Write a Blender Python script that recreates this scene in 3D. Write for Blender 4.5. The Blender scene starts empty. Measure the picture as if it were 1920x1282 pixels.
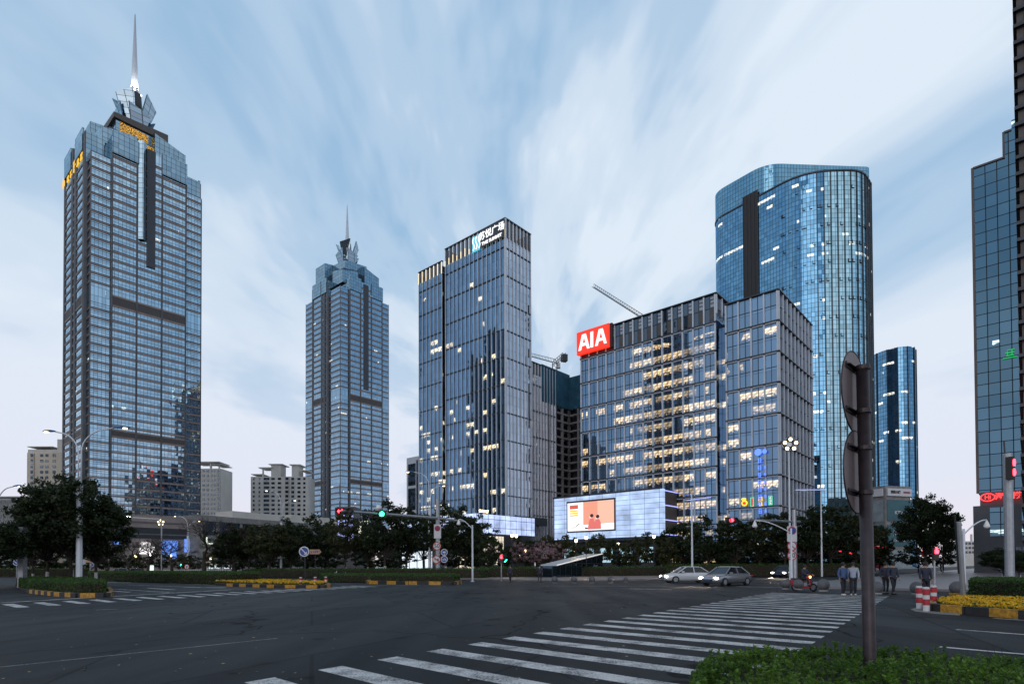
import bpy, math, random
from mathutils import Matrix, Vector, noise
S = bpy.context.scene
COL = S.collection
R = math.radians
# ---------------------------------------------------------------- camera
F = 1110.0; CX = 960.0; CY = 1042.6; EYE = 1.6
CAMM = Matrix.Rotation(R(90.9), 3, 'X') @ Matrix.Rotation(R(-0.25), 3, 'Z')
cd = bpy.data.cameras.new('camera'); cam = bpy.data.objects.new('camera', cd); COL.objects.link(cam)
cam.matrix_world = Matrix.Translation((0, 0, EYE)) @ CAMM.to_4x4()
cd.sensor_width = 36; cd.lens = 36 * F / 1920; cd.shift_y = (CY - 641) / 1920
cd.clip_start = 0.1; cd.clip_end = 6000
S.camera = cam
# ---------------------------------------------------------------- world and sun
SUN_EL, SUN_AZ = R(8), R(196)
wd = bpy.data.worlds.new('World'); S.world = wd; wd.use_nodes = True
nt = wd.node_tree; N = nt.nodes; L = nt.links; N.clear()
def nd(tree, typ, **kw):
    n = tree.nodes.new(typ)
    for k, v in kw.items(): setattr(n, k, v)
    return n
def mth(tree, op, a, b=None, c=None, clamp=False):
    n = tree.nodes.new('ShaderNodeMath'); n.operation = op; n.use_clamp = clamp
    for i, x in enumerate((a, b, c)):
        if x is None: continue
        if isinstance(x, (int, float)): n.inputs[i].default_value = x
        else: tree.links.new(x, n.inputs[i])
    return n.outputs[0]
def ramp(tree, fac, stops, interp='LINEAR'):
    n = tree.nodes.new('ShaderNodeValToRGB'); tree.links.new(fac, n.inputs[0])
    cr = n.color_ramp; cr.interpolation = interp
    while len(cr.elements) < len(stops): cr.elements.new(0.5)
    for e, (p, c) in zip(cr.elements, stops):
        e.position = p; e.color = (c[0], c[1], c[2], 1) if not isinstance(c, (int, float)) else (c, c, c, 1)
    return n.outputs[0]
def mixc(tree, fac, a, b):
    n = tree.nodes.new('ShaderNodeMix'); n.data_type = 'RGBA'
    for s, x in ((0, fac), (6, a), (7, b)):
        if isinstance(x, (int, float)): n.inputs[s].default_value = x
        elif isinstance(x, tuple): n.inputs[s].default_value = (*x[:3], 1)
        else: tree.links.new(x, n.inputs[s])
    return n.outputs[2]
def comb(tree, x, y, z=0.0):
    n = tree.nodes.new('ShaderNodeCombineXYZ')
    for i, s in enumerate((x, y, z)):
        if isinstance(s, (int, float)): n.inputs[i].default_value = s
        else: tree.links.new(s, n.inputs[i])
    return n.outputs[0]
def noi(tree, vec, scale, detail=3, rough=.5, dist=0.0):
    n = tree.nodes.new('ShaderNodeTexNoise'); tree.links.new(vec, n.inputs['Vector'])
    n.inputs['Scale'].default_value = scale; n.inputs['Detail'].default_value = detail
    n.inputs['Roughness'].default_value = rough; n.inputs['Distortion'].default_value = dist
    return n.outputs[0]
sky = nd(nt, 'ShaderNodeTexSky', sky_type='NISHITA', sun_disc=False)
sky.sun_elevation = SUN_EL; sky.sun_rotation = SUN_AZ; sky.altitude = 0; sky.air_density = 1.0; sky.dust_density = 0.6; sky.ozone_density = 3.0
tc = nd(nt, 'ShaderNodeTexCoord'); sx = nd(nt, 'ShaderNodeSeparateXYZ'); L.new(tc.outputs['Generated'], sx.inputs[0])
# long-exposure cloud bands all stream from one point low in the sky: angle round that point, distance from it
PV = Vector((0.04, 0.965, 0.23)).normalized(); PX_ = PV.cross(Vector((0, 0, 1))).normalized(); PZ_ = PX_.cross(PV)
def dotc(v):
    n = nd(nt, 'ShaderNodeVectorMath', operation='DOT_PRODUCT'); L.new(tc.outputs['Generated'], n.inputs[0]); n.inputs[1].default_value = tuple(v); return n.outputs['Value']
du, dv_, dw = dotc(PX_), dotc(PZ_), dotc(PV)
rr = mth(nt, 'SQRT', mth(nt, 'ADD', mth(nt, 'ADD', mth(nt, 'MULTIPLY', du, du), mth(nt, 'MULTIPLY', dv_, dv_)), .004))
cu, cv = mth(nt, 'DIVIDE', du, rr), mth(nt, 'DIVIDE', dv_, rr)
rho = mth(nt, 'LOGARITHM', mth(nt, 'DIVIDE', rr, mth(nt, 'ADD', dw, 1.15)), 2.718)
wob = nd(nt, 'ShaderNodeTexNoise'); L.new(tc.outputs['Generated'], wob.inputs['Vector']); wob.inputs['Scale'].default_value = 1.6; wob.inputs['Detail'].default_value = 2
wv = nd(nt, 'ShaderNodeVectorMath', operation='SUBTRACT'); L.new(wob.outputs['Color'], wv.inputs[0]); wv.inputs[1].default_value = (.5, .5, .5)
def polar(s_, t_, w_, off):
    c = comb(nt, mth(nt, 'MULTIPLY', cu, s_), mth(nt, 'MULTIPLY', cv, s_), mth(nt, 'MULTIPLY', rho, t_))
    k = nd(nt, 'ShaderNodeVectorMath', operation='SCALE'); L.new(wv.outputs[0], k.inputs[0]); k.inputs['Scale'].default_value = w_
    q = nd(nt, 'ShaderNodeVectorMath', operation='ADD'); L.new(c, q.inputs[0]); L.new(k.outputs[0], q.inputs[1])
    q2 = nd(nt, 'ShaderNodeVectorMath', operation='ADD'); L.new(q.outputs[0], q2.inputs[0]); q2.inputs[1].default_value = (off, off * .7, off * 1.3); return q2.outputs[0]
n1 = noi(nt, polar(3.2, 1.7, 1.8, 4.3), 1.0, 4, .52)
n2 = noi(nt, polar(1.1, .8, 1.0, 5.9), 1.0, 3, .5)
n3 = noi(nt, polar(9.0, 2.6, 2.5, 2.2), 1.0, 3, .55)
cl = mth(nt, 'ADD', mth(nt, 'ADD', mth(nt, 'MULTIPLY', n1, .48), mth(nt, 'MULTIPLY', n2, .40)), mth(nt, 'MULTIPLY', n3, .12))
mask = ramp(nt, cl, [(.37, 0.05), (.45, .32), (.53, .74), (.61, 1.0)], 'EASE')
# low cloud closes towards the horizon
hz = ramp(nt, sx.outputs[2], [(0.0, 1.0), (.10, .85), (.42, .0)], 'EASE')
mask2 = mth(nt, 'ADD', mask, mth(nt, 'MULTIPLY', hz, .55), clamp=True)
skyc = nd(nt, 'ShaderNodeVectorMath', operation='MULTIPLY'); L.new(sky.outputs[0], skyc.inputs[0]); skyc.inputs[1].default_value = (1.0, 1.0, 1.0)
skm = nd(nt, 'ShaderNodeVectorMath', operation='MINIMUM'); L.new(skyc.outputs[0], skm.inputs[0]); skm.inputs[1].default_value = (9, 9, 9)
bluegap = mixc(nt, .90, skm.outputs[0], (2.9, 4.65, 6.65))
cloudc = ramp(nt, mth(nt, 'MULTIPLY', sx.outputs[2], 1.0), [(0.0, (.74, .67, .73)), (.12, (.66, .69, .79)), (.40, (.64, .72, .81)), (1.0, (.64, .725, .82))])
cc = nd(nt, 'ShaderNodeVectorMath', operation='SCALE'); L.new(cloudc, cc.inputs[0]); cc.inputs['Scale'].default_value = 10.0
col = mixc(nt, mask2, bluegap, cc.outputs[0])
bg = nd(nt, 'ShaderNodeBackground'); dim = ramp(nt, sx.outputs[2], [(.72, 1.0), (.90, .22)]); dmx = nd(nt, 'ShaderNodeVectorMath', operation='MULTIPLY'); L.new(col, dmx.inputs[0]); L.new(dim, dmx.inputs[1]); L.new(dmx.outputs[0], bg.inputs[0]); bg.inputs[1].default_value = 0.1
wo = nd(nt, 'ShaderNodeOutputWorld'); L.new(bg.outputs[0], wo.inputs[0])
sl = bpy.data.lights.new('sun', 'SUN'); sl.energy = 0.5; sl.angle = R(45); sl.color = (1.0, .86, .78)
so = bpy.data.objects.new('sun', sl); COL.objects.link(so)
_d = Vector((math.sin(SUN_AZ) * math.cos(R(12)), math.cos(SUN_AZ) * math.cos(R(12)), math.sin(R(12))))
so.rotation_euler = _d.to_track_quat('Z', 'Y').to_euler()
S.view_settings.view_transform = 'Standard'; S.view_settings.look = 'None'
S.view_settings.exposure = 0.22; S.view_settings.gamma = 1; S.view_settings.use_curve_mapping = False
S.render.engine = 'CYCLES'; S.cycles.max_bounces = 6; S.cycles.use_denoising = True
S.cycles.sample_clamp_indirect = 4.0

# ---------------------------------------------------------------- helpers
def ray(px, py): return CAMM @ Vector(((px - CX) / F, -(py - CY) / F, -1))
def at(px, py, Y):
    v = ray(px, py); t = Y / v.y
    return Vector((v.x * t, Y, EYE + v.z * t))
def gp(px, py, z=0.0):
    v = ray(px, py); t = (z - EYE) / v.z
    return Vector((v.x * t, v.y * t, z))
AV = Vector((-0.7513, 0.6600)); BV = Vector((0.6600, 0.7513))   # the street grid: A runs away to the left, B away to the right
def V2(v): return Vector((v[0], v[1]))
def v3(p, z): return Vector((p[0], p[1], z))

class MB:
    def __init__(s): s.v = []; s.f = []; s.uv = []; s.mi = []
    def face(s, pts, uv=None, m=0):
        b = len(s.v); s.v += [tuple(p) for p in pts]; s.f.append(tuple(range(b, b + len(pts))))
        s.uv += uv if uv else [(0, 0)] * len(pts); s.mi.append(m)
    def hexa(s, lo, hi, m=0):
        n = len(lo); b = len(s.v); s.v += [tuple(p) for p in lo] + [tuple(p) for p in hi]
        s.f.append(tuple(b + i for i in reversed(range(n)))); s.uv += [(0, 0)] * n; s.mi.append(m)
        s.f.append(tuple(b + n + i for i in range(n))); s.uv += [(0, 0)] * n; s.mi.append(m)
        u = 0
        for i in range(n):
            j = (i + 1) % n; l = (Vector(lo[i]) - Vector(lo[j])).length
            s.f.append((b + i, b + j, b + n + j, b + n + i))
            s.uv += [(u, lo[i][2]), (u + l, lo[j][2]), (u + l, hi[j][2]), (u, hi[i][2])]; s.mi.append(m); u += l
    def prism(s, poly, z0, z1, m=0): s.hexa([v3(p, z0) for p in poly], [v3(p, z1) for p in poly], m)
    def fb(s, O, d, n, u0, u1, o0, o1, z0, z1, m=0):
        P = [O + d * u0 + n * o0, O + d * u1 + n * o0, O + d * u1 + n * o1, O + d * u0 + n * o1]
        s.prism(P, z0, z1, m)
    def box(s, c, hx, hy, z0, z1, ang=0, m=0):
        ca, sa = math.cos(ang), math.sin(ang)
        s.prism([(c[0] + ca * x - sa * y, c[1] + sa * x + ca * y) for x, y in ((-hx, -hy), (hx, -hy), (hx, hy), (-hx, hy))], z0, z1, m)
    def beam(s, p0, p1, w, h=None, m=0, up=(0, 0, 1)):
        p0 = Vector(p0); p1 = Vector(p1); h = h or w
        d = (p1 - p0).normalized(); u = Vector(up)
        if abs(d.dot(u)) > .95: u = Vector((1, 0, 0))
        x = d.cross(u).normalized() * w / 2; y = x.cross(d).normalized() * h / 2
        s.hexa([p0 - x - y, p0 + x - y, p0 + x + y, p0 - x + y], [p1 - x - y, p1 + x - y, p1 + x + y, p1 - x + y], m)
    def tube(s, pts, rad, n=8, m=0, caps=True):
        pts = [Vector(p) for p in pts]
        if isinstance(rad, (int, float)): rad = [rad] * len(pts)
        rings = []; b = len(s.v); pu = None
        for i, p in enumerate(pts):
            d = (pts[min(i + 1, len(pts) - 1)] - pts[max(i - 1, 0)]).normalized()
            u = pu if pu is not None else (Vector((0, 0, 1)) if abs(d.z) < .9 else Vector((1, 0, 0)))
            x = d.cross(u)
            if x.length < 1e-4: x = d.cross(Vector((0, 1, .1)))
            x.normalize(); y = x.cross(d).normalized(); pu = y
            for k in range(n):
                a = 2 * math.pi * k / n; s.v.append(tuple(p + (x * math.cos(a) + y * math.sin(a)) * rad[i]))
        for i in range(len(pts) - 1):
            for k in range(n):
                a, c = b + i * n + k, b + i * n + (k + 1) % n
                s.f.append((a, c, c + n, a + n)); s.uv += [(0, 0)] * 4; s.mi.append(m)
        if caps:
            s.f.append(tuple(b + k for k in reversed(range(n)))); s.uv += [(0, 0)] * n; s.mi.append(m)
            e = b + (len(pts) - 1) * n
            s.f.append(tuple(e + k for k in range(n))); s.uv += [(0, 0)] * n; s.mi.append(m)
    def lathe(s, c, prof, n=16, m=0):   # prof (r, z)
        b = len(s.v)
        for r, z in prof:
            for k in range(n):
                a = 2 * math.pi * k / n; s.v.append((c[0] + r * math.cos(a), c[1] + r * math.sin(a), c[2] + z))
        for i in range(len(prof) - 1):
            for k in range(n):
                a, d = b + i * n + k, b + i * n + (k + 1) % n
                s.f.append((a, d, d + n, a + n)); s.uv += [(0, 0)] * 4; s.mi.append(m)
    def disc(s, c, nrm, r, t, n=24, m=0, rx=None):   # flat coin facing nrm
        c = Vector(c); nrm = Vector(nrm).normalized()
        x = nrm.cross(Vector((0, 0, 1)))
        x = x.normalized() if x.length > 1e-3 else Vector((1, 0, 0)); y = x.cross(nrm)
        P = [c + x * math.cos(2 * math.pi * k / n) * (rx or r) + y * math.sin(2 * math.pi * k / n) * r for k in range(n)]
        s.hexa([p - nrm * t / 2 for p in P], [p + nrm * t / 2 for p in P], m)
    def build(s, name, mats, parent=None, smooth=False):
        me = bpy.data.meshes.new(name); me.from_pydata(s.v, [], s.f)
        ul = me.uv_layers.new(name='UVMap'); flat = [c for t in s.uv for c in t]; ul.data.foreach_set('uv', flat)
        if not isinstance(mats, (list, tuple)): mats = [mats]
        for m in mats: me.materials.append(m)
        me.polygons.foreach_set('material_index', s.mi)
        if smooth: me.polygons.foreach_set('use_smooth', [True] * len(s.f))
        me.update(); o = bpy.data.objects.new(name, me); COL.objects.link(o)
        if parent: o.parent = parent
        return o
def tag(o, label=None, cat=None, group=None, kind=None):
    for k, v in (('label', label), ('category', cat), ('group', group), ('kind', kind)):
        if v: o[k] = v
    return o
def thing(name, loc, label, cat, group=None, rz=0):
    o = bpy.data.objects.new(name, None); COL.objects.link(o); o.location = loc; o.rotation_euler = (0, 0, rz)
    o.empty_display_size = .3
    return tag(o, label, cat, group)
def kids(o): return [c for c in COL.objects if c.parent == o]
def copy_tree(o, parent=None, pairs=None):
    c = o.copy(); COL.objects.link(c); c.parent = parent
    for ch in (pairs if pairs is not None else kids(o)): copy_tree(ch, c)
    return c
def curve_text(name, body, size, mat, parent=None, loc=(0, 0, 0), d=(1, 0), depth=.03, align='CENTER', bold=0.0, tilt=0.0, sx=1.0):
    """raised lettering standing upright, reading along the ground direction d"""
    t = bpy.data.curves.new(name, 'FONT'); t.body = body; t.size = size; t.align_x = align; t.align_y = 'CENTER'; t.extrude = depth; t.offset = bold
    t.resolution_u = 3
    tmp = bpy.data.objects.new('tmp', t); COL.objects.link(tmp)
    dg = bpy.context.evaluated_depsgraph_get(); me = bpy.data.meshes.new_from_object(tmp.evaluated_get(dg))
    bpy.data.objects.remove(tmp); me.materials.clear(); me.materials.append(mat)
    X = Vector((d[0], d[1], 0)).normalized(); Z = Vector((0, 0, 1)); Y = Z.cross(X)   # letter normal = X x up
    M = Matrix(((X.x * sx, 0, -Y.x, loc[0]), (X.y * sx, 0, -Y.y, loc[1]), (0, 1, 0, loc[2]), (0, 0, 0, 1)))
    me.transform(M); o = bpy.data.objects.new(name, me); COL.objects.link(o)
    if parent: o.parent = parent
    return o
# ---------------------------------------------------------------- materials
def newmat(name):
    m = bpy.data.materials.new(name); m.use_nodes = True
    return m, m.node_tree, m.node_tree.nodes['Principled BSDF']
def pbr(name, c, rough=.6, metal=0.0, var=.18, scale=1.2, bump=0.0, bscale=30, spec=.5):
    m, t, b = newmat(name)
    g = nd(t, 'ShaderNodeNewGeometry').outputs['Position']
    f = noi(t, g, scale, 4, .6)
    lo = tuple(x * (1 - var) for x in c); hi = tuple(min(1, x * (1 + var)) for x in c)
    t.links.new(ramp(t, f, [(.3, lo), (.7, hi)]), b.inputs['Base Color'])
    b.inputs['Roughness'].default_value = rough; b.inputs['Metallic'].default_value = metal
    b.inputs['Specular IOR Level'].default_value = spec
    if bump:
        bp = nd(t, 'ShaderNodeBump'); t.links.new(noi(t, g, bscale, 3), bp.inputs['Height']); bp.inputs['Strength'].default_value = bump
        bp.inputs['Distance'].default_value = .02; t.links.new(bp.outputs[0], b.inputs['Normal'])
    return m
def emit(name, c, st, base=(.02, .02, .02)):
    m, t, b = newmat(name); b.inputs['Base Color'].default_value = (*base, 1)
    b.inputs['Emission Color'].default_value = (*c, 1); b.inputs['Emission Strength'].default_value = st
    return m
def glass(name, tint=(.5, .68, .8), refl=.35, pw=1.5, ph=1.4, lw=.10, line=(.03, .035, .04), tilt=.02, wave=.006, dark=(.012, .02, .028),
          lit=None, fh=4.0, run=.07, seed=1.0, litv=(.45, .95), lum=1.0, litc=(1.0, .80, .48), tintvar=.12, lh=None, gate=None):
    """curtain wall: reflective panes with joints every pw x ph metres, each pane a hair out of true; lit = share of lit rooms"""
    m, t, b = newmat(name); t.nodes.remove(b); K = t.links
    uv = nd(t, 'ShaderNodeUVMap'); sp = nd(t, 'ShaderNodeSeparateXYZ'); K.new(uv.outputs[0], sp.inputs[0]); u, v = sp.outputs[0], sp.outputs[1]
    pu, pv = mth(t, 'DIVIDE', u, pw), mth(t, 'DIVIDE', v, ph)
    fu, fv = mth(t, 'FRACT', pu), mth(t, 'FRACT', pv); iu, iv = mth(t, 'FLOOR', pu), mth(t, 'FLOOR', pv)
    ln = mth(t, 'MAXIMUM', mth(t, 'LESS_THAN', fu, lw / pw), mth(t, 'LESS_THAN', fv, (lh or lw) / ph))
    wn = nd(t, 'ShaderNodeTexWhiteNoise', noise_dimensions='3D'); K.new(comb(t, iu, iv, seed), wn.inputs[0])
    ge = nd(t, 'ShaderNodeNewGeometry')
    def vm(op, a, bb=None, s=None):
        n = nd(t, 'ShaderNodeVectorMath', operation=op); K.new(a, n.inputs[0])
        if bb is not None:
            if isinstance(bb, tuple): n.inputs[1].default_value = bb
            else: K.new(bb, n.inputs[1])
        if s is not None: n.inputs['Scale'].default_value = s
        return n.outputs[0]
    jit = vm('SCALE', vm('SUBTRACT', wn.outputs['Color'], (.5, .5, .5)), s=tilt)
    nz = nd(t, 'ShaderNodeTexNoise'); K.new(uv.outputs[0], nz.inputs['Vector']); nz.inputs['Scale'].default_value = .55; nz.inputs['Detail'].default_value = 2
    wav = vm('SCALE', vm('SUBTRACT', nz.outputs['Color'], (.5, .5, .5)), s=wave * 4)
    nrm = vm('NORMALIZE', vm('ADD', vm('ADD', ge.outputs['Normal'], jit), wav))
    gl = nd(t, 'ShaderNodeBsdfGlossy'); gl.inputs['Roughness'].default_value = .02; K.new(nrm, gl.inputs['Normal'])
    tv = mixc(t, wn.outputs['Value'], tuple(x * (1 - tintvar) for x in tint), tuple(min(1, x * (1 + tintvar)) for x in tint))
    K.new(tv, gl.inputs[0])
    df = nd(t, 'ShaderNodeBsdfDiffuse'); df.inputs[0].default_value = (*dark, 1)
    lwt = nd(t, 'ShaderNodeLayerWeight'); lwt.inputs[0].default_value = .5
    fr = mth(t, 'POWER', lwt.outputs['Facing'], 4.0)
    fac = mth(t, 'ADD', mth(t, 'MULTIPLY', fr, 1 - refl), refl, clamp=True)
    mx = nd(t, 'ShaderNodeMixShader'); K.new(fac, mx.inputs[0]); K.new(df.outputs[0], mx.inputs[1]); K.new(gl.outputs[0], mx.inputs[2])
    sh = mx.outputs[0]
    if lit is not None:
        fl = mth(t, 'DIVIDE', v, fh); ifl = mth(t, 'FLOOR', fl); g = mth(t, 'FRACT', fl)
        rn = noi(t, comb(t, mth(t, 'MULTIPLY', u, run), mth(t, 'MULTIPLY', ifl, 3.37), seed * 5.1), 1.0, 2)
        room = nd(t, 'ShaderNodeTexWhiteNoise', noise_dimensions='3D'); K.new(comb(t, mth(t, 'FLOOR', mth(t, 'DIVIDE', u, pw * 2)), ifl, seed + 9), room.inputs[0])
        pane = nd(t, 'ShaderNodeTexWhiteNoise', noise_dimensions='3D'); K.new(comb(t, iu, ifl, seed + 19), pane.inputs[0])
        sc = mth(t, 'ADD', mth(t, 'MULTIPLY', rn, 1.0), mth(t, 'MULTIPLY', mth(t, 'SUBTRACT', room.outputs[0], .5), .35))
        if gate: # keep the lamps to a band of the facade u0..u1 and v0..v1
            band = mth(t, 'MULTIPLY', ramp(t, mth(t, 'DIVIDE', u, gate[3]), gate[0]), 1.0)
            bv = ramp(t, mth(t, 'DIVIDE', v, gate[4]), gate[1])
            sc = mth(t, 'ADD', sc, mth(t, 'MULTIPLY', mth(t, 'SUBTRACT', mth(t, 'MULTIPLY', band, bv), .5), gate[2]))
        on = mth(t, 'GREATER_THAN', sc, 1 - lit)
        tt = mth(t, 'DIVIDE', mth(t, 'SUBTRACT', g, litv[0]), litv[1] - litv[0])          # 0 at desk height, 1 at the ceiling edge
        zone = mth(t, 'MULTIPLY', mth(t, 'GREATER_THAN', tt, 0.0), mth(t, 'LESS_THAN', tt, 1.0))
        cn = nd(t, 'ShaderNodeTexNoise'); K.new(comb(t, mth(t, 'MULTIPLY', u, 1.1), mth(t, 'MULTIPLY', v, 1.6), seed), cn.inputs['Vector']); cn.inputs['Scale'].default_value = 1.0; cn.inputs['Detail'].default_value = 3
        see = ramp(t, mth(t, 'ADD', mth(t, 'MULTIPLY', tt, .55), cn.outputs[0]), [(.60, 0.0), (.70, 1.0)])        # desks, people and blinds against the light
        row = ramp(t, mth(t, 'FRACT', mth(t, 'MULTIPLY', tt, 3.0)), [(.30, .30), (.42, 1.0), (.60, 1.0), (.72, .30)])
        dash = ramp(t, mth(t, 'FRACT', mth(t, 'ADD', mth(t, 'DIVIDE', u, 1.9), mth(t, 'MULTIPLY', tt, 1.3))), [(.2, .25), (.3, 1.0), (.8, 1.0), (.9, .25)])
        clut = mth(t, 'MULTIPLY', see, mth(t, 'ADD', .38, mth(t, 'MULTIPLY', mth(t, 'MULTIPLY', row, dash), 1.25)))
        e = mth(t, 'MULTIPLY', mth(t, 'MULTIPLY', on, zone), mth(t, 'MULTIPLY', clut, mth(t, 'ADD', mth(t, 'MULTIPLY', mth(t, 'POWER', room.outputs[0], 1.5), .8), .22)))
        e = mth(t, 'MULTIPLY', e, mth(t, 'SUBTRACT', 1.0, ln))
        em = nd(t, 'ShaderNodeEmission')
        K.new(mixc(t, pane.outputs[0], litc, (litc[0], min(1, litc[1] * 1.12), min(1, litc[2] * 1.5))), em.inputs[0]); K.new(mth(t, 'MULTIPLY', e, lum), em.inputs[1])
        ad = nd(t, 'ShaderNodeAddShader'); K.new(sh, ad.inputs[0]); K.new(em.outputs[0], ad.inputs[1]); sh = ad.outputs[0]
    mu = nd(t, 'ShaderNodeBsdfPrincipled'); mu.inputs['Base Color'].default_value = (*line, 1); mu.inputs['Roughness'].default_value = .45; mu.inputs['Metallic'].default_value = .3
    m2 = nd(t, 'ShaderNodeMixShader'); K.new(ln, m2.inputs[0]); K.new(sh, m2.inputs[1]); K.new(mu.outputs[0], m2.inputs[2])
    K.new(m2.outputs[0], t.nodes['Material Output'].inputs[0])
    return m
def leafmat(name, c1, c2, tr=.25):
    m, t, b = newmat(name)
    g = nd(t, 'ShaderNodeNewGeometry')
    f = mth(t, 'ADD', mth(t, 'MULTIPLY', noi(t, g.outputs['Position'], .9, 2), .7), mth(t, 'MULTIPLY', g.outputs['Random Per Island'], .45))
    t.links.new(ramp(t, f, [(.30, c1), (.62, tuple((x + y) / 2 for x, y in zip(c1, c2))), (.80, c2), (.86, (c2[0] * 1.2, c2[1] * .75, c2[2]))]), b.inputs['Base Color']); b.inputs['Roughness'].default_value = .5
    b.inputs['Specular IOR Level'].default_value = .35
    tl = nd(t, 'ShaderNodeBsdfTranslucent'); tl.inputs[0].default_value = (*[x * 1.3 for x in c2], 1)
    mx = nd(t, 'ShaderNodeMixShader'); mx.inputs[0].default_value = tr
    t.links.new(b.outputs[0], mx.inputs[1]); t.links.new(tl.outputs[0], mx.inputs[2]); t.links.new(mx.outputs[0], t.nodes['Material Output'].inputs[0])
    return m
M = {}
def nd_bw(t, c):
    n = t.nodes.new('ShaderNodeRGBToBW'); t.links.new(c, n.inputs[0]); return n.outputs[0]
def asphalt():
    m, t, b = newmat('asphalt'); g = nd(t, 'ShaderNodeNewGeometry').outputs['Position']
    fine = noi(t, g, 45, 4, .7); big = noi(t, g, .16, 4, .6, .6)
    mp = nd(t, 'ShaderNodeMapping'); t.links.new(g, mp.inputs[0]); mp.inputs['Rotation'].default_value = (0, 0, R(-41)); mp.inputs['Scale'].default_value = (1.2, .07, 1)
    trk = noi(t, mp.outputs[0], .55, 3, .5)
    c = ramp(t, fine, [(.3, (.005, .007, .0095)), (.55, (.013, .0165, .021)), (.75, (.040, .046, .053))])
    k = ramp(t, mth(t, 'ADD', mth(t, 'MULTIPLY', big, .55), mth(t, 'MULTIPLY', trk, .45)), [(.36, (.42, .42, .44)), (.46, (.80, .80, .82)), (.54, (1.05, 1.05, 1.05)), (.64, (1.5, 1.46, 1.42))])
    def rot(a_, sx_, sy_):
        q = nd(t, 'ShaderNodeMapping'); t.links.new(g, q.inputs[0]); q.inputs['Rotation'].default_value = (0, 0, R(a_)); q.inputs['Scale'].default_value = (sx_, sy_, 1); return q.outputs[0]
    wrp = nd(t, 'ShaderNodeVectorMath', operation='ADD'); t.links.new(rot(-41, .11, .11), wrp.inputs[0])
    wn_ = nd(t, 'ShaderNodeTexNoise'); t.links.new(g, wn_.inputs['Vector']); wn_.inputs['Scale'].default_value = .5; wsc = nd(t, 'ShaderNodeVectorMath', operation='SCALE'); t.links.new(wn_.outputs['Color'], wsc.inputs[0]); wsc.inputs['Scale'].default_value = .35; t.links.new(wsc.outputs[0], wrp.inputs[1])
    vo = nd(t, 'ShaderNodeTexVoronoi', feature='DISTANCE_TO_EDGE'); t.links.new(wrp.outputs[0], vo.inputs['Vector']); vo.inputs['Scale'].default_value = 1.0
    crack = ramp(t, vo.outputs['Distance'], [(.003, .30), (.008, 1.0)])
    br = nd(t, 'ShaderNodeTexBrick'); t.links.new(rot(-41, .09, .035), br.inputs['Vector']); br.inputs['Color1'].default_value = (.82, .82, .84, 1); br.inputs['Color2'].default_value = (1.15, 1.14, 1.12, 1); br.inputs['Mortar'].default_value = (.6, .6, .62, 1); br.inputs['Mortar Size'].default_value = .0025; br.inputs['Scale'].default_value = 1.0
    oil = ramp(t, noi(t, g, 1.1, 2, .5), [(.25, .45), (.36, 1.0)])
    for extra in (crack, br.outputs['Color'], oil):
        z = nd(t, 'ShaderNodeVectorMath', operation='MULTIPLY'); t.links.new(k, z.inputs[0]); t.links.new(extra, z.inputs[1]); k = z.outputs[0]
    mm = nd(t, 'ShaderNodeVectorMath', operation='MULTIPLY'); t.links.new(c, mm.inputs[0]); t.links.new(k, mm.inputs[1])
    t.links.new(mm.outputs[0], b.inputs['Base Color'])
    t.links.new(ramp(t, big, [(.3, .55), (.7, .78)]), b.inputs['Roughness']); spk = mth(t, 'MULTIPLY', nd_bw(t, k), .30, clamp=True); t.links.new(spk, b.inputs['Specular IOR Level'])
    bp = nd(t, 'ShaderNodeBump'); t.links.new(fine, bp.inputs['Height']); bp.inputs['Strength'].default_value = .5; bp.inputs['Distance'].default_value = .01
    t.links.new(bp.outputs[0], b.inputs['Normal'])
    return m
M['asphalt'] = asphalt()
def paintmat():
    m, t, b = newmat('road_paint'); g = nd(t, 'ShaderNodeNewGeometry').outputs['Position']
    f = mth(t, 'ADD', mth(t, 'MULTIPLY', noi(t, g, 26, 4, .7), .55), mth(t, 'MULTIPLY', noi(t, g, 1.7, 3, .6), .45))
    t.links.new(ramp(t, f, [(.40, (.04, .04, .045)), (.47, (.34, .34, .35)), (.52, (.62, .62, .62)), (.7, (.78, .78, .78))]), b.inputs['Base Color']); b.inputs['Roughness'].default_value = .6
    return m
M['paint'] = paintmat()
M['pave'] = pbr('paving', (.19, .165, .17), .42, var=.3, scale=.8, bump=.2)
M['concrete'] = pbr('concrete', (.22, .215, .21), .8, var=.25, scale=.6, bump=.2)
M['kerb'] = pbr('kerb_stone', (.2, .2, .2), .8, var=.3, scale=3)
M['yellow'] = pbr('yellow_paint', (.42, .21, .02), .6, var=.55, scale=9)
M['black'] = pbr('black_paint', (.02, .018, .018), .6, var=.4, scale=4)
M['darkmetal'] = pbr('dark_metal', (.04, .04, .045), .45, .6)
M['grey_steel'] = pbr('galvanised_steel', (.34, .36, .39), .42, .75, var=.12, scale=3)
M['whitepole'] = pbr('white_enamel', (.62, .66, .72), .4, .1, var=.08, scale=2)
M['white'] = pbr('white_paint', (.78, .78, .78), .5, var=.06)
M['red'] = pbr('red_paint', (.5, .02, .03), .45, var=.15, scale=5)
M['blue'] = pbr('blue_sign', (.01, .06, .30), .45, var=.08)
M['signwhite'] = pbr('sign_white', (.6, .6, .62), .5, var=.05)
M['signred'] = pbr('sign_red', (.42, .02, .03), .5, var=.05)
M['signblack'] = pbr('sign_black', (.015, .015, .015), .5, var=.05)
M['stone'] = pbr('brown_granite', (.25, .19, .165), .55, var=.2, scale=.25)
M['stonegrey'] = pbr('grey_granite', (.14, .145, .16), .45, var=.2, scale=.25)
M['louver'] = pbr('louver', (.085, .075, .07), .6, var=.2)
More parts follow.
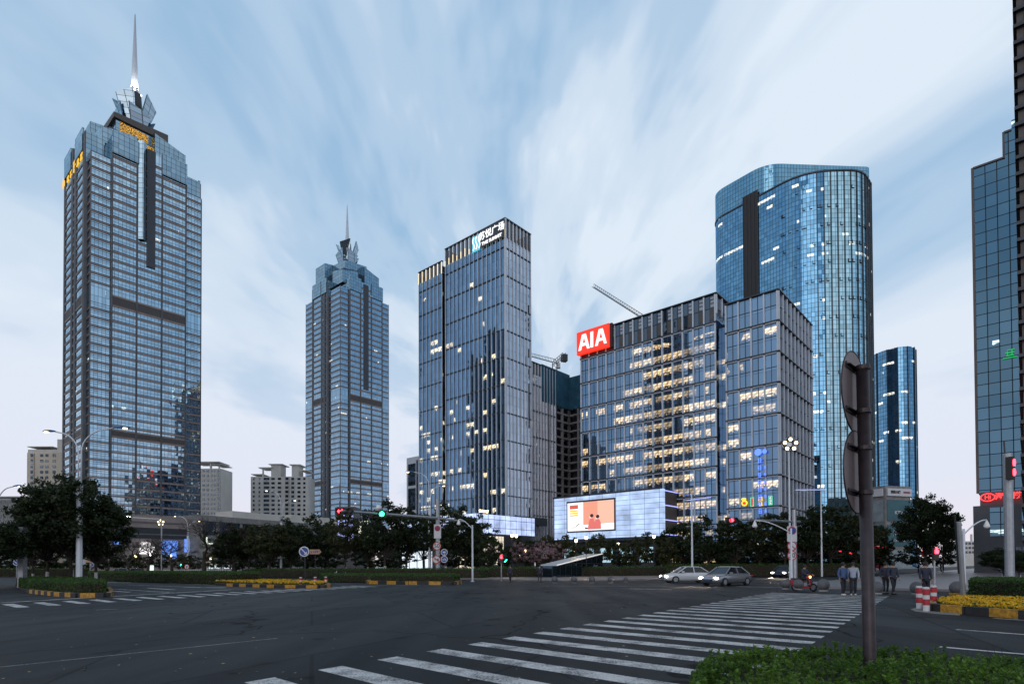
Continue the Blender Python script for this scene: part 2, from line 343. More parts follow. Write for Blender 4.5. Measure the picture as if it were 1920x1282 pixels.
M['alu'] = pbr('aluminium_fin', (.54, .58, .64), .38, .25, var=.08, scale=.4)
M['aludark'] = pbr('dark_aluminium', (.05, .055, .065), .4, .5, var=.1, scale=.4)
M['roof'] = pbr('roof_grey', (.10, .10, .11), .9)
M['leaf'] = leafmat('camphor_leaf', (.006, .012, .005), (.030, .050, .014))
M['leaf2'] = leafmat('plane_leaf', (.014, .020, .006), (.060, .066, .018))
M['hedge'] = leafmat('hedge_leaf', (.012, .035, .008), (.06, .13, .02))
M['hedgefront'] = leafmat('box_leaf', (.012, .040, .006), (.13, .25, .028), .3)
M['pink'] = leafmat('pink_blossom', (.20, .10, .12), (.45, .28, .32))
M['ycover'] = leafmat('yellow_petal', (.55, .30, .01), (.85, .55, .03), .2)
M['bark'] = pbr('bark', (.035, .028, .022), .9, var=.4, scale=6, bump=.4)
M['barkpale'] = pbr('pale_bark', (.05, .038, .035), .9, var=.3, scale=6)
M['limewash'] = pbr('limewash', (.42, .42, .42), .8, var=.2, scale=5)
M['soil'] = pbr('soil', (.03, .022, .015), .95, var=.4, scale=6, bump=.5)
M['lawn'] = pbr('lawn', (.03, .045, .015), .95, var=.4, scale=2, bump=.5)
M['warmlamp'] = emit('lit_warm_lamp', (1, .78, .45), 6)
M['coollamp'] = emit('lit_cool_lamp', (.95, .98, 1), 8)
M['redlamp'] = emit('lit_red_lamp', (1, .03, .05), 9)
M['greenlamp'] = emit('lit_green_lamp', (.03, 1, .5), 7)
# ================================================================ ground
gm = MB(); gm.face([(-2500, -1500, 0), (2500, -1500, 0), (2500, 4000, 0), (-2500, 4000, 0)])
tag(gm.build('road', M['asphalt']), kind='structure')
def K2(p, a, b): return V2(p) + AV * a + BV * b
PK = Vector((8.5, 57.0))                       # corner of the park block across the junction
def slab(name, poly, z=.13):
    s = MB(); s.prism([(p[0], p[1]) for p in poly], -.3, z)
    return tag(s.build(name, M['pave']), kind='structure')
arc = []
for k in range(7):
    t = k / 6 * math.pi / 2; arc.append(K2(PK, 9 - 9 * math.sin(t), 9 - 9 * math.cos(t)))
slab('pavement', [K2(PK, 900, 0)] + arc + [K2(PK, 0, 1200), K2(PK, 900, 1200)])
KR = Vector((17.6, 41.2))
arc = []
for k in range(7):
    t = k / 6 * math.pi / 2; arc.append(K2(KR, -5 + 5 * math.cos(t), 5 - 5 * math.sin(t)))
slab('pavement', arc + [K2(KR, -400, 0), K2(KR, -400, 900), K2(KR, 0, 900)])
ps = gp(1300, 1283); 
slab('pavement', [(1.0, 5.4), (2.2, 7.25), (4.2, 7.7), (14, 0.6), (14, -30), (-20, -30), (-20, -6), (-1.5, 1.8)], .12)
# park lawn on the far block
lw = MB(); z = .16
lw.face([v3(K2(PK, 260, 9), z), v3(K2(PK, 14, 9), z), v3(K2(PK, 12, 40), z), v3(K2(PK, 260, 60), z)])
tag(lw.build('lawn_ground', M['lawn']), kind='structure')
# painted markings
mk = MB(); ZM = .004
def para(p, q, w, d):
    p, q = V2(p), V2(q); mk.face([v3(p, ZM), v3(q, ZM), v3(q + d * w, ZM), v3(p + d * w, ZM)])
L0 = Vector((-2.32, 5.14)) * 1.6; st = Vector((.437, .603)) * 1.6; bd = st.normalized()
for i in range(-3, 27):
    l = L0 + st * i; para(l, l + Vector((2.58, -2.52)) * 1.6, .46, bd)
# far-left crossing, bars along A, walk along B
c0 = gp(3, 1132.5); c1 = gp(533, 1104.5); n = 15
dd = (V2(c1) - V2(c0)); stp = dd / (n - 1); dB = dd.normalized()
for i in range(-4, n + 6):
    l = V2(c0) + stp * i; para(l, l - AV * 3.4, .45, dB)
def line(x0, y0, x1, y1, w=.15):
    a, b = V2(gp(x0, y0)), V2(gp(x1, y1)); d = (b - a).normalized(); nn = Vector((-d.y, d.x)) * w / 2
    mk.face([v3(a - nn, ZM), v3(b - nn, ZM), v3(b + nn, ZM), v3(a + nn, ZM)])
for q in ((0, 1129.5, 433, 1105, .3), (203, 1107, 243, 1109.5, .3), (205, 1103, 330, 1111, .15), (277, 1102, 327, 1105, .35), (345, 1100.5, 425, 1101, .35),
          (240, 1096, 420, 1102, .15), (318, 1093, 480, 1099, .15), (195, 1091, 246, 1092, .3), (60, 1088, 220, 1090.5, .2), (180, 1143, 224, 1141, .1), (0, 1250, 520, 1196, .03),
          (1863, 1158.5, 2000, 1167.5, .15), (1793, 1179.5, 2000, 1195, .15), (1761, 1212, 2000, 1233, .16),
          (1490, 1093.5, 1560, 1095, .3), (1380, 1099, 1480, 1101, .3), (1180, 1103, 1260, 1105, .3), (1000, 1098, 1250, 1098.6, .12), (640, 1097, 860, 1096, .12)): line(*q)
tag(mk.build('road_markings', M['paint']), kind='structure')
random.seed(3)
lf = MB()
for i in range(110):
    p = gp(random.uniform(0, 1300), random.uniform(1115, 1282)) if i > 12 else gp(random.uniform(100, 700), random.uniform(1190, 1270))
    a = random.random() * 6.3; s_ = random.uniform(.012, .030) * (1 + p.y / 30)
    x = Vector((math.cos(a), math.sin(a), 0)) * s_; y = Vector((-math.sin(a), math.cos(a), .3)) * s_ * .6
    c = Vector((p.x, p.y, .012)); lf.face([c - x, c - y + Vector((0, 0, .2 * s_)), c + x, c + y])
tag(lf.build('fallen_leaves', pbr('dry_leaf', (.45, .36, .2), .8)), 'dry pale leaves scattered over the dark asphalt junction', 'leaves', kind='stuff')

# ================================================================ foliage makers
def leafquad(mb, c, s, asp=.6, up=None):
    n = Vector((random.gauss(0, 1), random.gauss(0, 1), random.gauss(0, 1) + .5)).normalized()
    x = n.cross(Vector((random.random() - .5, random.random() - .5, random.random()))).normalized() * s; y = n.cross(x).normalized() * s * asp
    mb.face([c - x, c - y * .9, c + x, c + y * .9])
def tree_meshes(seed, h=8.0, r=4.0, tz=1.9, clumps=110, per=90, ls=.17, mat='leaf', trunk=.17, wash=True, open_=0.0):
    random.seed(seed)
    t = MB(); k = Vector((random.uniform(-.2, .2), random.uniform(-.2, .2), 0))
    t.tube([(0, 0, -.2), (0, 0, .05), k * .5 + Vector((0, 0, tz * .6)), k + Vector((0, 0, tz)), k * 1.5 + Vector((0, 0, tz + (h - tz) * .6))],
           [trunk * 1.5, trunk * 1.15, trunk, trunk * .85, trunk * .3], 8, 0)
    if wash: t.tube([(0, 0, .02), (0, 0, 1.15)], [trunk * 1.3, trunk * 1.12], 10, 1)
    cr = MB(); cz = (tz + h) / 2 + .2; hz_ = (h - tz) / 2
    cents = []
    while len(cents) < clumps:
        p = Vector((random.uniform(-1, 1), random.uniform(-1, 1), random.uniform(-1, 1)))
        q = p.length
        if q > 1 or q < .35: continue
        sh = 1 + .22 * noise.noise(p * 1.9 + Vector((seed, 0, 0)))
        if noise.noise(p * 2.4 + Vector((0, seed * 1.7, 0))) < -.28 + open_: continue
        c = Vector((p.x * r * sh, p.y * r * sh, cz + p.z * hz_ * sh * (1 if p.z > 0 else .8)))
        cents.append(c)
    for i, c in enumerate(cents):
        cs = random.uniform(.45, .85) * r / 4
        if i % 7 == 0: t.tube([k + Vector((0, 0, tz + .2)), (k + c) / 2 + Vector((0, 0, (tz + c.z) / 2 * .15)), c], [trunk * .45, trunk * .25, .02], 5, 0, False)
        for j in range(int(per * random.uniform(.6, 1.3))):
            d = Vector((random.gauss(0, 1), random.gauss(0, 1), random.gauss(0, .6)))
            d = d.normalized() * (random.random() ** .45) * cs
            leafquad(cr, c + Vector((d.x, d.y, d.z * .75)), ls * random.uniform(.6, 1.25))
    return t, cr
def bare_meshes(seed, h=7.0, lv=7, mat=None):
    random.seed(seed); t = MB(); tw = MB()
    def br(p, d, l, r, n):
        e = p + d * l; m_ = p + d * l * .5 + Vector((random.gauss(0, .06), random.gauss(0, .06), 0)) * l
        (t if n > 2 else tw).tube([p, m_, e], [r, r * .85, r * .68], 6 if n > 3 else 3, 0, False)
        if n == 0: return
        for k in range(3 if n > 1 and random.random() < .6 else 2):
            a = Vector((random.gauss(0, 1), random.gauss(0, 1), random.gauss(0, .4))); a = (a - d * a.dot(d)).normalized()
            nd_ = (d * 1.0 + a * random.uniform(.45, .85) + Vector((0, 0, .10))).normalized()
            br(e, nd_, l * random.uniform(.64, .84), max(r * .64, .012), n - 1)
    br(Vector((0, 0, -.1)), Vector((0, 0, 1)), h * .24, .19, lv)
    return t, tw
PROTO = {}
def proto(key, tm, cm, tmats, cmats, cname='crown'):
    a = tm.build('trunk', tmats); b = cm.build(cname, cmats); COL.objects.unlink(a); COL.objects.unlink(b)
    PROTO[key] = (a.data, b.data, cname)
t_, c_ = tree_meshes(1, clumps=210, per=100, ls=.15); proto('big', t_, c_, [M['bark'], M['limewash']], M['leaf'])
t_, c_ = tree_meshes(5, clumps=190, per=90, ls=.16); proto('big2', t_, c_, [M['bark'], M['limewash']], M['leaf'])
t_, c_ = tree_meshes(11, clumps=100, per=55, ls=.2); proto('mid', t_, c_, [M['bark'], M['limewash']], M['leaf'])
t_, c_ = tree_meshes(17, clumps=100, per=55, ls=.2, open_=.1); proto('mid2', t_, c_, [M['bark'], M['limewash']], M['leaf2'])
t_, c_ = tree_meshes(23, clumps=90, per=55, ls=.22); proto('mid3', t_, c_, [M['bark'], M['limewash']], M['leaf'])
t_, c_ = tree_meshes(31, h=4, r=2.4, tz=.4, clumps=70, per=50, ls=.15, trunk=.08, wash=False); proto('bush', t_, c_, [M['bark'], M['limewash']], M['leaf2'])
t_, c_ = tree_meshes(37, h=4, r=2.4, tz=.4, clumps=70, per=50, ls=.15, trunk=.08, wash=False); proto('bush2', t_, c_, [M['bark'], M['limewash']], M['leaf'])
t_, c_ = tree_meshes(41, h=5, r=2.2, tz=1.4, clumps=45, per=30, ls=.09, trunk=.08, wash=False, open_=.2); proto('pink', t_, c_, [M['bark'], M['limewash']], M['pink'])
for k_, s_ in (('bare', 4), ('bare2', 9), ('bare3', 14)):
    t_, c_ = bare_meshes(s_); proto(k_, t_, c_, [M['bark'], M['limewash']], M['barkpale'], 'branches')
def plant(key, name, px, Y, top, wpx, label, cat, group=None, basez=.13, H0=None, R0=None, rz=None):
    """stand a tree of prototype key at pixel column px, depth Y; top = pixel row of its crown, wpx = crown width in pixels"""
    g = at(px, 1060, Y); zt = at(px, top, Y).z
    o = thing(name, (g.x, g.y, basez), label, cat, group, rz if rz is not None else random.random() * 6.28)
    h0 = {'bush': 4.1, 'bush2': 4.1, 'pink': 5.2, 'bare': 6.6, 'bare2': 6.6, 'bare3': 6.6}.get(key, 7.9); r0 = {'bush': 2.4, 'bush2': 2.4, 'pink': 2.2, 'bare': 3.4, 'bare2': 3.4, 'bare3': 3.4}.get(key, 3.9)
    sxy = wpx * (1.25 if key[:4] == 'bare' else 1) * Y / F / 2 / r0; o.scale = (sxy, sxy, (zt - basez) / h0)
    tr, cr, cn = PROTO[key]
    for nm, me in (('trunk', tr), (cn, cr)):
        c = bpy.data.objects.new(nm, me); COL.objects.link(c); c.parent = o
    return o
def hedge_leaves(mb, poly, z0, z1, dens, ls, rough=.05, side_inner=True):
    """leaf shell over a polygonal clipped hedge"""
    P = [V2(p) for p in poly]; n = len(P)
    def inside(x, y):
        r = False
        for i in range(n):
            a, b = P[i], P[(i + 1) % n]
            if (a.y > y) != (b.y > y) and x < (b.x - a.x) * (y - a.y) / (b.y - a.y) + a.x: r = not r
        return r
    x0, x1 = min(p.x for p in P), max(p.x for p in P); y0, y1 = min(p.y for p in P), max(p.y for p in P)
    for i in range(int((x1 - x0) * (y1 - y0) * dens)):
        x, y = random.uniform(x0, x1), random.uniform(y0, y1)
        if inside(x, y):
            zz = z1 + rough * 2 * noise.noise(Vector((x * 2.5, y * 2.5, 0))) + random.uniform(-rough, rough)
            leafquad(mb, Vector((x, y, zz)), ls * random.uniform(.6, 1.3))
    for i in range(n):
        a, b = P[i], P[(i + 1) % n]; l = (b - a).length; nn = Vector((b.y - a.y, a.x - b.x)).normalized()
        for k in range(int(l * (z1 - z0) * dens)):
            u, z = random.random(), random.uniform(z0, z1); q = a + (b - a) * u + nn * random.uniform(-rough, rough)
            leafquad(mb, Vector((q.x, q.y, z)), ls * random.uniform(.6, 1.3))
def inset(poly, k):
    c = sum((V2(p) for p in poly), Vector((0, 0))) / len(poly)
    return [V2(p) + (c - V2(p)).normalized() * k for p in poly]
def hedge(poly, z0, z1, label, dens=220, ls=.05, group=None, mat='hedge', rough=.05):
    c = Vector(sum((V2(p) for p in poly), Vector((0, 0))) / len(poly))
    o = thing('hedge', (0, 0, 0), label, 'hedge', group)
    b = MB(); b.prism(inset(poly, .12), z0, z1 - .08); b.build('stems', M['soil'], o)
    l = MB(); hedge_leaves(l, poly, z0, z1, dens, ls, rough); l.build('foliage', M[mat], o)
    return o
def striped_kerb(poly, w=.16, z=.2, bar=.95, closed=False, label='', start=0, thick=True):
    """kerb stones painted yellow and black in turn; poly walked edge by edge"""
    P = [V2(p) for p in poly]; mb = MB(); acc = 0.0; ci = start
    segs = list(zip(P, P[1:] + ([P[0]] if closed else [])))
    if not closed: segs = segs[:len(P) - 1]
    for a, b in segs:
        l = (b - a).length; d = (b - a) / l; nn = Vector((d.y, -d.x)); u = 0
        while u < l - 1e-4:
            s = min(bar - acc, l - u)
            q0, q1 = a + d * u, a + d * (u + s)
            mb.prism([q0, q1, q1 + nn * w, q0 + nn * w], -.02, z, ci % 2)
            acc += s; u += s
            if acc >= bar - 1e-6: acc = 0; ci += 1
    return mb
# ---- foreground hedge and its pavement
random.seed(8)
fh_poly = [(1.35, 4.3), (1.75, 5.6), (2.25, 6.75), (3.1, 7.25), (4.4, 7.3), (5.6, 6.55), (7.6, 5.2), (8.5, 3.8), (8.0, 2.6), (2.2, 2.4)]
fo = thing('hedge', (0, 0, 0), 'bushy green hedge around the foot of the brown sign pole', 'hedge')
b_ = MB(); b_.prism(inset(fh_poly, .22), .1, .42); b_.build('stems', M['soil'], fo)
lfm = MB()
def shoot(mb, x, y, z):
    a0 = random.random() * 6.28
    for k in range(7):
        a = a0 + k * 2.4; el = random.uniform(.2, 1.2); s = random.uniform(.028, .052)
        d = Vector((math.cos(a) * math.cos(el), math.sin(a) * math.cos(el), math.sin(el))); side = d.cross(Vector((0, 0, 1))).normalized(); upv = side.cross(d)
        c = Vector((x, y, z + k * .007)); w = s * .42
        m1 = c + d * s * .55 + upv * s * .06; tip = c + d * s * 1.1 - upv * s * .1
        mb.face([c, m1 - side * w, tip, m1 + side * w])
cnt = 0
while cnt < 6600:
    x, y = random.uniform(1.2, 8.2), random.uniform(2.6, 7.5)
    P = [V2(p) for p in fh_poly]; ins = False
    for i in range(len(P)):
        a, b = P[i], P[(i + 1) % len(P)]
        if (a.y > y) != (b.y > y) and x < (b.x - a.x) * (y - a.y) / (b.y - a.y) + a.x: ins = not ins
    if not ins: continue
    z = .50 + .19 * noise.noise(Vector((x * 1.9, y * 1.9, 1))) + random.uniform(-.13, .05)
    shoot(lfm, x, y, z); cnt += 1
for i in range(6):
    a, b = Vector(fh_poly[i]), Vector(fh_poly[i + 1]); l = (b - a).length; nn = Vector((b.y - a.y, a.x - b.x)).normalized()
    for k in range(int(l * 330)):
        u = random.random(); q = a + (b - a) * u - nn * random.uniform(-.06, .07); shoot(lfm, q.x, q.y, random.uniform(.08, .52))
tw = MB()
for i in range(130):
    x, y = random.uniform(2.0, 6.2), random.uniform(4.2, 7.1); z = .48 + .19 * noise.noise(Vector((x * 1.9, y * 1.9, 1))); a = random.random() * 6.28
    tw.tube([(x, y, z - .1), (x + .03 * math.cos(a), y + .03 * math.sin(a), z + random.uniform(.06, .16))], [.004, .002], 4)
tw.build('twigs', M['bark'], fo); lfm.build('foliage', M['hedgefront'], fo)

# ---- islands
def island(poly, z, label, mat='soil'):
    s = MB(); s.prism(inset(poly, .1), -.1, z); return tag(s.build('planting_bed', M[mat]), kind='structure')
def flowers(poly, z, label, dens, ls=.05, mat='ycover', green='hedge'):
    o = thing('flower_bed', (0, 0, 0), label, 'flower bed')
    g_ = MB(); hedge_leaves(g_, inset(poly, .2), z - .05, z + .05, dens, ls * .9, .05); g_.build('leaves', M[green], o)
    y_ = MB(); P = inset(poly, .22); x0, x1 = min(p.x for p in P), max(p.x for p in P); y0, y1 = min(p.y for p in P), max(p.y for p in P)
    for i in range(int((x1 - x0) * (y1 - y0) * dens * .8)):
        x, y = random.uniform(x0, x1), random.uniform(y0, y1); r = False
        for k in range(len(P)):
            a, b = P[k], P[(k + 1) % len(P)]
            if (a.y > y) != (b.y > y) and x < (b.x - a.x) * (y - a.y) / (b.y - a.y) + a.x: r = not r
        if r and noise.noise(Vector((x * 3, y * 3, 4))) > -.22:
            c = Vector((x, y, z + random.uniform(.05, .12)))
            for q in range(2): leafquad(y_, c + Vector((random.uniform(-.02, .02), random.uniform(-.02, .02), 0)), ls * random.uniform(.7, 1.2), .9)
    y_.build('petals', M[mat], o); return o
# right-hand median nose with yellow flowers
nose = [gp(1746, 1141), gp(1760, 1146), gp(1820, 1151.5), gp(1920, 1159.5), gp(2050, 1170), gp(2050, 1142), gp(1920, 1131), gp(1790, 1129), gp(1755, 1134)]
island(nose, .12, '')
kb = striped_kerb([V2(p) for p in nose[:5]], .22, .26, .82, start=0); tag(kb.build('kerb', [M['yellow'], M['black']]), kind='structure')
kb = striped_kerb([V2(nose[i]) for i in (5, 6, 7, 8, 0)], .18, .24, .82, start=1); tag(kb.build('kerb', [M['yellow'], M['black']]), kind='structure')
flowers([V2(p) for p in nose], .2, 'yellow flowers behind the striped kerb beside the red and white bollards', 230, .045)
ap = MB(); ap.prism([V2(gp(*q)) for q in ((1708, 1142), (1716, 1146), (1750, 1150), (1800, 1153), (1800, 1148), (1750, 1140), (1725, 1138))], -.02, .02); tag(ap.build('kerb', M['concrete']), kind='structure')
# second median behind it with a clipped hedge
m2 = [gp(1790, 1124), gp(1826, 1128), gp(1920, 1136), gp(2100, 1150), gp(2100, 1120), gp(1920, 1112), gp(1830, 1112), gp(1800, 1117)]
island(m2, .16, '')
kb = striped_kerb([V2(p) for p in m2[:4]], .22, .3, .95, start=0); tag(kb.build('kerb', [M['yellow'], M['black']]), kind='structure')
hedge([V2(gp(1818, 1122)), V2(gp(1930, 1130)), V2(gp(2100, 1142)), V2(gp(2100, 1122)), V2(gp(1925, 1114)), V2(gp(1826, 1114))], .1, .85, 'clipped dark hedge behind the yellow flowers and grey mast', 420, .045)
# left island
li = [gp(36, 1104), gp(58, 1111), (gp(110, 1117)), gp(150, 1119.5), gp(198, 1119), gp(205, 1115), gp(200, 1106), gp(150, 1096), gp(60, 1092), gp(28, 1097)]
island(li, .14, '')
kb = striped_kerb([V2(p) for p in li[1:7]], .22, .24, .75, start=1); tag(kb.build('kerb', [M['yellow'], M['black']]), kind='structure')
hedge([V2(gp(38, 1103)), V2(gp(60, 1109)), V2(gp(110, 1114.5)), V2(gp(150, 1117)), V2(gp(195, 1116.5)), V2(gp(199, 1108)), V2(gp(150, 1098)), V2(gp(62, 1094)), V2(gp(32, 1098))], .1, .75,
      'clipped hedge on the striped island under the street lamp', 260, .05)
# central median: long hedge, then a flower nose
mh = [V2(gp(166, 1088)), V2(gp(330, 1093)), V2(gp(430, 1095.5)), V2(gp(487, 1094)), V2(gp(487, 1088)), V2(gp(420, 1085)), V2(gp(166, 1082))]
hedge(mh, .05, 1.0, 'long clipped median hedge behind the white road arrows', 90, .075)
mf = [gp(400, 1096), gp(430, 1098.5), gp(520, 1101.5), gp(600, 1102.5), gp(615, 1100.5), gp(610, 1097), gp(560, 1094.5), gp(490, 1092), gp(420, 1092)]
island(mf, .16, '')
kb = striped_kerb([V2(p) for p in mf[1:7]], .25, .24, 1.0, start=0); tag(kb.build('kerb', [M['yellow'], M['black']]), kind='structure')
flowers([V2(p) for p in mf], .3, 'yellow and violet flowers on the median nose beside the arrow sign', 34, .08)
# far refuge kerb
rk = [gp(690, 1091), gp(697, 1094), gp(770, 1095.5), gp(850, 1096.2), gp(860, 1094)]
kb = striped_kerb([V2(p) for p in rk], .3, .3, 1.15, start=1); tag(kb.build('kerb', [M['yellow'], M['black']]), kind='structure')
hp = [V2(gp(615, 1091)), V2(gp(850, 1094)), V2(gp(862, 1090)), V2(gp(850, 1088)), V2(gp(600, 1086))]
hedge(hp, .05, .75, 'low dark hedge behind the far striped kerb', 70, .08)
# ================================================================ tall buildings
G_T1 = glass('tower_glass_pale', tint=(.58, .75, .88), refl=.72, pw=1.55, ph=4.1, lw=.14, lh=.0, tilt=.035, lit=.20, fh=4.1, litv=(.40, .92), lum=.9, litc=(.85, .95, .85), seed=2, tintvar=.16, run=.09)
G_T2 = glass('tower_glass_blue', tint=(.44, .63, .80), refl=.66, pw=1.6, ph=4.1, lw=.10, lh=.0, tilt=.03, lit=.22, fh=4.1, litv=(.40, .9), lum=.9, litc=(1, .82, .5), seed=5, run=.05)
G_CR = glass('crown_glass', tint=(.46, .66, .80), refl=.5, pw=2.2, ph=2.4, lw=.16, tilt=.05, seed=8, dark=(.03, .04, .05))
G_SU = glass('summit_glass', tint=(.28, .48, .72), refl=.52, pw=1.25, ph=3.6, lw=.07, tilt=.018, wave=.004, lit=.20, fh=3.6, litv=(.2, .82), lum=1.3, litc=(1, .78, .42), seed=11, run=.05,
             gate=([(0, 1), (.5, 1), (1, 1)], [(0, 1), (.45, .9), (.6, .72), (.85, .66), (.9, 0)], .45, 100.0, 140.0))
G_SUR = glass('summit_glass_bright_side', tint=(.70, .78, .90), refl=.66, pw=1.25, ph=3.6, lw=.09, tilt=.018, wave=.006, lit=.12, fh=3.6, litv=(.25, .8), lum=.9, seed=12)  # same glass, tinted paler for the brighter sky this side mirrors
G_AIA = glass('office_glass', tint=(.31, .49, .72), refl=.50, pw=1.72, ph=4.2, lw=.07, tilt=.02, lit=.405, fh=4.2, litv=(.30, .86), lum=1.15, litc=(1, .68, .32), seed=21, run=.055,
             gate=([(0, .45), (.22, .70), (.32, 1.0), (.55, .95), (.72, .62), (.85, .38), (1, .35)], [(0, .8), (.35, .95), (.70, 1), (.86, .9), (.90, 0)], .55, 75.0, 80.0))
G_AIR = glass('office_glass_side', tint=(.36, .46, .60), refl=.5, pw=1.72, ph=4.2, lw=.07, tilt=.02, lit=.10, fh=4.2, litv=(.3, .8), lum=1.0, seed=22)
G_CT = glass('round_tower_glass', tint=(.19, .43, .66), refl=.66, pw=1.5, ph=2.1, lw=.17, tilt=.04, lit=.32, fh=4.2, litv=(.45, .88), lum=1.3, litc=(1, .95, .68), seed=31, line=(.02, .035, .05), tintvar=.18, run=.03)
G_CTF = glass('round_tower_bright_front_glass', tint=(.46, .71, .82), refl=.80, pw=1.5, ph=2.1, lw=.17, tilt=.03, lit=.32, fh=4.2, litv=(.50, .88), lum=.9, litc=(.95, 1, .8), seed=32, line=(.03, .045, .05), tintvar=.22, run=.03)  # front copy of the glass, its tint raised for the bright horizon reflection
G_CS = glass('round_tower_crown_glass', tint=(.26, .54, .74), refl=.6, pw=1.5, ph=2.1, lw=.17, tilt=.04, seed=34)
G_RB = glass('right_tower_glass', tint=(.20, .36, .48), refl=.5, pw=1.55, ph=2.0, lw=.13, tilt=.012, wave=.004, lit=.27, fh=4.0, litv=(.62, .8), lum=1.3, litc=(.8, 1, .85), seed=43, line=(.012, .016, .02), run=.05)
G_DK = glass('dark_glass', tint=(.2, .26, .34), refl=.3, pw=1.6, ph=1.8, lw=.12, tilt=.02, seed=51)
M['gold'] = emit('gold_light', (1, .62, .10), 1.6)
M['goldsign'] = emit('gold_sign_light', (1, .55, .02), .95)
M['whitesign'] = emit('white_sign_light', (.95, .98, 1), 1.15)
M['cyansign'] = emit('cyan_sign_light', (.12, .55, .75), .9)
M['redsign'] = emit('red_sign_light', (1, .035, .01), .95)
M['neonred'] = emit('red_neon', (1, .05, .05), 2.0)
M['bluestrip'] = emit('blue_led_strip', (.35, .4, 1), 1.3)
M['bluesign'] = emit('blue_led', (.12, .25, 1), 1.4)
M['yellowsign'] = emit('yellow_led', (1, .62, .05), 1.3)
M['greensign'] = emit('green_led', (.1, .9, .4), 1.0)
M['spireglow'] = emit('spire_flood', (1, .93, .82), 6)
M['spire'] = pbr('spire_skin', (.42, .46, .52), .35, .5, var=.05)

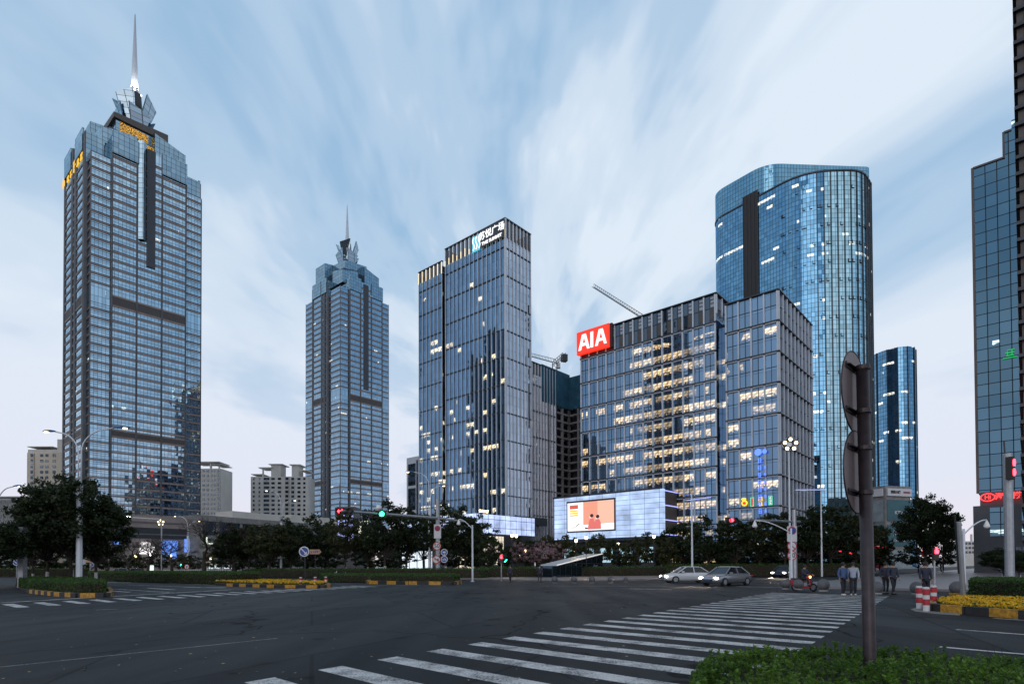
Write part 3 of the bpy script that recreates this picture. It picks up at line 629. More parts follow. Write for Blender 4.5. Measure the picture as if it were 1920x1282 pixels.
def grid_tower(O, w, s, zc, zm, G, base, dz, spire_z, spire_r, sp_base, side_bays, right_bays, name, label, cat, group, bright=True):
    """shaft of banded glass between stone piers, cross-shaped top and a crown of glass shards; O near corner, w along B, s along A"""
    o = thing(name, (0, 0, 0), label, cat, group)
    faces = [(O, BV, -AV, w, right_bays), (O, AV, -BV, s, side_bays), (O + AV * s, BV, AV, w, right_bays), (O + BV * w, AV, BV, s, side_bays)]
    g = MB(); ban = MB(); pier = MB(); lv = MB(); roof = MB()
    cor = O; roof.prism([O + AV * .3 + BV * .3, O + BV * (w - .3) + AV * .3, O + AV * (s - .3) + BV * (w - .3), O + AV * (s - .3) + BV * .3], zc - 2, zc - .2)
    mech = [(base + 4.1 * 12, 4.0), (base + 4.1 * 27, 6.4)]
    lv2 = MB()
    for fi, (P, d, n, L_, bays) in enumerate(faces):
        for bi, (t0, t1) in enumerate(bays):
            u0, u1 = t0 * L_, t1 * L_; corner = bi in (0, len(bays) - 1); top = zc if corner else zm
            off = 0.0 if corner else 1.1
            g.face([v3(P + d * u0 + n * off, base), v3(P + d * u1 + n * off, base), v3(P + d * u1 + n * off, top), v3(P + d * u0 + n * off, top)],
                   [(u0 + fi * 90, base), (u1 + fi * 90, base), (u1 + fi * 90, top), (u0 + fi * 90, top)])
            z = base
            while z < top - 3:
                inm = [1 for mz, mh_ in mech if mz - 1 < z < mz + mh_ - 1.5]
                if not inm:
                    hs = 1.30 if not corner else 1.05
                    ban.fb(P, d, n, u0, u1, off + .03, off + .22, z, z + hs * .62, 0)
                    ban.fb(P, d, n, u0, u1, off + .03, off + .16, z + hs * .80, z + hs, 1)
                    if corner: ban.fb(P, d, n, u0, u1, off + .03, off + .12, z + 3.35, z + 3.5, 1)
                z += 4.1
            for mz, mh_ in (mech if not corner else []):
                mh_ = mh_ * .62
                lv.fb(P, d, n, u0, u1, off + .03, off + .14, mz, mz + mh_, 0)
                if not corner:
                    ban.fb(P, d, n, u0, u1, off + .03, off + .26, mz + mh_ - .1, mz + mh_ + .7, 0); ban.fb(P, d, n, u0, u1, off + .03, off + .26, mz - .9, mz, 0)
                k = mz + .5
                while k < mz + mh_: lv.fb(P, d, n, u0, u1, off + .14, off + .2, k, k + .12, 1); k += .6
        for bi in range(len(bays) - 1):
            u0, u1 = bays[bi][1] * L_, bays[bi + 1][0] * L_; e = bi in (0, len(bays) - 2)
            m_ = (u0 + u1) / 2; hw = (u1 - u0) / 2
            pier.fb(P, d, n, m_ - hw * .8, m_ - hw * .35, .0, 1.5, base, zm + (.5 if not e else -1), 0); pier.fb(P, d, n, m_ + hw * .35, m_ + hw * .8, .0, 1.5, base, zm + (.5 if not e else -1), 0)
            pier.fb(P, d, n, m_ - hw * .35, m_ + hw * .35, .0, 1.35, base, zm - 1, 1)
        # sides of the projecting middle
        for uu in (bays[0][1] * L_ + .02, bays[-1][0] * L_ - .22):
            pass
        pier.fb(P, d, n, -.0, .35, .0, .1, base, zc + .6, 0)
    lo, hi = side_bays[0][1] * s, side_bays[-1][0] * s; lb, hb = right_bays[0][1] * w, right_bays[-1][0] * w
    o.location = (0, 0, 0)
    g.build('glass_wall', G, o); ban.build('spandrel_bands', [M['stone'], M['aludark']], o); pier.build('piers', [M['stonegrey'], M['aludark']], o)
    lv.build('louver_band', [M['louver'], M['aludark']], o)
    roof.build('roof', M['roof'], o)
    def blk(mb, a0, a1, b0, b1, z0, z1, m=0, zs=None, fl=0.0):
        c = [O + AV * a0 + BV * b0, O + AV * a0 + BV * b1, O + AV * a1 + BV * b1, O + AV * a1 + BV * b0]
        zz = zs or [z1] * 4; cc = sum(c, Vector((0, 0))) / 4
        mb.hexa([v3(p, z0) for p in c], [v3(cc + (p - cc) * (1 + fl), zz[i]) for i, p in enumerate(c)], m)
    pj = 1.1; ups = MB()
    blk(ups, -pj + .1, s + pj - .1, lb + .1, hb - .1, zc - 3, zm - .3); blk(ups, lo + .1, hi - .1, -pj + .1, w + pj - .1, zc - 3, zm - .35)
    ups.build('setback_storey', G_CR, o)
    cg = MB()   # glass screens over the middle bays
    for (P, d, n, L_, bays) in faces:
        for bi in range(1, len(bays) - 1):
            if len(bays) == 5 and bi == 2: continue
            u0, u1 = bays[bi][0] * L_ - .6, bays[bi][1] * L_ + .6
            cg = MB(); cg.fb(P, d, n, u0, u1, 1.0, 1.9, zm - 9, zm + 1.6); cg.build('glass_screen', G_CR, o)
    D = dz; f = min(w, s) / 48.5; i6, i14, i15 = 6 * f, 13.5 * f, 16 * f
    t2 = MB(); e = 15 * f
    blk(t2, i6, i6 + e, i6, i6 + e, zm - 2, 0, 0, [208 + D, 211 + D, 219 + D, 211 + D])
    blk(t2, s - i6 - e, s - i6, i6, i6 + e, zm - 2, 0, 0, [221 + D, 223 + D, 223 + D, 221 + D])
    blk(t2, i6, i6 + e, w - i6 - e, w - i6, zm - 2, 0, 0, [217 + D, 213 + D, 216 + D, 221 + D])
    blk(t2, s - i6 - e, s - i6, w - i6 - e, w - i6, zm - 2, 0, 0, [219 + D, 219 + D, 214 + D, 216 + D])
    t2.build('crown_block', G_CR, o)
    t2 = MB(); blk(t2, 10 * f, s - 10 * f, 10 * f, w - 10 * f, zm - 1, 212 + D, 0); t2.build('crown_core', G_DK, o)
    gl = MB()
    for (P, d, n, L_, bays) in faces[:2]:
        gl.fb(P, d, n, L_ * .42, L_ * .58, -7.9 * f, -7.6 * f, zm + 2.5, 210 + D)
    if bright: gl.build('lit_lattice', M['gold_l'], o)
    t3 = MB(); blk(t3, i14, s - i14, i14, w - i14, 212 + D, 0, 0, [220 + D, 222 + D, 226 + D, 222 + D]); t3.build('upper_tier', G_CR, o)
    if bright:
        gl = MB()
        gl.face([v3(O + AV * (i14 - .15) + BV * (i14 + 2), 213.5 + D), v3(O + AV * (i14 - .15) + BV * (w - i14 - 8), 214.5 + D), v3(O + AV * (i14 - .15) + BV * (w - i14 - 8), 218.5 + D), v3(O + AV * (i14 - .15) + BV * (i14 + 2), 219 + D)])
        gl.build('lit_gallery', M['gold_l'], o)
        eb = MB(); blk(eb, i14 - 1, s - i14 + 1, i14 - 1, w - i14 + 1, 219.6 + D, 0, 0, [222 + D, 223.5 + D, 227 + D, 223.5 + D]); eb.build('eave', M['louver'], o)
    C = O + AV * s / 2 + BV * w / 2
    for k in range(8):
        a = math.radians(45 * k) + math.atan2(BV.y, BV.x); dv = Vector((math.cos(a), math.sin(a))); sv = Vector((-dv.y, dv.x))
        tall = k % 2 == 1
        r0, r1, w0, w1, z0, z1 = (2.2, 9.0, 2.6, 4.6, 220, 239.5) if tall else (4.0, 8.5, 2.0, 5.2, 216, 232)
        r0 *= f; r1 *= f; w0 *= f; w1 *= f; z0 += D; z1 += D
        sh = MB(); lean = 1.5 * (1 if k % 4 < 2 else -1)
        sh.hexa([v3(C + dv * r0 - sv * w0, z0), v3(C + dv * r0 + sv * w0, z0), v3(C + dv * (r0 - 1) + sv * w0 * .8, z0), v3(C + dv * (r0 - 1) - sv * w0 * .8, z0)],
                [v3(C + dv * r1 - sv * w1, z1 - lean), v3(C + dv * r1 + sv * w1, z1 + lean), v3(C + dv * (r1 - 1) + sv * w1 * .8, z1 + lean), v3(C + dv * (r1 - 1) - sv * w1 * .8, z1 - lean)])
        sh.build('glass_shard', G_CR, o)
    nk = MB(); nk.tube([v3(C, 218 + D), v3(C, sp_base)], [5.5 * f, 3.2 * f], 8); nk.build('crown_neck', G_DK, o)
    sp = MB(); sp.tube([v3(C, sp_base - 2), v3(C, sp_base + 2), v3(C, sp_base + (spire_z - sp_base) * .6), v3(C, spire_z - 1), v3(C, spire_z)], [spire_r, spire_r * .95, spire_r * .5, spire_r * .16, .05], 12)
    sp = sp.build('spire', M['spire'], o, True)
    if bright:
        for k in range(4):
            a = k * 1.57 + .6; lm = MB(); q = C + Vector((math.cos(a), math.sin(a))) * (spire_r + 1.0); lm.tube([v3(q, sp_base + .2), v3(q, sp_base + .9)], [.35, .45], 8); lm.build('floodlight', M['spireglow'], o)
            ld = bpy.data.lights.new('spire_flood', 'SPOT'); ld.energy = 16000; ld.color = (1, .93, .82); ld.spot_size = R(60); ld.shadow_soft_size = .3
            lo_ = bpy.data.objects.new('spire_flood', ld); COL.objects.link(lo_); lo_.location = v3(C + (q - C) * 1.25, sp_base + 1.0)
            lo_.rotation_euler = (v3(C, sp_base + 12) - lo_.location).to_track_quat('-Z', 'Y').to_euler()
    return o, faces
# gold latticed light for the crown
def goldlat():
    m, t, b = newmat('lit_gold_lattice'); g = nd(t, 'ShaderNodeNewGeometry').outputs['Position']
    v = nd(t, 'ShaderNodeTexVoronoi', feature='DISTANCE_TO_EDGE'); t.links.new(g, v.inputs['Vector']); v.inputs['Scale'].default_value = .55
    e = ramp(t, v.outputs['Distance'], [(.04, 0.0), (.10, 1.0), (.22, .12)]); b.inputs['Base Color'].default_value = (.05, .03, .01, 1)
    t.links.new(mth(t, 'MULTIPLY', e, 1.0), b.inputs['Emission Strength']); b.inputs['Emission Color'].default_value = (1, .50, .05, 1); return m
M['gold_l'] = goldlat()
BR = [(0.006, .165), (.178, .375), (.392, .600), (.617, .828), (.842, .994)]
BL = [(.006, .30), (.36, .62), (.68, .994)]
P1 = at(168, 640, 270)
tw1, fc1 = grid_tower(V2(P1), 48.5, 47, 193.4, 205.5, G_T1, 14.0, 3.2, 289.5, 1.75, 247, [(.006, .10), (.16, .40), (.47, .53), (.60, .84), (.90, .994)], BR, 'skyscraper',
    'tallest banded tower, its gold-lit crown carrying a long white spire', 'skyscraper', 'twin towers with glass crowns and spires')
# dark slot and glass prow on the upper middle bay of the street face
sl_ = MB(); sl_.fb(V2(P1), BV, -AV, 22.7, 26.4, 1.15, 1.6, 148, 206); sl_.build('dark_slot', M['aludark'], tw1)
pw_ = MB(); pr = [V2(P1) + BV * 18.6 - AV * 1.2, V2(P1) + BV * 20.6 - AV * 3.0, V2(P1) + BV * 22.6 - AV * 1.2]; pw_.prism(pr, 160, 208)
pw_ = pw_.build('glass_prow', G_CR, tw1)
# golden sign climbing along the roof edge of the far side face
gs_ = thing('illuminated_sign', (0, 0, 0), 'row of golden glowing characters along the roof edge of the tallest tower', 'sign'); random.seed(5)
def glyph(mb, O, d, n, u, z, w, h, off, th_=.16, m=0, seed=0):
    """an illegible square character: a few strokes"""
    r_ = random.Random(seed)
    t = h * .12
    for k in range(3): zz = z + h * (k * .42 + .02); a_, b_ = sorted((r_.uniform(0, .25), r_.uniform(.7, 1))); mb.fb(O, d, n, u + w * a_, u + w * b_, off, off + th_, zz, zz + t, m)
    for k in range(2): uu = u + w * (.22 + .5 * k + r_.uniform(-.08, .08)); mb.fb(O, d, n, uu, uu + t, off - .02, off + th_ - .02, z + h * r_.uniform(0, .2), z + h * r_.uniform(.75, 1), m)
for k in range(5): ns = MB(); glyph(ns, V2(P1), AV, -BV, 8 + k * 6.2, 193.5, 4.6, 5.0, 1.2, .3, 0, k); ns.build('character', M['goldsign'], gs_)
ns = MB(); ns.disc(v3(V2(P1) + AV * 43 - BV * 1.35, 196.2), -v3(BV, 0), 2.6, .3); ns.build('emblem', M['goldsign'], gs_)
# second tower
P2 = at(638, 700, 431)
tw2, fc2 = grid_tower(V2(P2), 43.5, 48.5, 207.2, 216, G_T2, 14.0, 15.2, 287.2, 1.5, 255.6, [(.006, .30), (.34, .46), (.50, .72), (.76, .994)], BR[:], 'skyscraper',
    'smaller-looking far tower of the pair, thin dark spire and unlit crown', 'skyscraper', 'twin towers with glass crowns and spires', bright=False)
sl_ = MB(); sl_.fb(V2(P2), BV, -AV, 19.4, 23.6, 1.15, 1.5, 135, 215); sl_.build('dark_slot', M['aludark'], tw2)
sl_ = MB(); sl_.fb(V2(P2), AV, -BV, 17.8, 20.8, 1.15, 1.5, 14, 207); sl_.build('dark_slot', M['aludark'], tw2)

# ---------------------------------------------------------------- the pale slab block with roof fins (two blocks, one slot)
PS = V2(at(948, 640, 230)); zS = at(948, 409, 230).z
sm = thing('office_tower', (0, 0, 0), 'dark glass tower whose roof carries the white THE SUMMIT sign', 'office tower')
g = MB(); g2 = MB(); fin = MB(); bm_ = MB(); rf = MB()
def wallq(mb, O, d, L_, z0, z1, uo=0, off=Vector((0, 0))):
    mb.face([v3(O + off, z0), v3(O + d * L_ + off, z0), v3(O + d * L_ + off, z1), v3(O + off, z1)], [(uo, z0), (uo + L_, z0), (uo + L_, z1), (uo, z1)])
zb = 20.5; z2 = zS - 4.3; z3 = at(997, 676, 241).z
wallq(g, PS, AV, 34.3, zb, zS - 7); wallq(g2, PS, BV, 15.3, zb, zS - 7, 3)
PB = PS + AV * 36.6; wallq(g, PB, AV, 15.3, zb - 8, z2 - 5, 40); wallq(g, PB, BV, 20, zb, z2 - 2, 60)
wallq(g, PS + AV * 34.3, BV, 22, zb, zS - 1, 90); wallq(g, PS + BV * 15.3, AV, 34.3, zb, zS - 1, 120); wallq(g, PB + AV * 15.3, BV, 20, zb, z2 - 1, 140); wallq(g, PB + BV * 20, AV, 15.3, zb, z2 - 1, 140)
PR = PS + BV * 15.9; g4 = MB(); wallq(g4, PR, BV, 15.8, 5, z3 - 5, 30); wallq(g2, PR + BV * 15.8, AV, 20, 5, z3, 60)
wallq(g, PR, AV, 20, 30, z3, 80)
rf.prism([PS + AV * .4 + BV * .4, PS + AV * 33.9 + BV * .4, PS + AV * 33.9 + BV * 14.9, PS + AV * .4 + BV * 14.9], zS - 10, zS - 8)
rf.prism([PB + AV * .4 + BV * .4, PB + AV * 14.9 + BV * .4, PB + AV * 14.9 + BV * 19.6, PB + AV * .4 + BV * 19.6], z2 - 8, z2 - 6)
rf.prism([PR + AV * .4 + BV * .4, PR + AV * 19.6 + BV * .4, PR + AV * 19.6 + BV * 15.4, PR + AV * .4 + BV * 15.4], z3 - 6, z3 - 4)
rf.prism([PB + BV * 8, PB + BV * 8 - AV * 2.3, PB + BV * 9 - AV * 2.3, PB + BV * 9], zb, zS - 12)
def finrow(O, d, n, L_, sp_, z0, z1, crown, w=.27, dp=.42, hz_=10.8, first=.0):
    k = 0; cnt_ = round(L_ / sp_)
    for k in range(cnt_ + 1):
        u = L_ * k / cnt_; f1 = MB(); f1.fb(O, d, n, u - w / 2, u + w / 2, .05, dp, z0, z1); f1.build('fin', M['alu'], sm)
        if k < cnt_ and crown: # slatted crown: alternate infill
            bm_.fb(O, d, n, u + sp_ * .42, u + sp_ * .92, -.15, .02, z1 - crown, z1 - .3, 2); bm_.fb(O, d, n, u + sp_ * .42 + .35, u + sp_ * .92 - .25, .02, .05, z1 - crown * random.uniform(.45, .8), z1 - crown * .15, 1)
    z = z1 - crown - 4.0
    while z > z0 + 2: bm_.fb(O, d, n, -.2, L_ + .2, .04, .32, z - .35, z, 0); z -= hz_
    bm_.fb(O, d, n, -.3, L_ + .3, -.3, .5, z1 - .3, z1 + .1, 0)
finrow(PS, AV, -BV, 34.3, 2.45, zb, zS, 7); finrow(PS, BV, -AV, 15.3, 2.2, zb, zS, 7.5); finrow(PB, AV, -BV, 15.3, 2.55, zb - 8, z2, 5)
finrow(PR, BV, -AV, 15.8, 2.1, 5, z3, 5)
for O_, d_, L_ in ((PS + AV * 34.3, BV, 15.3), (PS + BV * 15.3, AV, 34.3)): bm_.prism([O_, O_ + d_ * L_, O_ + d_ * L_ + (BV if d_ is AV else AV) * .3, O_ + (BV if d_ is AV else AV) * .3], zS - 7, zS + .1, 0)
fin.fb(PS, BV, -AV, -.35, .25, -.35, .5, zb, zS)
M['crownpanel'] = pbr('crown_panel', (.07, .09, .12), .3, .4); M['finlight'] = emit('fin_uplight', (1, .82, .5), 1.1)
g.build('glass_wall', G_SU, sm); g2.build('side_glass_wall', G_SUR, sm); g4.build('wing_glass_wall', glass('sky_toned_wing_glass', tint=(.86, .86, .93), refl=.6, pw=1.05, ph=3.6, lw=.10, tilt=.012, seed=15, dark=(.42, .42, .46)), sm); fin.build('corner_post', M['alu'], sm); bm_.build('crown_and_beams', [M['aludark'], M['crownpanel'], M['louver']], sm); rf.build('roof', M['roof'], sm)  # pale base colour of the wing panes stands in for a bright sky reflection
ul = MB()
for k in range(15):
    u = 34.3 * k / 14; ul.fb(PS, AV, -BV, u - .22, u + .22, .46, .52, zS - 7.6, zS - 4.2 - (k % 3) * .6)
for k in range(7):
    u = 15.3 * k / 6; ul.fb(PB, AV, -BV, u - .22, u + .22, .46, .52, z2 - 5.6, z2 - .6)
ul.build('fin_uplights', M['finlight'], sm)
st_ = MB(); st_.fb(PS - BV * 3 - AV * 3, AV, -BV, -4, 16, -20, -2, 17.5, 20.5); st_.fb(PS, BV, -AV, -2, 16, -1, 2.5, 18.2, 20.4); st_.build('soffit', M['aludark'], sm)
# the sign
sg = thing('roof_sign', (0, 0, 0), 'white characters above THE SUMMIT with a wavy blue emblem on the roof screen', 'sign')
def face_text(body, size, u, z, O, d, n, mat, parent, off=.8, depth=.1, bold=0.02, sx=1.0, name='lettering'):
    """text on a facade, read from outside: runs opposite to the outward walk when needed"""
    rd = Vector((-n.y, n.x)); 
    return curve_text(name, body, size, mat, parent, v3(O + d * u + n * off, z), rd, depth, bold=bold, sx=sx)
face_text('苏悦广场', 3.5, 6.6, zS - 3.2, PS, AV, -BV, M['whitesign'], sg, bold=.03)
face_text('THE SUMMIT', 1.75, 6.6, zS - 6.3, PS, AV, -BV, M['whitesign'], sg, bold=.03, sx=1.1)
em_ = MB(); em_.fb(PS, AV, -BV, 13.2, 17.6, .55, .75, zS - 7.9, zS - 1.6); em_.build('emblem_board', M['cyansign'], sg)
em_ = MB(); em_.fb(PS, AV, -BV, -.2, 13.15, .5, .7, zS - 7.6, zS - .6); em_.build('backing_board', M['aludark'], sg)
em_ = MB()
for k in range(3):
    pts = [v3(PS + AV * (17.0 - k * 1.65 - .55 * math.sin(q / 8 * 6.28) - .4 + (q / 8 - .5) * -.5) - BV * .95, zS - 7.3 + q / 8 * 5.2) for q in range(9)]
    em_.tube(pts, .24, 6)
em_.build('emblem', M['whitesign'], sg)
# podium with lit panels
def litpanel(name, c, st, pw=5, ph=1.5, lw=.12):
    m, t, b = newmat(name); uv = nd(t, 'ShaderNodeUVMap'); sp = nd(t, 'ShaderNodeSeparateXYZ'); t.links.new(uv.outputs[0], sp.inputs[0])
    pu, pv = mth(t, 'DIVIDE', sp.outputs[0], pw), mth(t, 'DIVIDE', sp.outputs[1], ph)
    ln = mth(t, 'MAXIMUM', mth(t, 'LESS_THAN', mth(t, 'FRACT', pu), lw / pw), mth(t, 'LESS_THAN', mth(t, 'FRACT', pv), lw / ph))
    wn = nd(t, 'ShaderNodeTexWhiteNoise', noise_dimensions='2D'); t.links.new(comb(t, mth(t, 'FLOOR', pu), mth(t, 'FLOOR', pv)), wn.inputs[0])
    n_ = noi(t, uv.outputs[0], .22, 2)
    s_ = mth(t, 'MULTIPLY', mth(t, 'SUBTRACT', 1.0, mth(t, 'MULTIPLY', ln, .93)), mth(t, 'ADD', mth(t, 'MULTIPLY', wn.outputs[0], .14), mth(t, 'MULTIPLY', n_, 1.5)))
    b.inputs['Base Color'].default_value = (.25, .28, .33, 1); b.inputs['Roughness'].default_value = .3
    b.inputs['Emission Color'].default_value = (*c, 1); t.links.new(mth(t, 'MULTIPLY', s_, st), b.inputs['Emission Strength']); return m
M['litpanel'] = litpanel('backlit_panel', (.46, .62, .95), 1.0, 4.9, 1.53)
M['litpanel2'] = litpanel('backlit_podium_panel', (.52, .64, 1.0), 1.1, 3.0, 3.0, .2)
pdm = thing('podium_building', (0, 0, 0), 'low block wrapped in glowing pale blue panels at the foot of the SUMMIT tower', 'building')
PP = V2(at(893, 1000, 205)); zt = at(895, 962, 205).z
w_ = MB(); w_.fb(PP, BV, -AV, 0, 32, -30, 0, .1, zt - 7); w_.fb(PP, AV, -BV, 0, 40, -30, -.01, .1, zt - 7.02); w_.build('wall', M['stonegrey'], pdm)
p_ = MB(); wallq(p_, PP - AV * .3 - BV * .3, BV, 32, zt - 6.8, zt, 0); wallq(p_, PP - BV * .3 - AV * .3, AV, 40, zt - 6.8, zt, 50); p_.build('lit_panel', M['litpanel2'], pdm)
s_ = MB(); s_.prism([PP, PP + BV * 32, PP + BV * 32 + AV * 28, PP + AV * 40 + BV * 28, PP + AV * 40], zt - 7, zt - .1); s_.build('roof', M['roof'], pdm)
M['shopglow'] = litpanel('shop_window_glow', (1, .86, .62), 1.0, 1.7, 3.4, .22)
sh_ = MB(); wallq(sh_, PP - AV * .12 + BV * 1, BV, 13, 2, zt - 7.6, 0); wallq(sh_, PP - BV * .12 + AV * 1, AV, 36, .6, zt - 8, 20); sh_.build('shop_window', M['shopglow'], pdm)
tag(curve_text('shop_sign', 'SUMMIT', 1.3, M['warmlamp'], None, v3(PP - AV * .3 + BV * 3.5, zt + .9), (BV.x, BV.y), .1), 'small warm glowing letters on the edge of the lit podium', 'sign')

# ---------------------------------------------------------------- small framed building left of it
PL = V2(at(784, 900, 300)); sb = thing('office_building', (0, 0, 0), 'pale framed low tower with four big dark windows left of the SUMMIT', 'building')
zt = at(770, 858, 305).z; w_ = MB(); w_.prism([PL, PL + AV * 9.2, PL + AV * 9.2 + BV * 14, PL + BV * 14], .1, zt); w_.build('wall', M['alu'], sb)
for k in range(4):
    q = MB(); q.fb(PL, AV, -BV, 2.0, 7.9, .02, .1, zt - 2 - (k + 1) * 12.6, zt - 3.4 - k * 12.6); q.build('window', G_DK, sb)
q = MB(); q.fb(PL, AV, -BV, .1, 1.3, .02, .1, 2, zt - 2); q.build('side_glazing', G_DK, sb)

# ---------------------------------------------------------------- concrete frame under construction
cb = thing('unfinished_building', (0, 0, 0), 'bare concrete frame under construction topped with blue-green netting', 'building')
PC = V2(at(1067, 800, 262)); zt = at(1067, 708, 262).z
fr_ = MB(); dk = MB(); nt_ = MB()
def cframe(O, d, n, L_, z0, z1):
    nb = round(L_ / 5.2)
    for k in range(nb + 1): u = L_ * k / nb; fr_.fb(O, d, n, u - .45, u + .45, -.6, .3, z0, z1)
    z = z0
    while z < z1: fr_.fb(O, d, n, 0, L_, -1.2, .2, z, z + .75); z += 3.5
    dk.fb(O, d, n, 0, L_, -3.4, -3, z0, z1)
cframe(PC, BV, -AV, 26, 1, zt - 13); cframe(PC, AV * -1, -BV, 20, 1, zt - 13); cframe(PC - BV * 0, AV, -BV, 12, 1, zt - 13)
# re-entrant corner: left wing comes forward
PW = PC - BV * 20
cframe(PC, -BV, -AV, 20, 1, zt - 13)
nt_.fb(PC, -BV, -AV, 0, 20, .35, .55, zt - 14.5, zt + 1); nt_.fb(PC, -AV, -BV, 0, 24, .35, .55, zt - 14.5, zt - .2)
mn, t, b = newmat('safety_net'); gpos = nd(t, 'ShaderNodeNewGeometry').outputs['Position']
t.links.new(ramp(t, noi(t, gpos, .35, 5, .7), [(.35, (.003, .035, .07)), (.6, (.006, .07, .12)), (.75, (.03, .14, .19))]), b.inputs['Base Color']); b.inputs['Roughness'].default_value = .8
fr_.build('concrete_frame', pbr('raw_concrete', (.17, .165, .17), .9, var=.3, scale=.2), cb); dk.build('interior', M['aludark'], cb); nt_.build('safety_net', mn, cb)

# ---------------------------------------------------------------- tower cranes
def crane(label, mast, z0, z1, d, lj, lc, rise=.0, col='darkmetal'):
    o = thing('tower_crane', (0, 0, 0), label, 'crane', 'tower cranes over the building site')
    def truss(mb, p, q, w, n, tri=False):
        p, q = Vector(p), Vector(q); ax = (q - p).normalized(); sd = ax.cross(Vector((0, 0, 1)))
        sd = Vector((1, 0, 0)) if sd.length < .1 else sd.normalized(); up_ = sd.cross(ax)
        ch = [sd * w / 2 - up_ * w / 2, -sd * w / 2 - up_ * w / 2, -sd * w / 2 + up_ * w / 2, sd * w / 2 + up_ * w / 2] if not tri else [sd * w / 2, -sd * w / 2, up_ * w]
        for c in ch: mb.beam(p + c, q + c, w * .13)
        for i in range(n):
            a, b2 = p + (q - p) * i / n, p + (q - p) * (i + 1) / n
            for k in range(len(ch)): mb.beam(a + ch[k], b2 + ch[(k + 1) % len(ch)], w * .08)
    m = MB(); truss(m, v3(mast, z0), v3(mast, z1), 2.0, int((z1 - z0) / 2.2)); m.build('mast', M[col], o)
    tip = v3(V2(mast) + V2(d) * lj, z1 + rise); m = MB(); truss(m, v3(mast, z1), tip, 1.6, int(lj / 2), True); m.build('jib', M[col], o)
    cj = v3(V2(mast) - V2(d) * lc, z1); m = MB(); truss(m, v3(mast, z1), cj, 1.4, int(lc / 2)); m.box((cj.x, cj.y), 1.2, 1.2, z1 - 3.2, z1 - .2, math.atan2(d[1], d[0])); m.build('counter_jib', M[col], o)
    m = MB(); m.box((mast[0] + 1.7, mast[1]), .9, .9, z1 - 2.6, z1 - .3); m.build('cab', M['white'], o)
    return o
tipP = at(1112, 538, 330); base_ = at(1197, 592, 290)
dv = V2(tipP) - V2(base_); ln_ = dv.length; dv.normalize()
mast = V2(base_) - dv * 12
slope = (tipP.z - base_.z) / ln_
crane('long crane jib rising to the sky above the red AIA sign', mast, 20, base_.z - slope * 12, dv, ln_ + 12, 12, tipP.z - (base_.z - slope * 12))
pa, pb_ = at(1000, 660, 300), at(1057, 693, 262); dv = (V2(pa) - V2(pb_)).normalized(); md = V2(at(1040, 680, 273))
crane('short tan crane arm pointing past the SUMMIT tower side', md, 10, at(1040, 680, 273).z, dv, (V2(pa) - md).length + 6, (md - V2(pb_)).length, at(1000, 660, 300).z - at(1040, 680, 273).z, 'darkmetal')
# ---------------------------------------------------------------- office block with the red sign
PA = V2(at(1460, 750, 160)); zA = at(1460, 542, 160).z
LA = 64.4; zL = at(1343, 549, 171.4).z
of = thing('office_building', (0, 0, 0), 'wide gridded glass office block with many warm lit floors', 'office building')
g = MB(); gs = MB(); fin = MB(); bm_ = MB(); pn = MB(); rf = MB()
PLb = PA + AV * 17.25; LL = LA - 17.25
wallq(g, PA, AV, 14.1, 0.2, zA - .3, 0); wallq(g, PLb, AV, LL, .2, zL - 8.4, 17.2)
pc_ = MB(); pc_.face([v3(PLb, zL - 8.4), v3(PLb + AV * LL, zL - 8.4), v3(PLb + AV * LL, zL - .2), v3(PLb, zL - .2)], [(0, 0), (LL, 0), (LL, 8), (0, 8)])
wallq(gs, PA, BV, 32, .2, zA - .3, 0)
wallq(g, PA + AV * 14.1, AV, 3.15, .2, zL - 9, 14.1, BV * 4.5); wallq(gs, PLb, BV, 26, zA - 3, zL - .2, 40); wallq(gs, PA + AV * 14.1, BV, 20, .2, zA, 50)
wallq(gs, PLb, BV, 6, .2, zA, 60)
wallq(gs, PLb + AV * LL, BV, 30, .2, zL, 80); wallq(gs, PA + BV * 32, AV, 60, .2, zA, 120)
rf.prism([PA + AV * .3 + BV * .3, PA + AV * 13.8 + BV * .3, PA + AV * 13.8 + BV * 31.7, PA + AV * .3 + BV * 31.7], zA - 3, zA - 1.6)
rf.prism([PLb + AV * .3 + BV * .3, PLb + AV * (LL - .3) + BV * .3, PLb + AV * (LL - .3) + BV * 25.7, PLb + AV * .3 + BV * 25.7], zL - 6, zL - 5)
rf.prism([PA + AV * 14 + BV * 4.8, PA + AV * 17 + BV * 4.8, PA + AV * 17 + BV * 20, PA + AV * 14 + BV * 20], zL - 9.3, zL - 8.8)
rf.prism([PLb + AV * LL, PLb + AV * LL + BV * 30, PA + BV * 32 + AV * LA, PA + BV * 32], .2, 3)
def aia_face(O, d, n, L_, nb, z0, z1, hz_=8.4, fw=.40, fd=.5, trim=True):
    for k in range(nb + 1):
        u = L_ * k / nb
        z = z1 - .3; f1 = MB()
        while z > z0 + .5:
            zz = max(z0, z - hz_); f1.fb(O, d, n, u - fw / 2, u + fw / 2, .03, fd, zz + .22, z - .22)
            z -= hz_
        f1.build('fin', M['alu'], of)
        if k < nb: 
            bm_.fb(O, d, n, u + L_ / nb / 2 - .06, u + L_ / nb / 2 + .06, .02, .12, z0, z1)
    z = z1
    while z > z0:
        bm_.fb(O, d, n, -.35, L_ + .35, .02, .62, z - .3, z); z -= hz_ 
    z = z1 - hz_
    while z > z0:
        if trim:
            for k in range(nb):
                u = L_ * k / nb; fin.fb(O, d, n, u + .3, u + L_ / nb - .3, .02, .40, z - .62, z - .34)
        z -= hz_
    z = z1 - hz_ / 2
    while z > z0: bm_.fb(O, d, n, 0, L_, .02, .14, z - .09, z + .05); z -= hz_
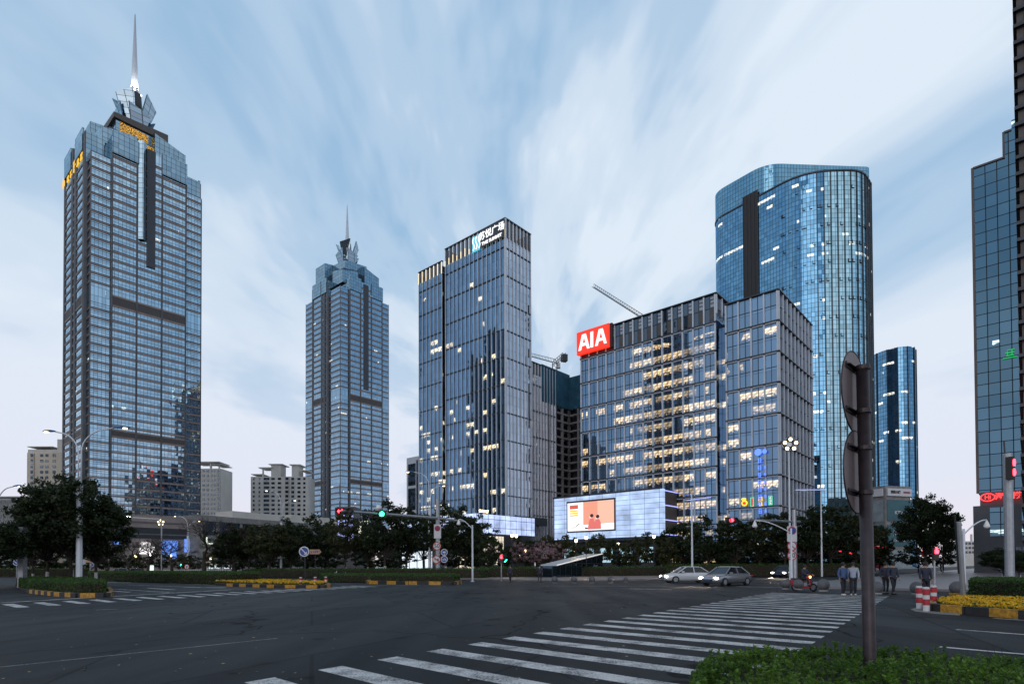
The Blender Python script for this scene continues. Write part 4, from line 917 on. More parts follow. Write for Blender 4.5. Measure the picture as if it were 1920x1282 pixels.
aia_face(PA, AV, -BV, 14.1, 4, 4, zA); aia_face(PLb, AV, -BV, LL, 14, 4, zL); aia_face(PA, BV, -AV, 32, 9, 4, zA, trim=False)
aia_face(PLb, BV, -AV, 12, 3, zA - 2, zL, trim=False)
random.seed(77); PNS = []
for k in range(14):   # crown: panels coloured as sky through slots, and dark louvred panels behind the fins
    u = LL * k / 14; w = LL / 14; pn = MB()
    pn.fb(PLb, AV, -BV, u + .2, u + w * .48, .02, .09, zL - 7.9, zL - 4.2, 0); 
    pn.fb(PLb, AV, -BV, u + .3, u + w * .42, .03, .10, zL - 3.9, zL - 1.0, 1)
    for q in range(2): pn.fb(PLb, AV, -BV, u + .3, u + w * .42, .10, .16, zL - 3.0 + q * 1.1, zL - 2.7 + q * 1.1, 0)
    PNS.append(pn)
M['skytone'] = pbr('sky_toned_panel', (.35, .42, .5), .4, var=.1)
g.build('glass_wall', G_AIA, of); gs.build('side_glass_wall', G_AIR, of); fin.build('spandrel_trim', M['alu'], of); bm_.build('beams', M['aludark'], of)
pc_.build('roof_screen', glass('crown_screen_glass', tint=(.2, .27, .36), refl=.38, pw=1.7, ph=4.1, lw=.08, tilt=.03, seed=61), of)
[p_.build('screen_panel', [M['louver'], M['skytone']], of) for p_ in PNS]; rf.build('roof', M['roof'], of)
# red sign box
rs = thing('roof_sign', (0, 0, 0), 'glowing red box sign with white letters AIA on the office roof corner', 'sign')
q0, q1 = LL - 12.2, LL + .6
zt_, zbm = zL + .25, zL - 7.4
w_ = MB(); w_.fb(PLb, AV, -BV, q0, q1, .7, 1.9, zbm, zt_); w_.build('sign_box', M['redsign'], rs)
w_ = MB(); w_.fb(PLb, AV, -BV, q0 - .9, q0 - .03, .6, 1.4, zbm - .3, zt_); w_.build('side_frame', M['black'], rs)
for tx, uu in (('A', q1 - 3.1), ('I', (q0 + q1) / 2 + .15), ('A', q0 + 3.0)):
    c_ = PLb + AV * uu - BV * 1.95; zc_ = (zt_ + zbm) / 2; rd = -AV
    L_ = MB()
    def bar_(x0, z0, x1, z1, w=.95):
        p0, p1 = v3(c_ + rd * x0, zc_ + z0), v3(c_ + rd * x1, zc_ + z1); L_.beam(p0, p1, .3, w, up=(BV.x, BV.y, 0)) if False else L_.hexa(
            [p0 - v3(rd * w / 2, 0), p0 + v3(rd * w / 2, 0), p0 + v3(rd * w / 2, 0) - v3(BV * .25, 0), p0 - v3(rd * w / 2, 0) - v3(BV * .25, 0)],
            [p1 - v3(rd * w / 2, 0), p1 + v3(rd * w / 2, 0), p1 + v3(rd * w / 2, 0) - v3(BV * .25, 0), p1 - v3(rd * w / 2, 0) - v3(BV * .25, 0)])
    if tx == 'I': bar_(0, -2.6, 0, 2.6, 1.0)
    else:
        bar_(-1.75, -2.6, -.25, 2.6, .95); bar_(1.75, -2.6, .25, 2.6, .95); L_.hexa([v3(c_ - rd * 1.15, zc_ - 1.3), v3(c_ + rd * 1.15, zc_ - 1.3), v3(c_ + rd * 1.15 - BV * .24, zc_ - 1.3), v3(c_ - rd * 1.15 - BV * .24, zc_ - 1.3)],
            [v3(c_ - rd * .9, zc_ - .4), v3(c_ + rd * .9, zc_ - .4), v3(c_ + rd * .9 - BV * .24, zc_ - .4), v3(c_ - rd * .9 - BV * .24, zc_ - .4)])
    L_.build('letter', M['whitesign'], rs)
# vertical blue LED sign and food signs on the right bay
vth = thing('vertical_sign', (0, 0, 0), 'vertical column of blue LED characters on the corner bay of the office block', 'sign')
for k in range(8):
    vs = MB(); glyph(vs, PA, AV, -BV, 4.4, 31 - k * 2.0 - 1.4, 1.1, 1.3, .75, .12, 0, 40 + k); vs.build('character', M['bluesign'], vth)
    if k: vs = MB(); glyph(vs, PA, AV, -BV, 3.2, 31 - k * 2.0 - 1.2, .6, .9, .75, .12, 0, 60 + k); vs.build('character', M['bluesign'], vth)
vs = MB(); vs.disc(v3(PA + AV * 5.3 - BV * .8, 32.6), -v3(BV, 0), .95, .15); vs.disc(v3(PA + AV * 3.6 - BV * .8, 32.6), -v3(BV, 0), .6, .15)
vs.build('emblem', M['bluesign'], vth)
fs = [((1398, 941), 'yellowsign', 'round yellow neon cup sign, first of the row above the tree tops'), ((1412, 941), 'redsign', 'narrow red neon sign edged in green between two yellow ones'),
      ((1428, 940), 'yellowsign', 'large yellow neon character sign in the row above the tree tops'), ((1446, 938), 'greensign', 'narrow green edged white neon sign at the right end of the row')]
for i, ((sx_, sy_), mt, lb_) in enumerate(fs):
    u = (PA - V2(at(sx_, sy_, 160))).length
    # solve position on facade plane
    best = min((abs((lambda p: (p.x / p.y))(PA + AV * (k * .1)) - (at(sx_, sy_, 160).x / 160)), k * .1) for k in range(0, 170))[1]
    z = at(sx_, sy_, (PA + AV * best).y).z; o_ = thing('neon_sign', v3(PA + AV * best - BV * .8, z - 1), lb_, 'neon sign', 'neon signs in the office windows'); o_.location = (0, 0, 0)
    w_ = MB()
    if i in (1, 3):
        for (a_, b_, c_, d_) in ((-.5, .5, 1.1, 1.25), (-.5, .5, -1.25, -1.1), (-.5, -.38, -1.1, 1.1), (.38, .5, -1.1, 1.1)): w_.fb(PA + AV * best, AV, -BV, a_, b_, .7, .8, z + c_, z + d_)
        w_.build('border', M['greensign'], o_); w_ = MB()
        for q in range(3): glyph(w_, PA + AV * best, AV, -BV, -.3, z + .4 - q * .7, .6, .55, .7, .1, 0, q + 5 * i)
        w_.build('characters', M[mt if i == 1 else 'whitesign'], o_)
    elif i == 2:
        glyph(w_, PA + AV * best, AV, -BV, -.75, z + .1, 1.5, 1.2, .7, .14, 0, 81); glyph(w_, PA + AV * best, AV, -BV, -.7, z - 1.2, 1.4, 1.1, .7, .14, 0, 82); w_.build('characters', M[mt], o_)
    else:
        w_.disc(v3(PA + AV * best - BV * .75, z - .3), v3(BV, 0), .85, .12); w_.disc(v3(PA + AV * (best + .2) - BV * .75, z + .8), v3(BV, 0), .4, .12, rx=.7); w_.build('cup', M[mt], o_)
        w_ = MB(); w_.disc(v3(PA + AV * best - BV * .87, z - .35), v3(BV, 0), .42, .08); w_.build('cup_centre', M['redsign'], o_)

# ---------------------------------------------------------------- glowing panel box with the big screen
PX = V2(at(1237, 960, 173)); ztx = at(1237, 916, 173).z; zbx = at(1237, 1004, 173).z; LX = 38.6
bx_ = thing('media_box_building', (0, 0, 0), 'box building clad in backlit white panels carrying the video screen', 'building')
w_ = MB(); wallq(w_, PX, AV, LX, zbx, ztx, 0); o_ = w_.build('lit_panel', M['litpanel'], bx_)
w_ = MB(); w_.prism([PX + BV * .05 + AV * .05, PX + BV * 9.2 + AV * .05, PX + BV * 9.2 + AV * LX, PX + BV * .05 + AV * LX], zbx - .3, ztx); w_.build('wall', M['aludark'], bx_)
w_ = MB(); w_.fb(PX, AV, -BV, -1.1, 0, -1.2, 0, zbx, ztx); w_.build('corner_panel', M['litpanel'], bx_)
w_ = MB(); w_.fb(PX, AV, -BV, -.4, LX + .4, -.1, .5, ztx - .02, ztx + .5); w_.fb(PX, AV, -BV, -.6, LX + 1, -.1, 1.6, zbx - 1, zbx - .31); w_.build('cornice', M['aludark'], bx_)
for k in range(4):
    w_ = MB(); zz = ztx - .3 - k * 4.3; w_.fb(PX, BV, -AV, 1.2, 9.3, 1.0, 1.12, zz - .28, zz); w_.build('led_strip', M['bluestrip'], bx_)
w_ = MB(); w_.fb(PX, BV, -AV, 1.2, 9.3, .06, .98, zbx, ztx - .1); w_.build('dark_side_wall', M['louver'], bx_)
w_ = MB(); w_.prism([PX + AV * 1 + BV * 1.5, PX + BV * 9 + AV * 1, PX + BV * 9 + AV * LX, PX + BV * 1.5 + AV * LX], .1, zbx - 1.1); w_.build('ground_storey', M['aludark'], bx_)
for k in range(5):
    w_ = MB(); w_.fb(PX + BV * 1.45, AV, -BV, 3 + k * 7, 7.5 + k * 7, .02, .1, 2.5, 7); w_.build('shop_window', M['coolshop'] if 'coolshop' in M else emit('cool_shop_glow', (.55, .85, 1), .7), bx_)
scn = thing('video_screen', (0, 0, 0), 'bright screen showing two people in front of a salmon wall', 'screen')
sol = lambda px: min((abs((PX + AV * (k * .05)).x / (PX + AV * (k * .05)).y - ray(px, 970).x / ray(px, 970).y), k * .05) for k in range(0, 800))[1]
u1, u0 = sol(1065.5), sol(1152.5); zT = at(1152.5, 936, (PX + AV * u0).y).z; zB = at(1152.5, 991.5, (PX + AV * u0).y).z
W = u1 - u0; Hs = zT - zB
w_ = MB(); w_.fb(PX, AV, -BV, u0 - .4, u1 + .4, .05, .35, zB - .4, zT + .6); w_.build('frame', M['louver'], scn)
def scr(mat, pts, off, name):
    """flat picture patch; pts in screen fractions (x from its left edge, y from its foot)"""
    q = MB(); q.face([v3(PX + AV * (u1 - x * W) - BV * off, zB + y * Hs) for x, y in pts]); return q.build(name, mat, scn)
M['sc_w'] = emit('screen_white', (1, .96, .97), 1.15); M['sc_s'] = emit('screen_salmon', (1, .40, .27), .82); M['sc_s2'] = emit('screen_pale_salmon', (1, .52, .38), .95)
M['sc_r'] = emit('screen_red', (.9, .12, .08), .8); M['sc_y'] = emit('screen_yellow', (.85, .62, .05), .9); M['sc_k'] = emit('screen_dark', (.04, .02, .05), .6)
M['sc_p'] = emit('screen_coral', (.95, .22, .20), .75); M['sc_f'] = emit('screen_skin', (1, .66, .52), .9)
scr(M['sc_w'], [(0, 0), (.35, 0), (.35, 1), (0, 1)], .36, 'screen_image'); scr(M['sc_s'], [(.35, .0), (.66, .0), (.66, 1), (.35, 1)], .36, 'screen_image'); scr(M['sc_s2'], [(.66, .0), (1, .0), (1, 1), (.66, 1)], .36, 'screen_image')
scr(M['sc_r'], [(.05, .78), (.24, .78), (.24, .92), (.05, .92)], .38, 'screen_image')
for k in range(3): scr(M['sc_y'], [(.05, .68 - k * .08), (.24, .69 - k * .08), (.24, .74 - k * .08), (.05, .73 - k * .08)], .38, 'screen_image')
scr(M['sc_w'], [(.35, 0), (1, 0), (1, .22), (.35, .2)], .37, 'screen_image')
def blob(cx, cy, rx, ry, n=14): return [(cx + rx * math.cos(6.283 * k / n), cy + ry * math.sin(6.283 * k / n)) for k in range(n)]
for cx, sc_ in ((.535, 1.0), (.66, .92)):
    scr(M['sc_p'], [(cx - .09, .03), (cx + .075, .03), (cx + .07, .25), (cx + .035, .41 * sc_), (cx - .035, .41 * sc_), (cx - .065, .25)], .40 + sc_ * .01, 'screen_image')
    scr(M['sc_f'], blob(cx - .022, .465 * sc_, .030, .062), .43, 'screen_image'); scr(M['sc_k'], blob(cx + .004, .505 * sc_, .038, .062), .45, 'screen_image')
scr(M['sc_p'], [(.10, .09), (.22, .16), (.23, .19), (.10, .11)], .38, 'screen_image'); scr(M['sc_k'], [(.2, .17), (.28, .25), (.27, .27), (.2, .2)], .385, 'screen_image')
scr(M['sc_k'], [(.39, .06), (.46, .05), (.46, .09), (.39, .12)], .39, 'screen_image')

# ---------------------------------------------------------------- round-cornered towers
def rounded(poly, rad, seg=7):
    P = [V2(p) for p in poly]; out = []; n = len(P)
    for i in range(n):
        a, b, c = P[i - 1], P[i], P[(i + 1) % n]; r = rad[i]
        d0 = (a - b).normalized(); d1 = (c - b).normalized()
        for k in range(seg + 1):
            t = k / seg; q0 = b + d0 * r; q1 = b + d1 * r
            out.append(q0 * (1 - t) ** 2 + b * 2 * t * (1 - t) + q1 * t ** 2)
    return out
ct = thing('round_tower', (0, 0, 0), 'tallest blue glass tower, rounded at the corners with a stepped roof', 'office tower')
zhi = at(1440, 306, 280).z; zlo = at(1515, 321, 264.8).z
a1, a2, a3 = V2(at(1336, 640, 303.8)), V2(at(1440, 640, 280)), V2(at(1638, 640, 283))
a4, a5 = V2(at(1512, 640, 264.8)), V2(at(1622, 640, 264))
back = [a1, a2, a3, a3 + Vector((3, 30)), a1 + Vector((25, 30))]; 
loB = rounded([a1, a4, a5, V2(at(1640, 640, 276)), a3 + Vector((3, 30)), a1 + Vector((25, 30))], [8, 12, 7, 4, 8, 8])
hiB = rounded(back, [8, 8, 3, 8, 8])
def shell(mb, poly, z0, z1, sel=None, uo=0):
    u = uo; n = len(poly)
    for i in range(n):
        a, b = poly[i], poly[(i + 1) % n]; l = (b - a).length
        if sel is None or sel(i): mb.face([v3(a, z0), v3(b, z0), v3(b, z1), v3(a, z1)], [(u, z0), (u + l, z0), (u + l, z1), (u, z1)])
        u += l
w1, w2, w3, w4 = MB(), MB(), MB(), MB()
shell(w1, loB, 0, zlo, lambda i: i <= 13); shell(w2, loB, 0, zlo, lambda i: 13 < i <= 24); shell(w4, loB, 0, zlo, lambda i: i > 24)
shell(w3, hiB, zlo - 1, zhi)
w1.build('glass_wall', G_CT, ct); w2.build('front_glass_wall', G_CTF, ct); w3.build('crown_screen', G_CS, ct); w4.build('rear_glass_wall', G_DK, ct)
rf = MB(); rf.prism(inset(loB, .5), zlo - 4, zlo - 3); rf.prism(inset(hiB, .5), zhi - 6, zhi - 5); rf.build('roof', M['roof'], ct)
fn = MB(); acc = 0; 
for i in range(13, 26):
    a, b = loB[i], loB[(i + 1) % len(loB)]; l = (b - a).length; d = (b - a) / l; nn = Vector((d.y, -d.x)); u = 0
    while u < l:
        if acc <= 0: fn = MB(); fn.fb(a, d, nn, u, u + .2, .0, .5, 2, zlo + .2); fn.build('fin', M['aludark'], ct); acc = 3.0
        s_ = min(acc, l - u, .5); u += s_; acc -= s_
rm = MB()
for i in range(26): 
    a, b = loB[i], loB[i + 1]; nn = Vector(((b - a).y, -(b - a).x)).normalized(); rm.prism([a, b, b + nn * .35, a + nn * .35], zlo - .4, zlo + .3)
rm.build('roof_rim', M['aludark'], ct)
sd = MB(); dA = (a4 - a1).normalized(); nA = Vector((dA.y, -dA.x))
lr = lambda px: min((abs((a1 + dA * (k * .1)).x / (a1 + dA * (k * .1)).y - ray(px, 700).x / ray(px, 700).y), k * .1) for k in range(0, 500))[1]
s0, s1 = lr(1397), lr(1425); sd.fb(a1, dA, nA, s0, s1, .05, .4, 20, at(1410, 368, 288).z); sd.build('dark_recess', M['black'], ct)
rb = MB()
for k in range(5): rb.fb(a1, dA, nA, s0 + (s1 - s0) * k / 4 - .1, s0 + (s1 - s0) * k / 4 + .1, .4, .6, 20, at(1410, 368, 288).z)
rb.build('recess_ribs', M['aludark'], ct)
ob = MB(); random.seed(12)   # windows tipped open
for i in range(180):
    k = random.choice(list(range(8, 22))); a, b = loB[k], loB[k + 1]; l = (b - a).length; d = (b - a) / l; nn = Vector((d.y, -d.x)); u = random.uniform(0, max(.1, l - 1.6)); z = round(random.uniform(40, zlo - 8) / 8.4) * 8.4 + 3
    ob.fb(a, d, nn, u, u + 1.2, .05, .35, z, z + .22); ob.fb(a, d, nn, u, u + .15, .05, .25, z, z + 1.6)
ob.build('open_windows', M['aludark'], ct)
st = thing('round_tower', (0, 0, 0), 'slim cylindrical glass tower behind the pole with the two round signs', 'office tower')
cs = V2(at(1671, 700, 335)); zs_ = at(1690, 654, 325).z
cyl = [cs + Vector((math.cos(6.283 * k / 28) * 10.3, math.sin(6.283 * k / 28) * 14)) for k in range(28)]
w_ = MB(); shell(w_, cyl, 0, zs_); w_.build('glass_wall', G_CT, st); w_ = MB(); w_.prism(inset(cyl, .4), zs_ - 4, zs_ - 3); w_.build('roof', M['roof'], st)
fn = MB()
for k in range(28):
    if k % 2: a = cyl[k]; d = (a - cs).normalized(); sd_ = Vector((-d.y, d.x)); fn = MB(); fn.fb(a, sd_, d, -.12, .12, 0, .5, 2, zs_); fn.build('fin', M['aludark'], st)

# ---------------------------------------------------------------- poster-clad corner building
sbd = thing('corner_building', (0, 0, 0), 'narrow corner block stacked with teal advertising panels', 'building')
SP = V2(at(1661, 1000, 232)); SR = V2(at(1708, 1000, 236)); SLf = V2(at(1622, 1000, 240)); zt = at(1685, 911, 234).z
w_ = MB(); w_.prism([SLf, SP, SR, SR + Vector((2, 14)), SLf + Vector((4, 16))], .1, zt); w_.build('wall', M['concrete'], sbd)
M['poster'] = pbr('teal_poster', (.02, .10, .12), .4, var=.25, scale=.2); M['posterpale'] = pbr('pale_poster', (.25, .3, .32), .5, var=.2, scale=.4); M['posterred'] = pbr('red_poster', (.25, .02, .03), .5, var=.2, scale=.4)
dR = (SR - SP).normalized(); nR = Vector((dR.y, -dR.x)); LR = (SR - SP).length
dL = (SP - SLf).normalized(); nL = Vector((dL.y, -dL.x)); LLf = (SP - SLf).length
zz = [at(1685, y, 234).z for y in (916, 930, 937, 977, 984, 1024, 1031, 1066)]
q = MB(); q.fb(SP, dR, nR, .5, LR - .2, .05, .7, zz[1], zz[0]); q.fb(SLf, dL, nL, .3, LLf - .8, .05, .7, zz[1], zz[0]); q.build('name_board', M['signwhite'], sbd)
for k, mt in ((2, 'poster'), (4, 'poster'), (6, 'posterpale')):
    q = MB(); q.fb(SP, dR, nR, .6, LR - .4, .05, .2, zz[k + 1], zz[k]); q.build('poster', M[mt], sbd)
    q = MB(); q.fb(SLf, dL, nL, .3, LLf - .9, .05, .2, zz[k + 1], zz[k]); q.build('poster', M['posterpale' if k == 2 else 'poster' if k == 4 else 'posterred'], sbd)
def on(O, d, n, u, z, body, size, mat, par, bold=.02, sx=1, off=.85): return curve_text('lettering', body, size, mat, par, v3(O + d * u + n * off, z), (d.x, d.y), .05, bold=bold, sx=sx)
on(SP, dR, nR, LR * .34, (zz[0] + zz[1]) / 2, '银投大厦', 1.25, M['signblack'], sbd, .03)
on(SP, dR, nR, LR * .78, (zz[0] + zz[1]) / 2, 'YINTOU', .95, M['signred'], sbd, .03)
on(SP, dR, nR, LR * .5, (zz[2] * .4 + zz[3] * .6), 'KTV', 1.9, M['signwhite'], sbd, .02, 1.2, .25)
on(SP, dR, nR, LR * .5, (zz[4] * .6 + zz[5] * .4), '清沐', 2.7, M['signwhite'], sbd, .03, 1.2, .25)
on(SP, dR, nR, LR * .5, (zz[4] * .28 + zz[5] * .72), '清沐SPA 生活馆', 1.0, M['signwhite'], sbd, .03, 1, .25)
on(SLf, dL, nL, LLf * .6, (zz[4] * .5 + zz[5] * .5), 'KTV', 1.9, M['signwhite'], sbd, .02, 1.2, .25)
for px_, py_, s_ in ((1586, 1034, 2.2), (1648, 1027, 2.6), (1738, 1036, 1.6)):
    p = at(px_, py_, 200); q = MB(); q.box((p.x, p.y), s_, .3, p.z - .7, p.z + .7); tag(q.build('red_shop_sign', M['neonred']), {1586: 'soft red glowing sign among the dark trees left of the sign pole', 1648: 'largest red glowing sign at the foot of the poster block', 1738: 'small red glowing sign under the tree right of the poster block'}[px_], 'sign')

# ---------------------------------------------------------------- right-hand glass tower
rb1 = thing('office_tower', (0, 0, 0), 'glass tower with a stepped top standing over the red neon restaurant sign', 'office tower')
PR0 = V2(at(1829.5, 640, 101)); zR = at(1829, 318, 101).z; zbt = at(1838, 925, 101).z
dd_ = -AV
lr = lambda px: min((abs((PR0 + dd_ * (k * .05)).x / (PR0 + dd_ * (k * .05)).y - ray(px, 500).x / ray(px, 500).y), k * .05) for k in range(0, 500))[1]
u1_, u2_ = lr(1886), lr(1901)
w_ = MB()
wallq(w_, PR0, dd_, u1_, zbt, zR, 0); wallq(w_, PR0 + dd_ * u1_, dd_, u2_ - u1_, zbt, zR + 4.2, u1_); wallq(w_, PR0 + dd_ * u2_, dd_, 20, zbt, zR + 6, u2_)
wallq(w_, PR0, BV, 24, zbt, zR, 60); wallq(w_, PR0 + BV * 24, dd_, u2_ + 20, zbt, zR, 90); wallq(w_, PR0 + dd_ * (u2_ + 20), BV, 24, zbt, zR, 120); w_.build('glass_wall', G_RB, rb1)
w_ = MB(); w_.fb(PR0, dd_, -BV, 0, u1_, -24, -.2, zR - 1, zR - .3); w_.fb(PR0, dd_, -BV, u1_, u2_, -23, -.1, zR + 3, zR + 4); w_.fb(PR0, dd_, -BV, u2_, u2_ + 19.8, -22, -.1, zR + 5, zR + 5.8); w_.build('roof', M['roof'], rb1)
w_ = MB(); w_.fb(PR0, dd_, -BV, -.25, .12, -.1, .2, zbt, zR + .2); w_.fb(PR0, dd_, -BV, 0, u1_, -.1, .2, zR, zR + .3); w_.fb(PR0, dd_, -BV, u1_, u2_, -.1, .2, zR + 4.2, zR + 4.5); w_.fb(PR0, dd_, -BV, u1_ - .2, u1_ + .1, -.1, .22, zR, zR + 4.4); w_.build('edge_trim', M['stone'], rb1)
w_ = MB(); zc1 = at(1833, 948, 99).z; w_.fb(PR0, dd_, -BV, .3, 40, -24, 1.6, zc1, zbt); w_.fb(PR0, dd_, -BV, -.6, 40, -24, 2.4, .1, zc1); w_.build('wall', M['stonegrey'], rb1)
for k in range(5):
    q = MB(); q.fb(PR0, dd_, -BV, 1.6 + k * 4, 4.6 + k * 4, 2.42, 2.5, zc1 - 5.2, zc1 - .4); q.build('window', G_RB, rb1)
q = MB(); q.fb(PR0, dd_, -BV, 2.6, 22, 2.42, 2.6, .3, zc1 - 7); q.build('shop_front', G_DK, rb1)
ns_ = thing('neon_sign', (0, 0, 0), 'red neon restaurant sign with an oval emblem and large characters', 'sign')
OS = PR0 - BV * 2.6
lr2 = lambda px: min((abs((OS + dd_ * (k * .02)).x / (OS + dd_ * (k * .02)).y - ray(px, 932).x / ray(px, 932).y), k * .02) for k in range(0, 900))[1]
zn = at(1852, 932, (OS + dd_ * lr2(1852)).y).z
ring = MB(); c_ = OS + dd_ * lr2(1852)
pts = [v3(c_ + dd_ * math.cos(6.283 * k / 20) * .92, zn + .62 * math.sin(6.283 * k / 20)) for k in range(21)]; ring.tube(pts, .09, 6); ring.build('oval_emblem', M['neonred'], ns_)
curve_text('lettering', 'Hi', .9, M['neonred'], ns_, v3(c_, zn), (dd_.x, dd_.y), .05, bold=.02)
for i, ch in enumerate('海底捞火锅'):
    u = lr2((1874, 1890, 1907)[i]) if i < 3 else lr2(1907) + (i - 2) * 1.55
    curve_text('lettering', ch, 1.15, M['neonred'], ns_, v3(OS + dd_ * u, zn), (dd_.x, dd_.y), .05, bold=.03)
gsn = MB(); gq = PR0 - BV * .25 + dd_ * (lr(1889) - .6); z_ = at(1889, 655, 96).z; glyph(gsn, gq, dd_, -BV, .1, z_ - .4, 1.2, 1.1, 0, .1, 0, 71); gsn.fb(gq, dd_, -BV, -.2, 1.6, 0, .1, z_ - .75, z_ - .6); tag(gsn.build('green_sign', emit('green_window_glow', (.02, .6, .15), .7)), 'green glowing window sign high on the tower at the frame edge', 'sign')
# dark tower at the frame edge
rb2 = thing('office_tower', (0, 0, 0), 'dark louvred tower sliver running up the far edge of the frame', 'office tower')
PE = V2(at(1916, 600, 62)); w_ = MB(); 
w_.prism([PE, PE - AV * 30, PE - AV * 30 + BV * 30, PE + BV * 30], .1, 86); w_.build('wall', M['louver'], rb2)
w_ = MB(); z = 4
while z < 86:
    w_.fb(PE, -AV, -BV, -.3, 30, .0, .45, z, z + .35); w_.fb(PE, BV, AV, -.4, 30, .0, .3, z, z + .35); z += 1.75
w_.build('ledges', M['aludark'], rb2)
for k in range(6): q = MB(); q.fb(PE, -AV, -BV, .6 + k * 4.6, 4.4 + k * 4.6, .02, .1, 3, 85); q.build('window_strip', G_DK, rb2)

# ---------------------------------------------------------------- apartment houses
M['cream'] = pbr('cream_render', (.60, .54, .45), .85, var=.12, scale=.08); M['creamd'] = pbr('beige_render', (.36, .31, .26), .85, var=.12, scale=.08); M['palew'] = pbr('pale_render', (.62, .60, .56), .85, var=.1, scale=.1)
def apartments(px0, px1, top, Y, label, cols, extra=(), mat='cream', name='apartment_building', depthm=16, lowc=True, penth=True):
    o = thing(name, (0, 0, 0), label, 'apartment building', 'apartment houses behind the towers')
    a, b = V2(at(px0, 950, Y)), V2(at(px1, 950, Y)); zt = at((px0 + px1) / 2, top, Y).z; d = (b - a).normalized(); n = Vector((d.y, -d.x)); L_ = (b - a).length
    w_ = MB(); w_.fb(a, d, n, 0, L_, -depthm, 0, .1, zt, 0); w_.build('wall', M[mat], o)
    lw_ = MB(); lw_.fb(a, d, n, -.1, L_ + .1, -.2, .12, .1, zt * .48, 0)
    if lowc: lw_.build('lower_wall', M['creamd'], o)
    win = MB(); nf = int(zt / 3.1)
    for f_ in range(nf):
        for (c0, c1, kind) in cols:
            z = zt - 2.4 - f_ * 3.1
            if z < 8: continue
            win = MB()
            if kind == 'w': win.fb(a, d, n, c0 * L_, c1 * L_, .13, .2, z, z + 1.5, 0)
            else:
                win.fb(a, d, n, c0 * L_, c1 * L_, .13, .5, z - .9, z + 1.9, 1); win.fb(a, d, n, c0 * L_ + .3, c1 * L_ - .3, .5, .56, z - .2, z + 1.6, 0)
            win.build('window' if kind == 'w' else 'balcony', [G_DK, M['palew']], o)
    for (e0, e1, h0, h1, back_) in extra: q = MB(); q.fb(a, d, n, e0 * L_, e1 * L_, -depthm * back_, -.5 if h0 < 2 else .6, zt + h0, zt + h1); q.build('roof_structure', M['palew'], o)
    return o
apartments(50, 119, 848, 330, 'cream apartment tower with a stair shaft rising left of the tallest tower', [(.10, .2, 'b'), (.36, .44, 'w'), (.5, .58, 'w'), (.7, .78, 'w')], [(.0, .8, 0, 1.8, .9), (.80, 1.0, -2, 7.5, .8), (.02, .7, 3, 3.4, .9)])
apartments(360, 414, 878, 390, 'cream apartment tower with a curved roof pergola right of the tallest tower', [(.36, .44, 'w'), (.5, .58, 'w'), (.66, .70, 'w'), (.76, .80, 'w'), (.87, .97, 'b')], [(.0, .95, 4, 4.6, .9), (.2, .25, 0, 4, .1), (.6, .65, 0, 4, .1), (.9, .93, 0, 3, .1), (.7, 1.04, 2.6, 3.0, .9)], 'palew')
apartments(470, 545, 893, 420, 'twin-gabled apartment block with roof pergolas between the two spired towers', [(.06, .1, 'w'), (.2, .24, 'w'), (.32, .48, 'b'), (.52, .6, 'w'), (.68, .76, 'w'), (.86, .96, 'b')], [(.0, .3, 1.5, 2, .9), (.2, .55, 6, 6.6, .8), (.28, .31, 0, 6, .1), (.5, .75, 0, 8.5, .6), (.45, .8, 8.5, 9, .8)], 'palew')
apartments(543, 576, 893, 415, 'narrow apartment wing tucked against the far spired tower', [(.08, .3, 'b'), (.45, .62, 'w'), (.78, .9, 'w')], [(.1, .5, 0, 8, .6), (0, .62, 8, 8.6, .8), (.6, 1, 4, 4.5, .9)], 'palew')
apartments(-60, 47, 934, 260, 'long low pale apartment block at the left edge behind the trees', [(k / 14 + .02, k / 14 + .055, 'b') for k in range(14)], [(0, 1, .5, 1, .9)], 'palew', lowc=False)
apartments(1806, 1828, 1014, 420, 'tiny pale block closing the far end of the street', [(.1, .3, 'w'), (.4, .6, 'w'), (.7, .9, 'w')], [(.7, .8, 0, 5, .1)], 'palew', lowc=False)
# ---------------------------------------------------------------- podium of the tall tower with lit screens
pod = thing('podium_building', (0, 0, 0), 'granite podium with tall glowing shop screens below the tallest tower', 'building')
Q0 = V2(at(205, 1000, 236)); zt = at(300, 972, 262).z
w_ = MB(); w_.fb(Q0, BV, -AV, 0, 62, -60, 0, .1, zt); w_.build('wall', pbr('pale_granite', (.30, .25, .235), .6, var=.2, scale=.2), pod)
w_ = MB()
for k in range(3): w_.fb(Q0, BV, -AV, -.5, 62.5, 0, .35, zt - 3 - k * 5, zt - 2.5 - k * 5)
w_.fb(Q0, BV, -AV, 2, 60, .02, .2, zt - 9.5, zt - 5, 1); w_.build('bands', [M['stonegrey'], M['aludark']], pod)
lr3 = lambda px: min((abs((Q0 + BV * (k * .1)).x / (Q0 + BV * (k * .1)).y - ray(px, 1020).x / ray(px, 1020).y), k * .1) for k in range(0, 620))[1]
for x0, x1, y0, y1, mt in ((261, 281, 1016, 1038, 'sc_w'), (281, 291, 1024, 1040, 'sc_w'), (304, 333, 1013, 1046, None), (345, 372, 1010, 1035, None), (211, 222, 1011, 1020, None)):
    ua, ub = lr3(x0), lr3(x1); p = Q0 + BV * ua; q = MB(); za, zb_ = at(x0, y1, p.y).z, at(x0, y0, p.y).z
    q.fb(Q0, BV, -AV, ua, ub, .4, .6, za, zb_); q.build('lit_screen', M['sc_w'] if mt else emit('blue_screen_glow', (.13, .30, .95), 1.0), pod)
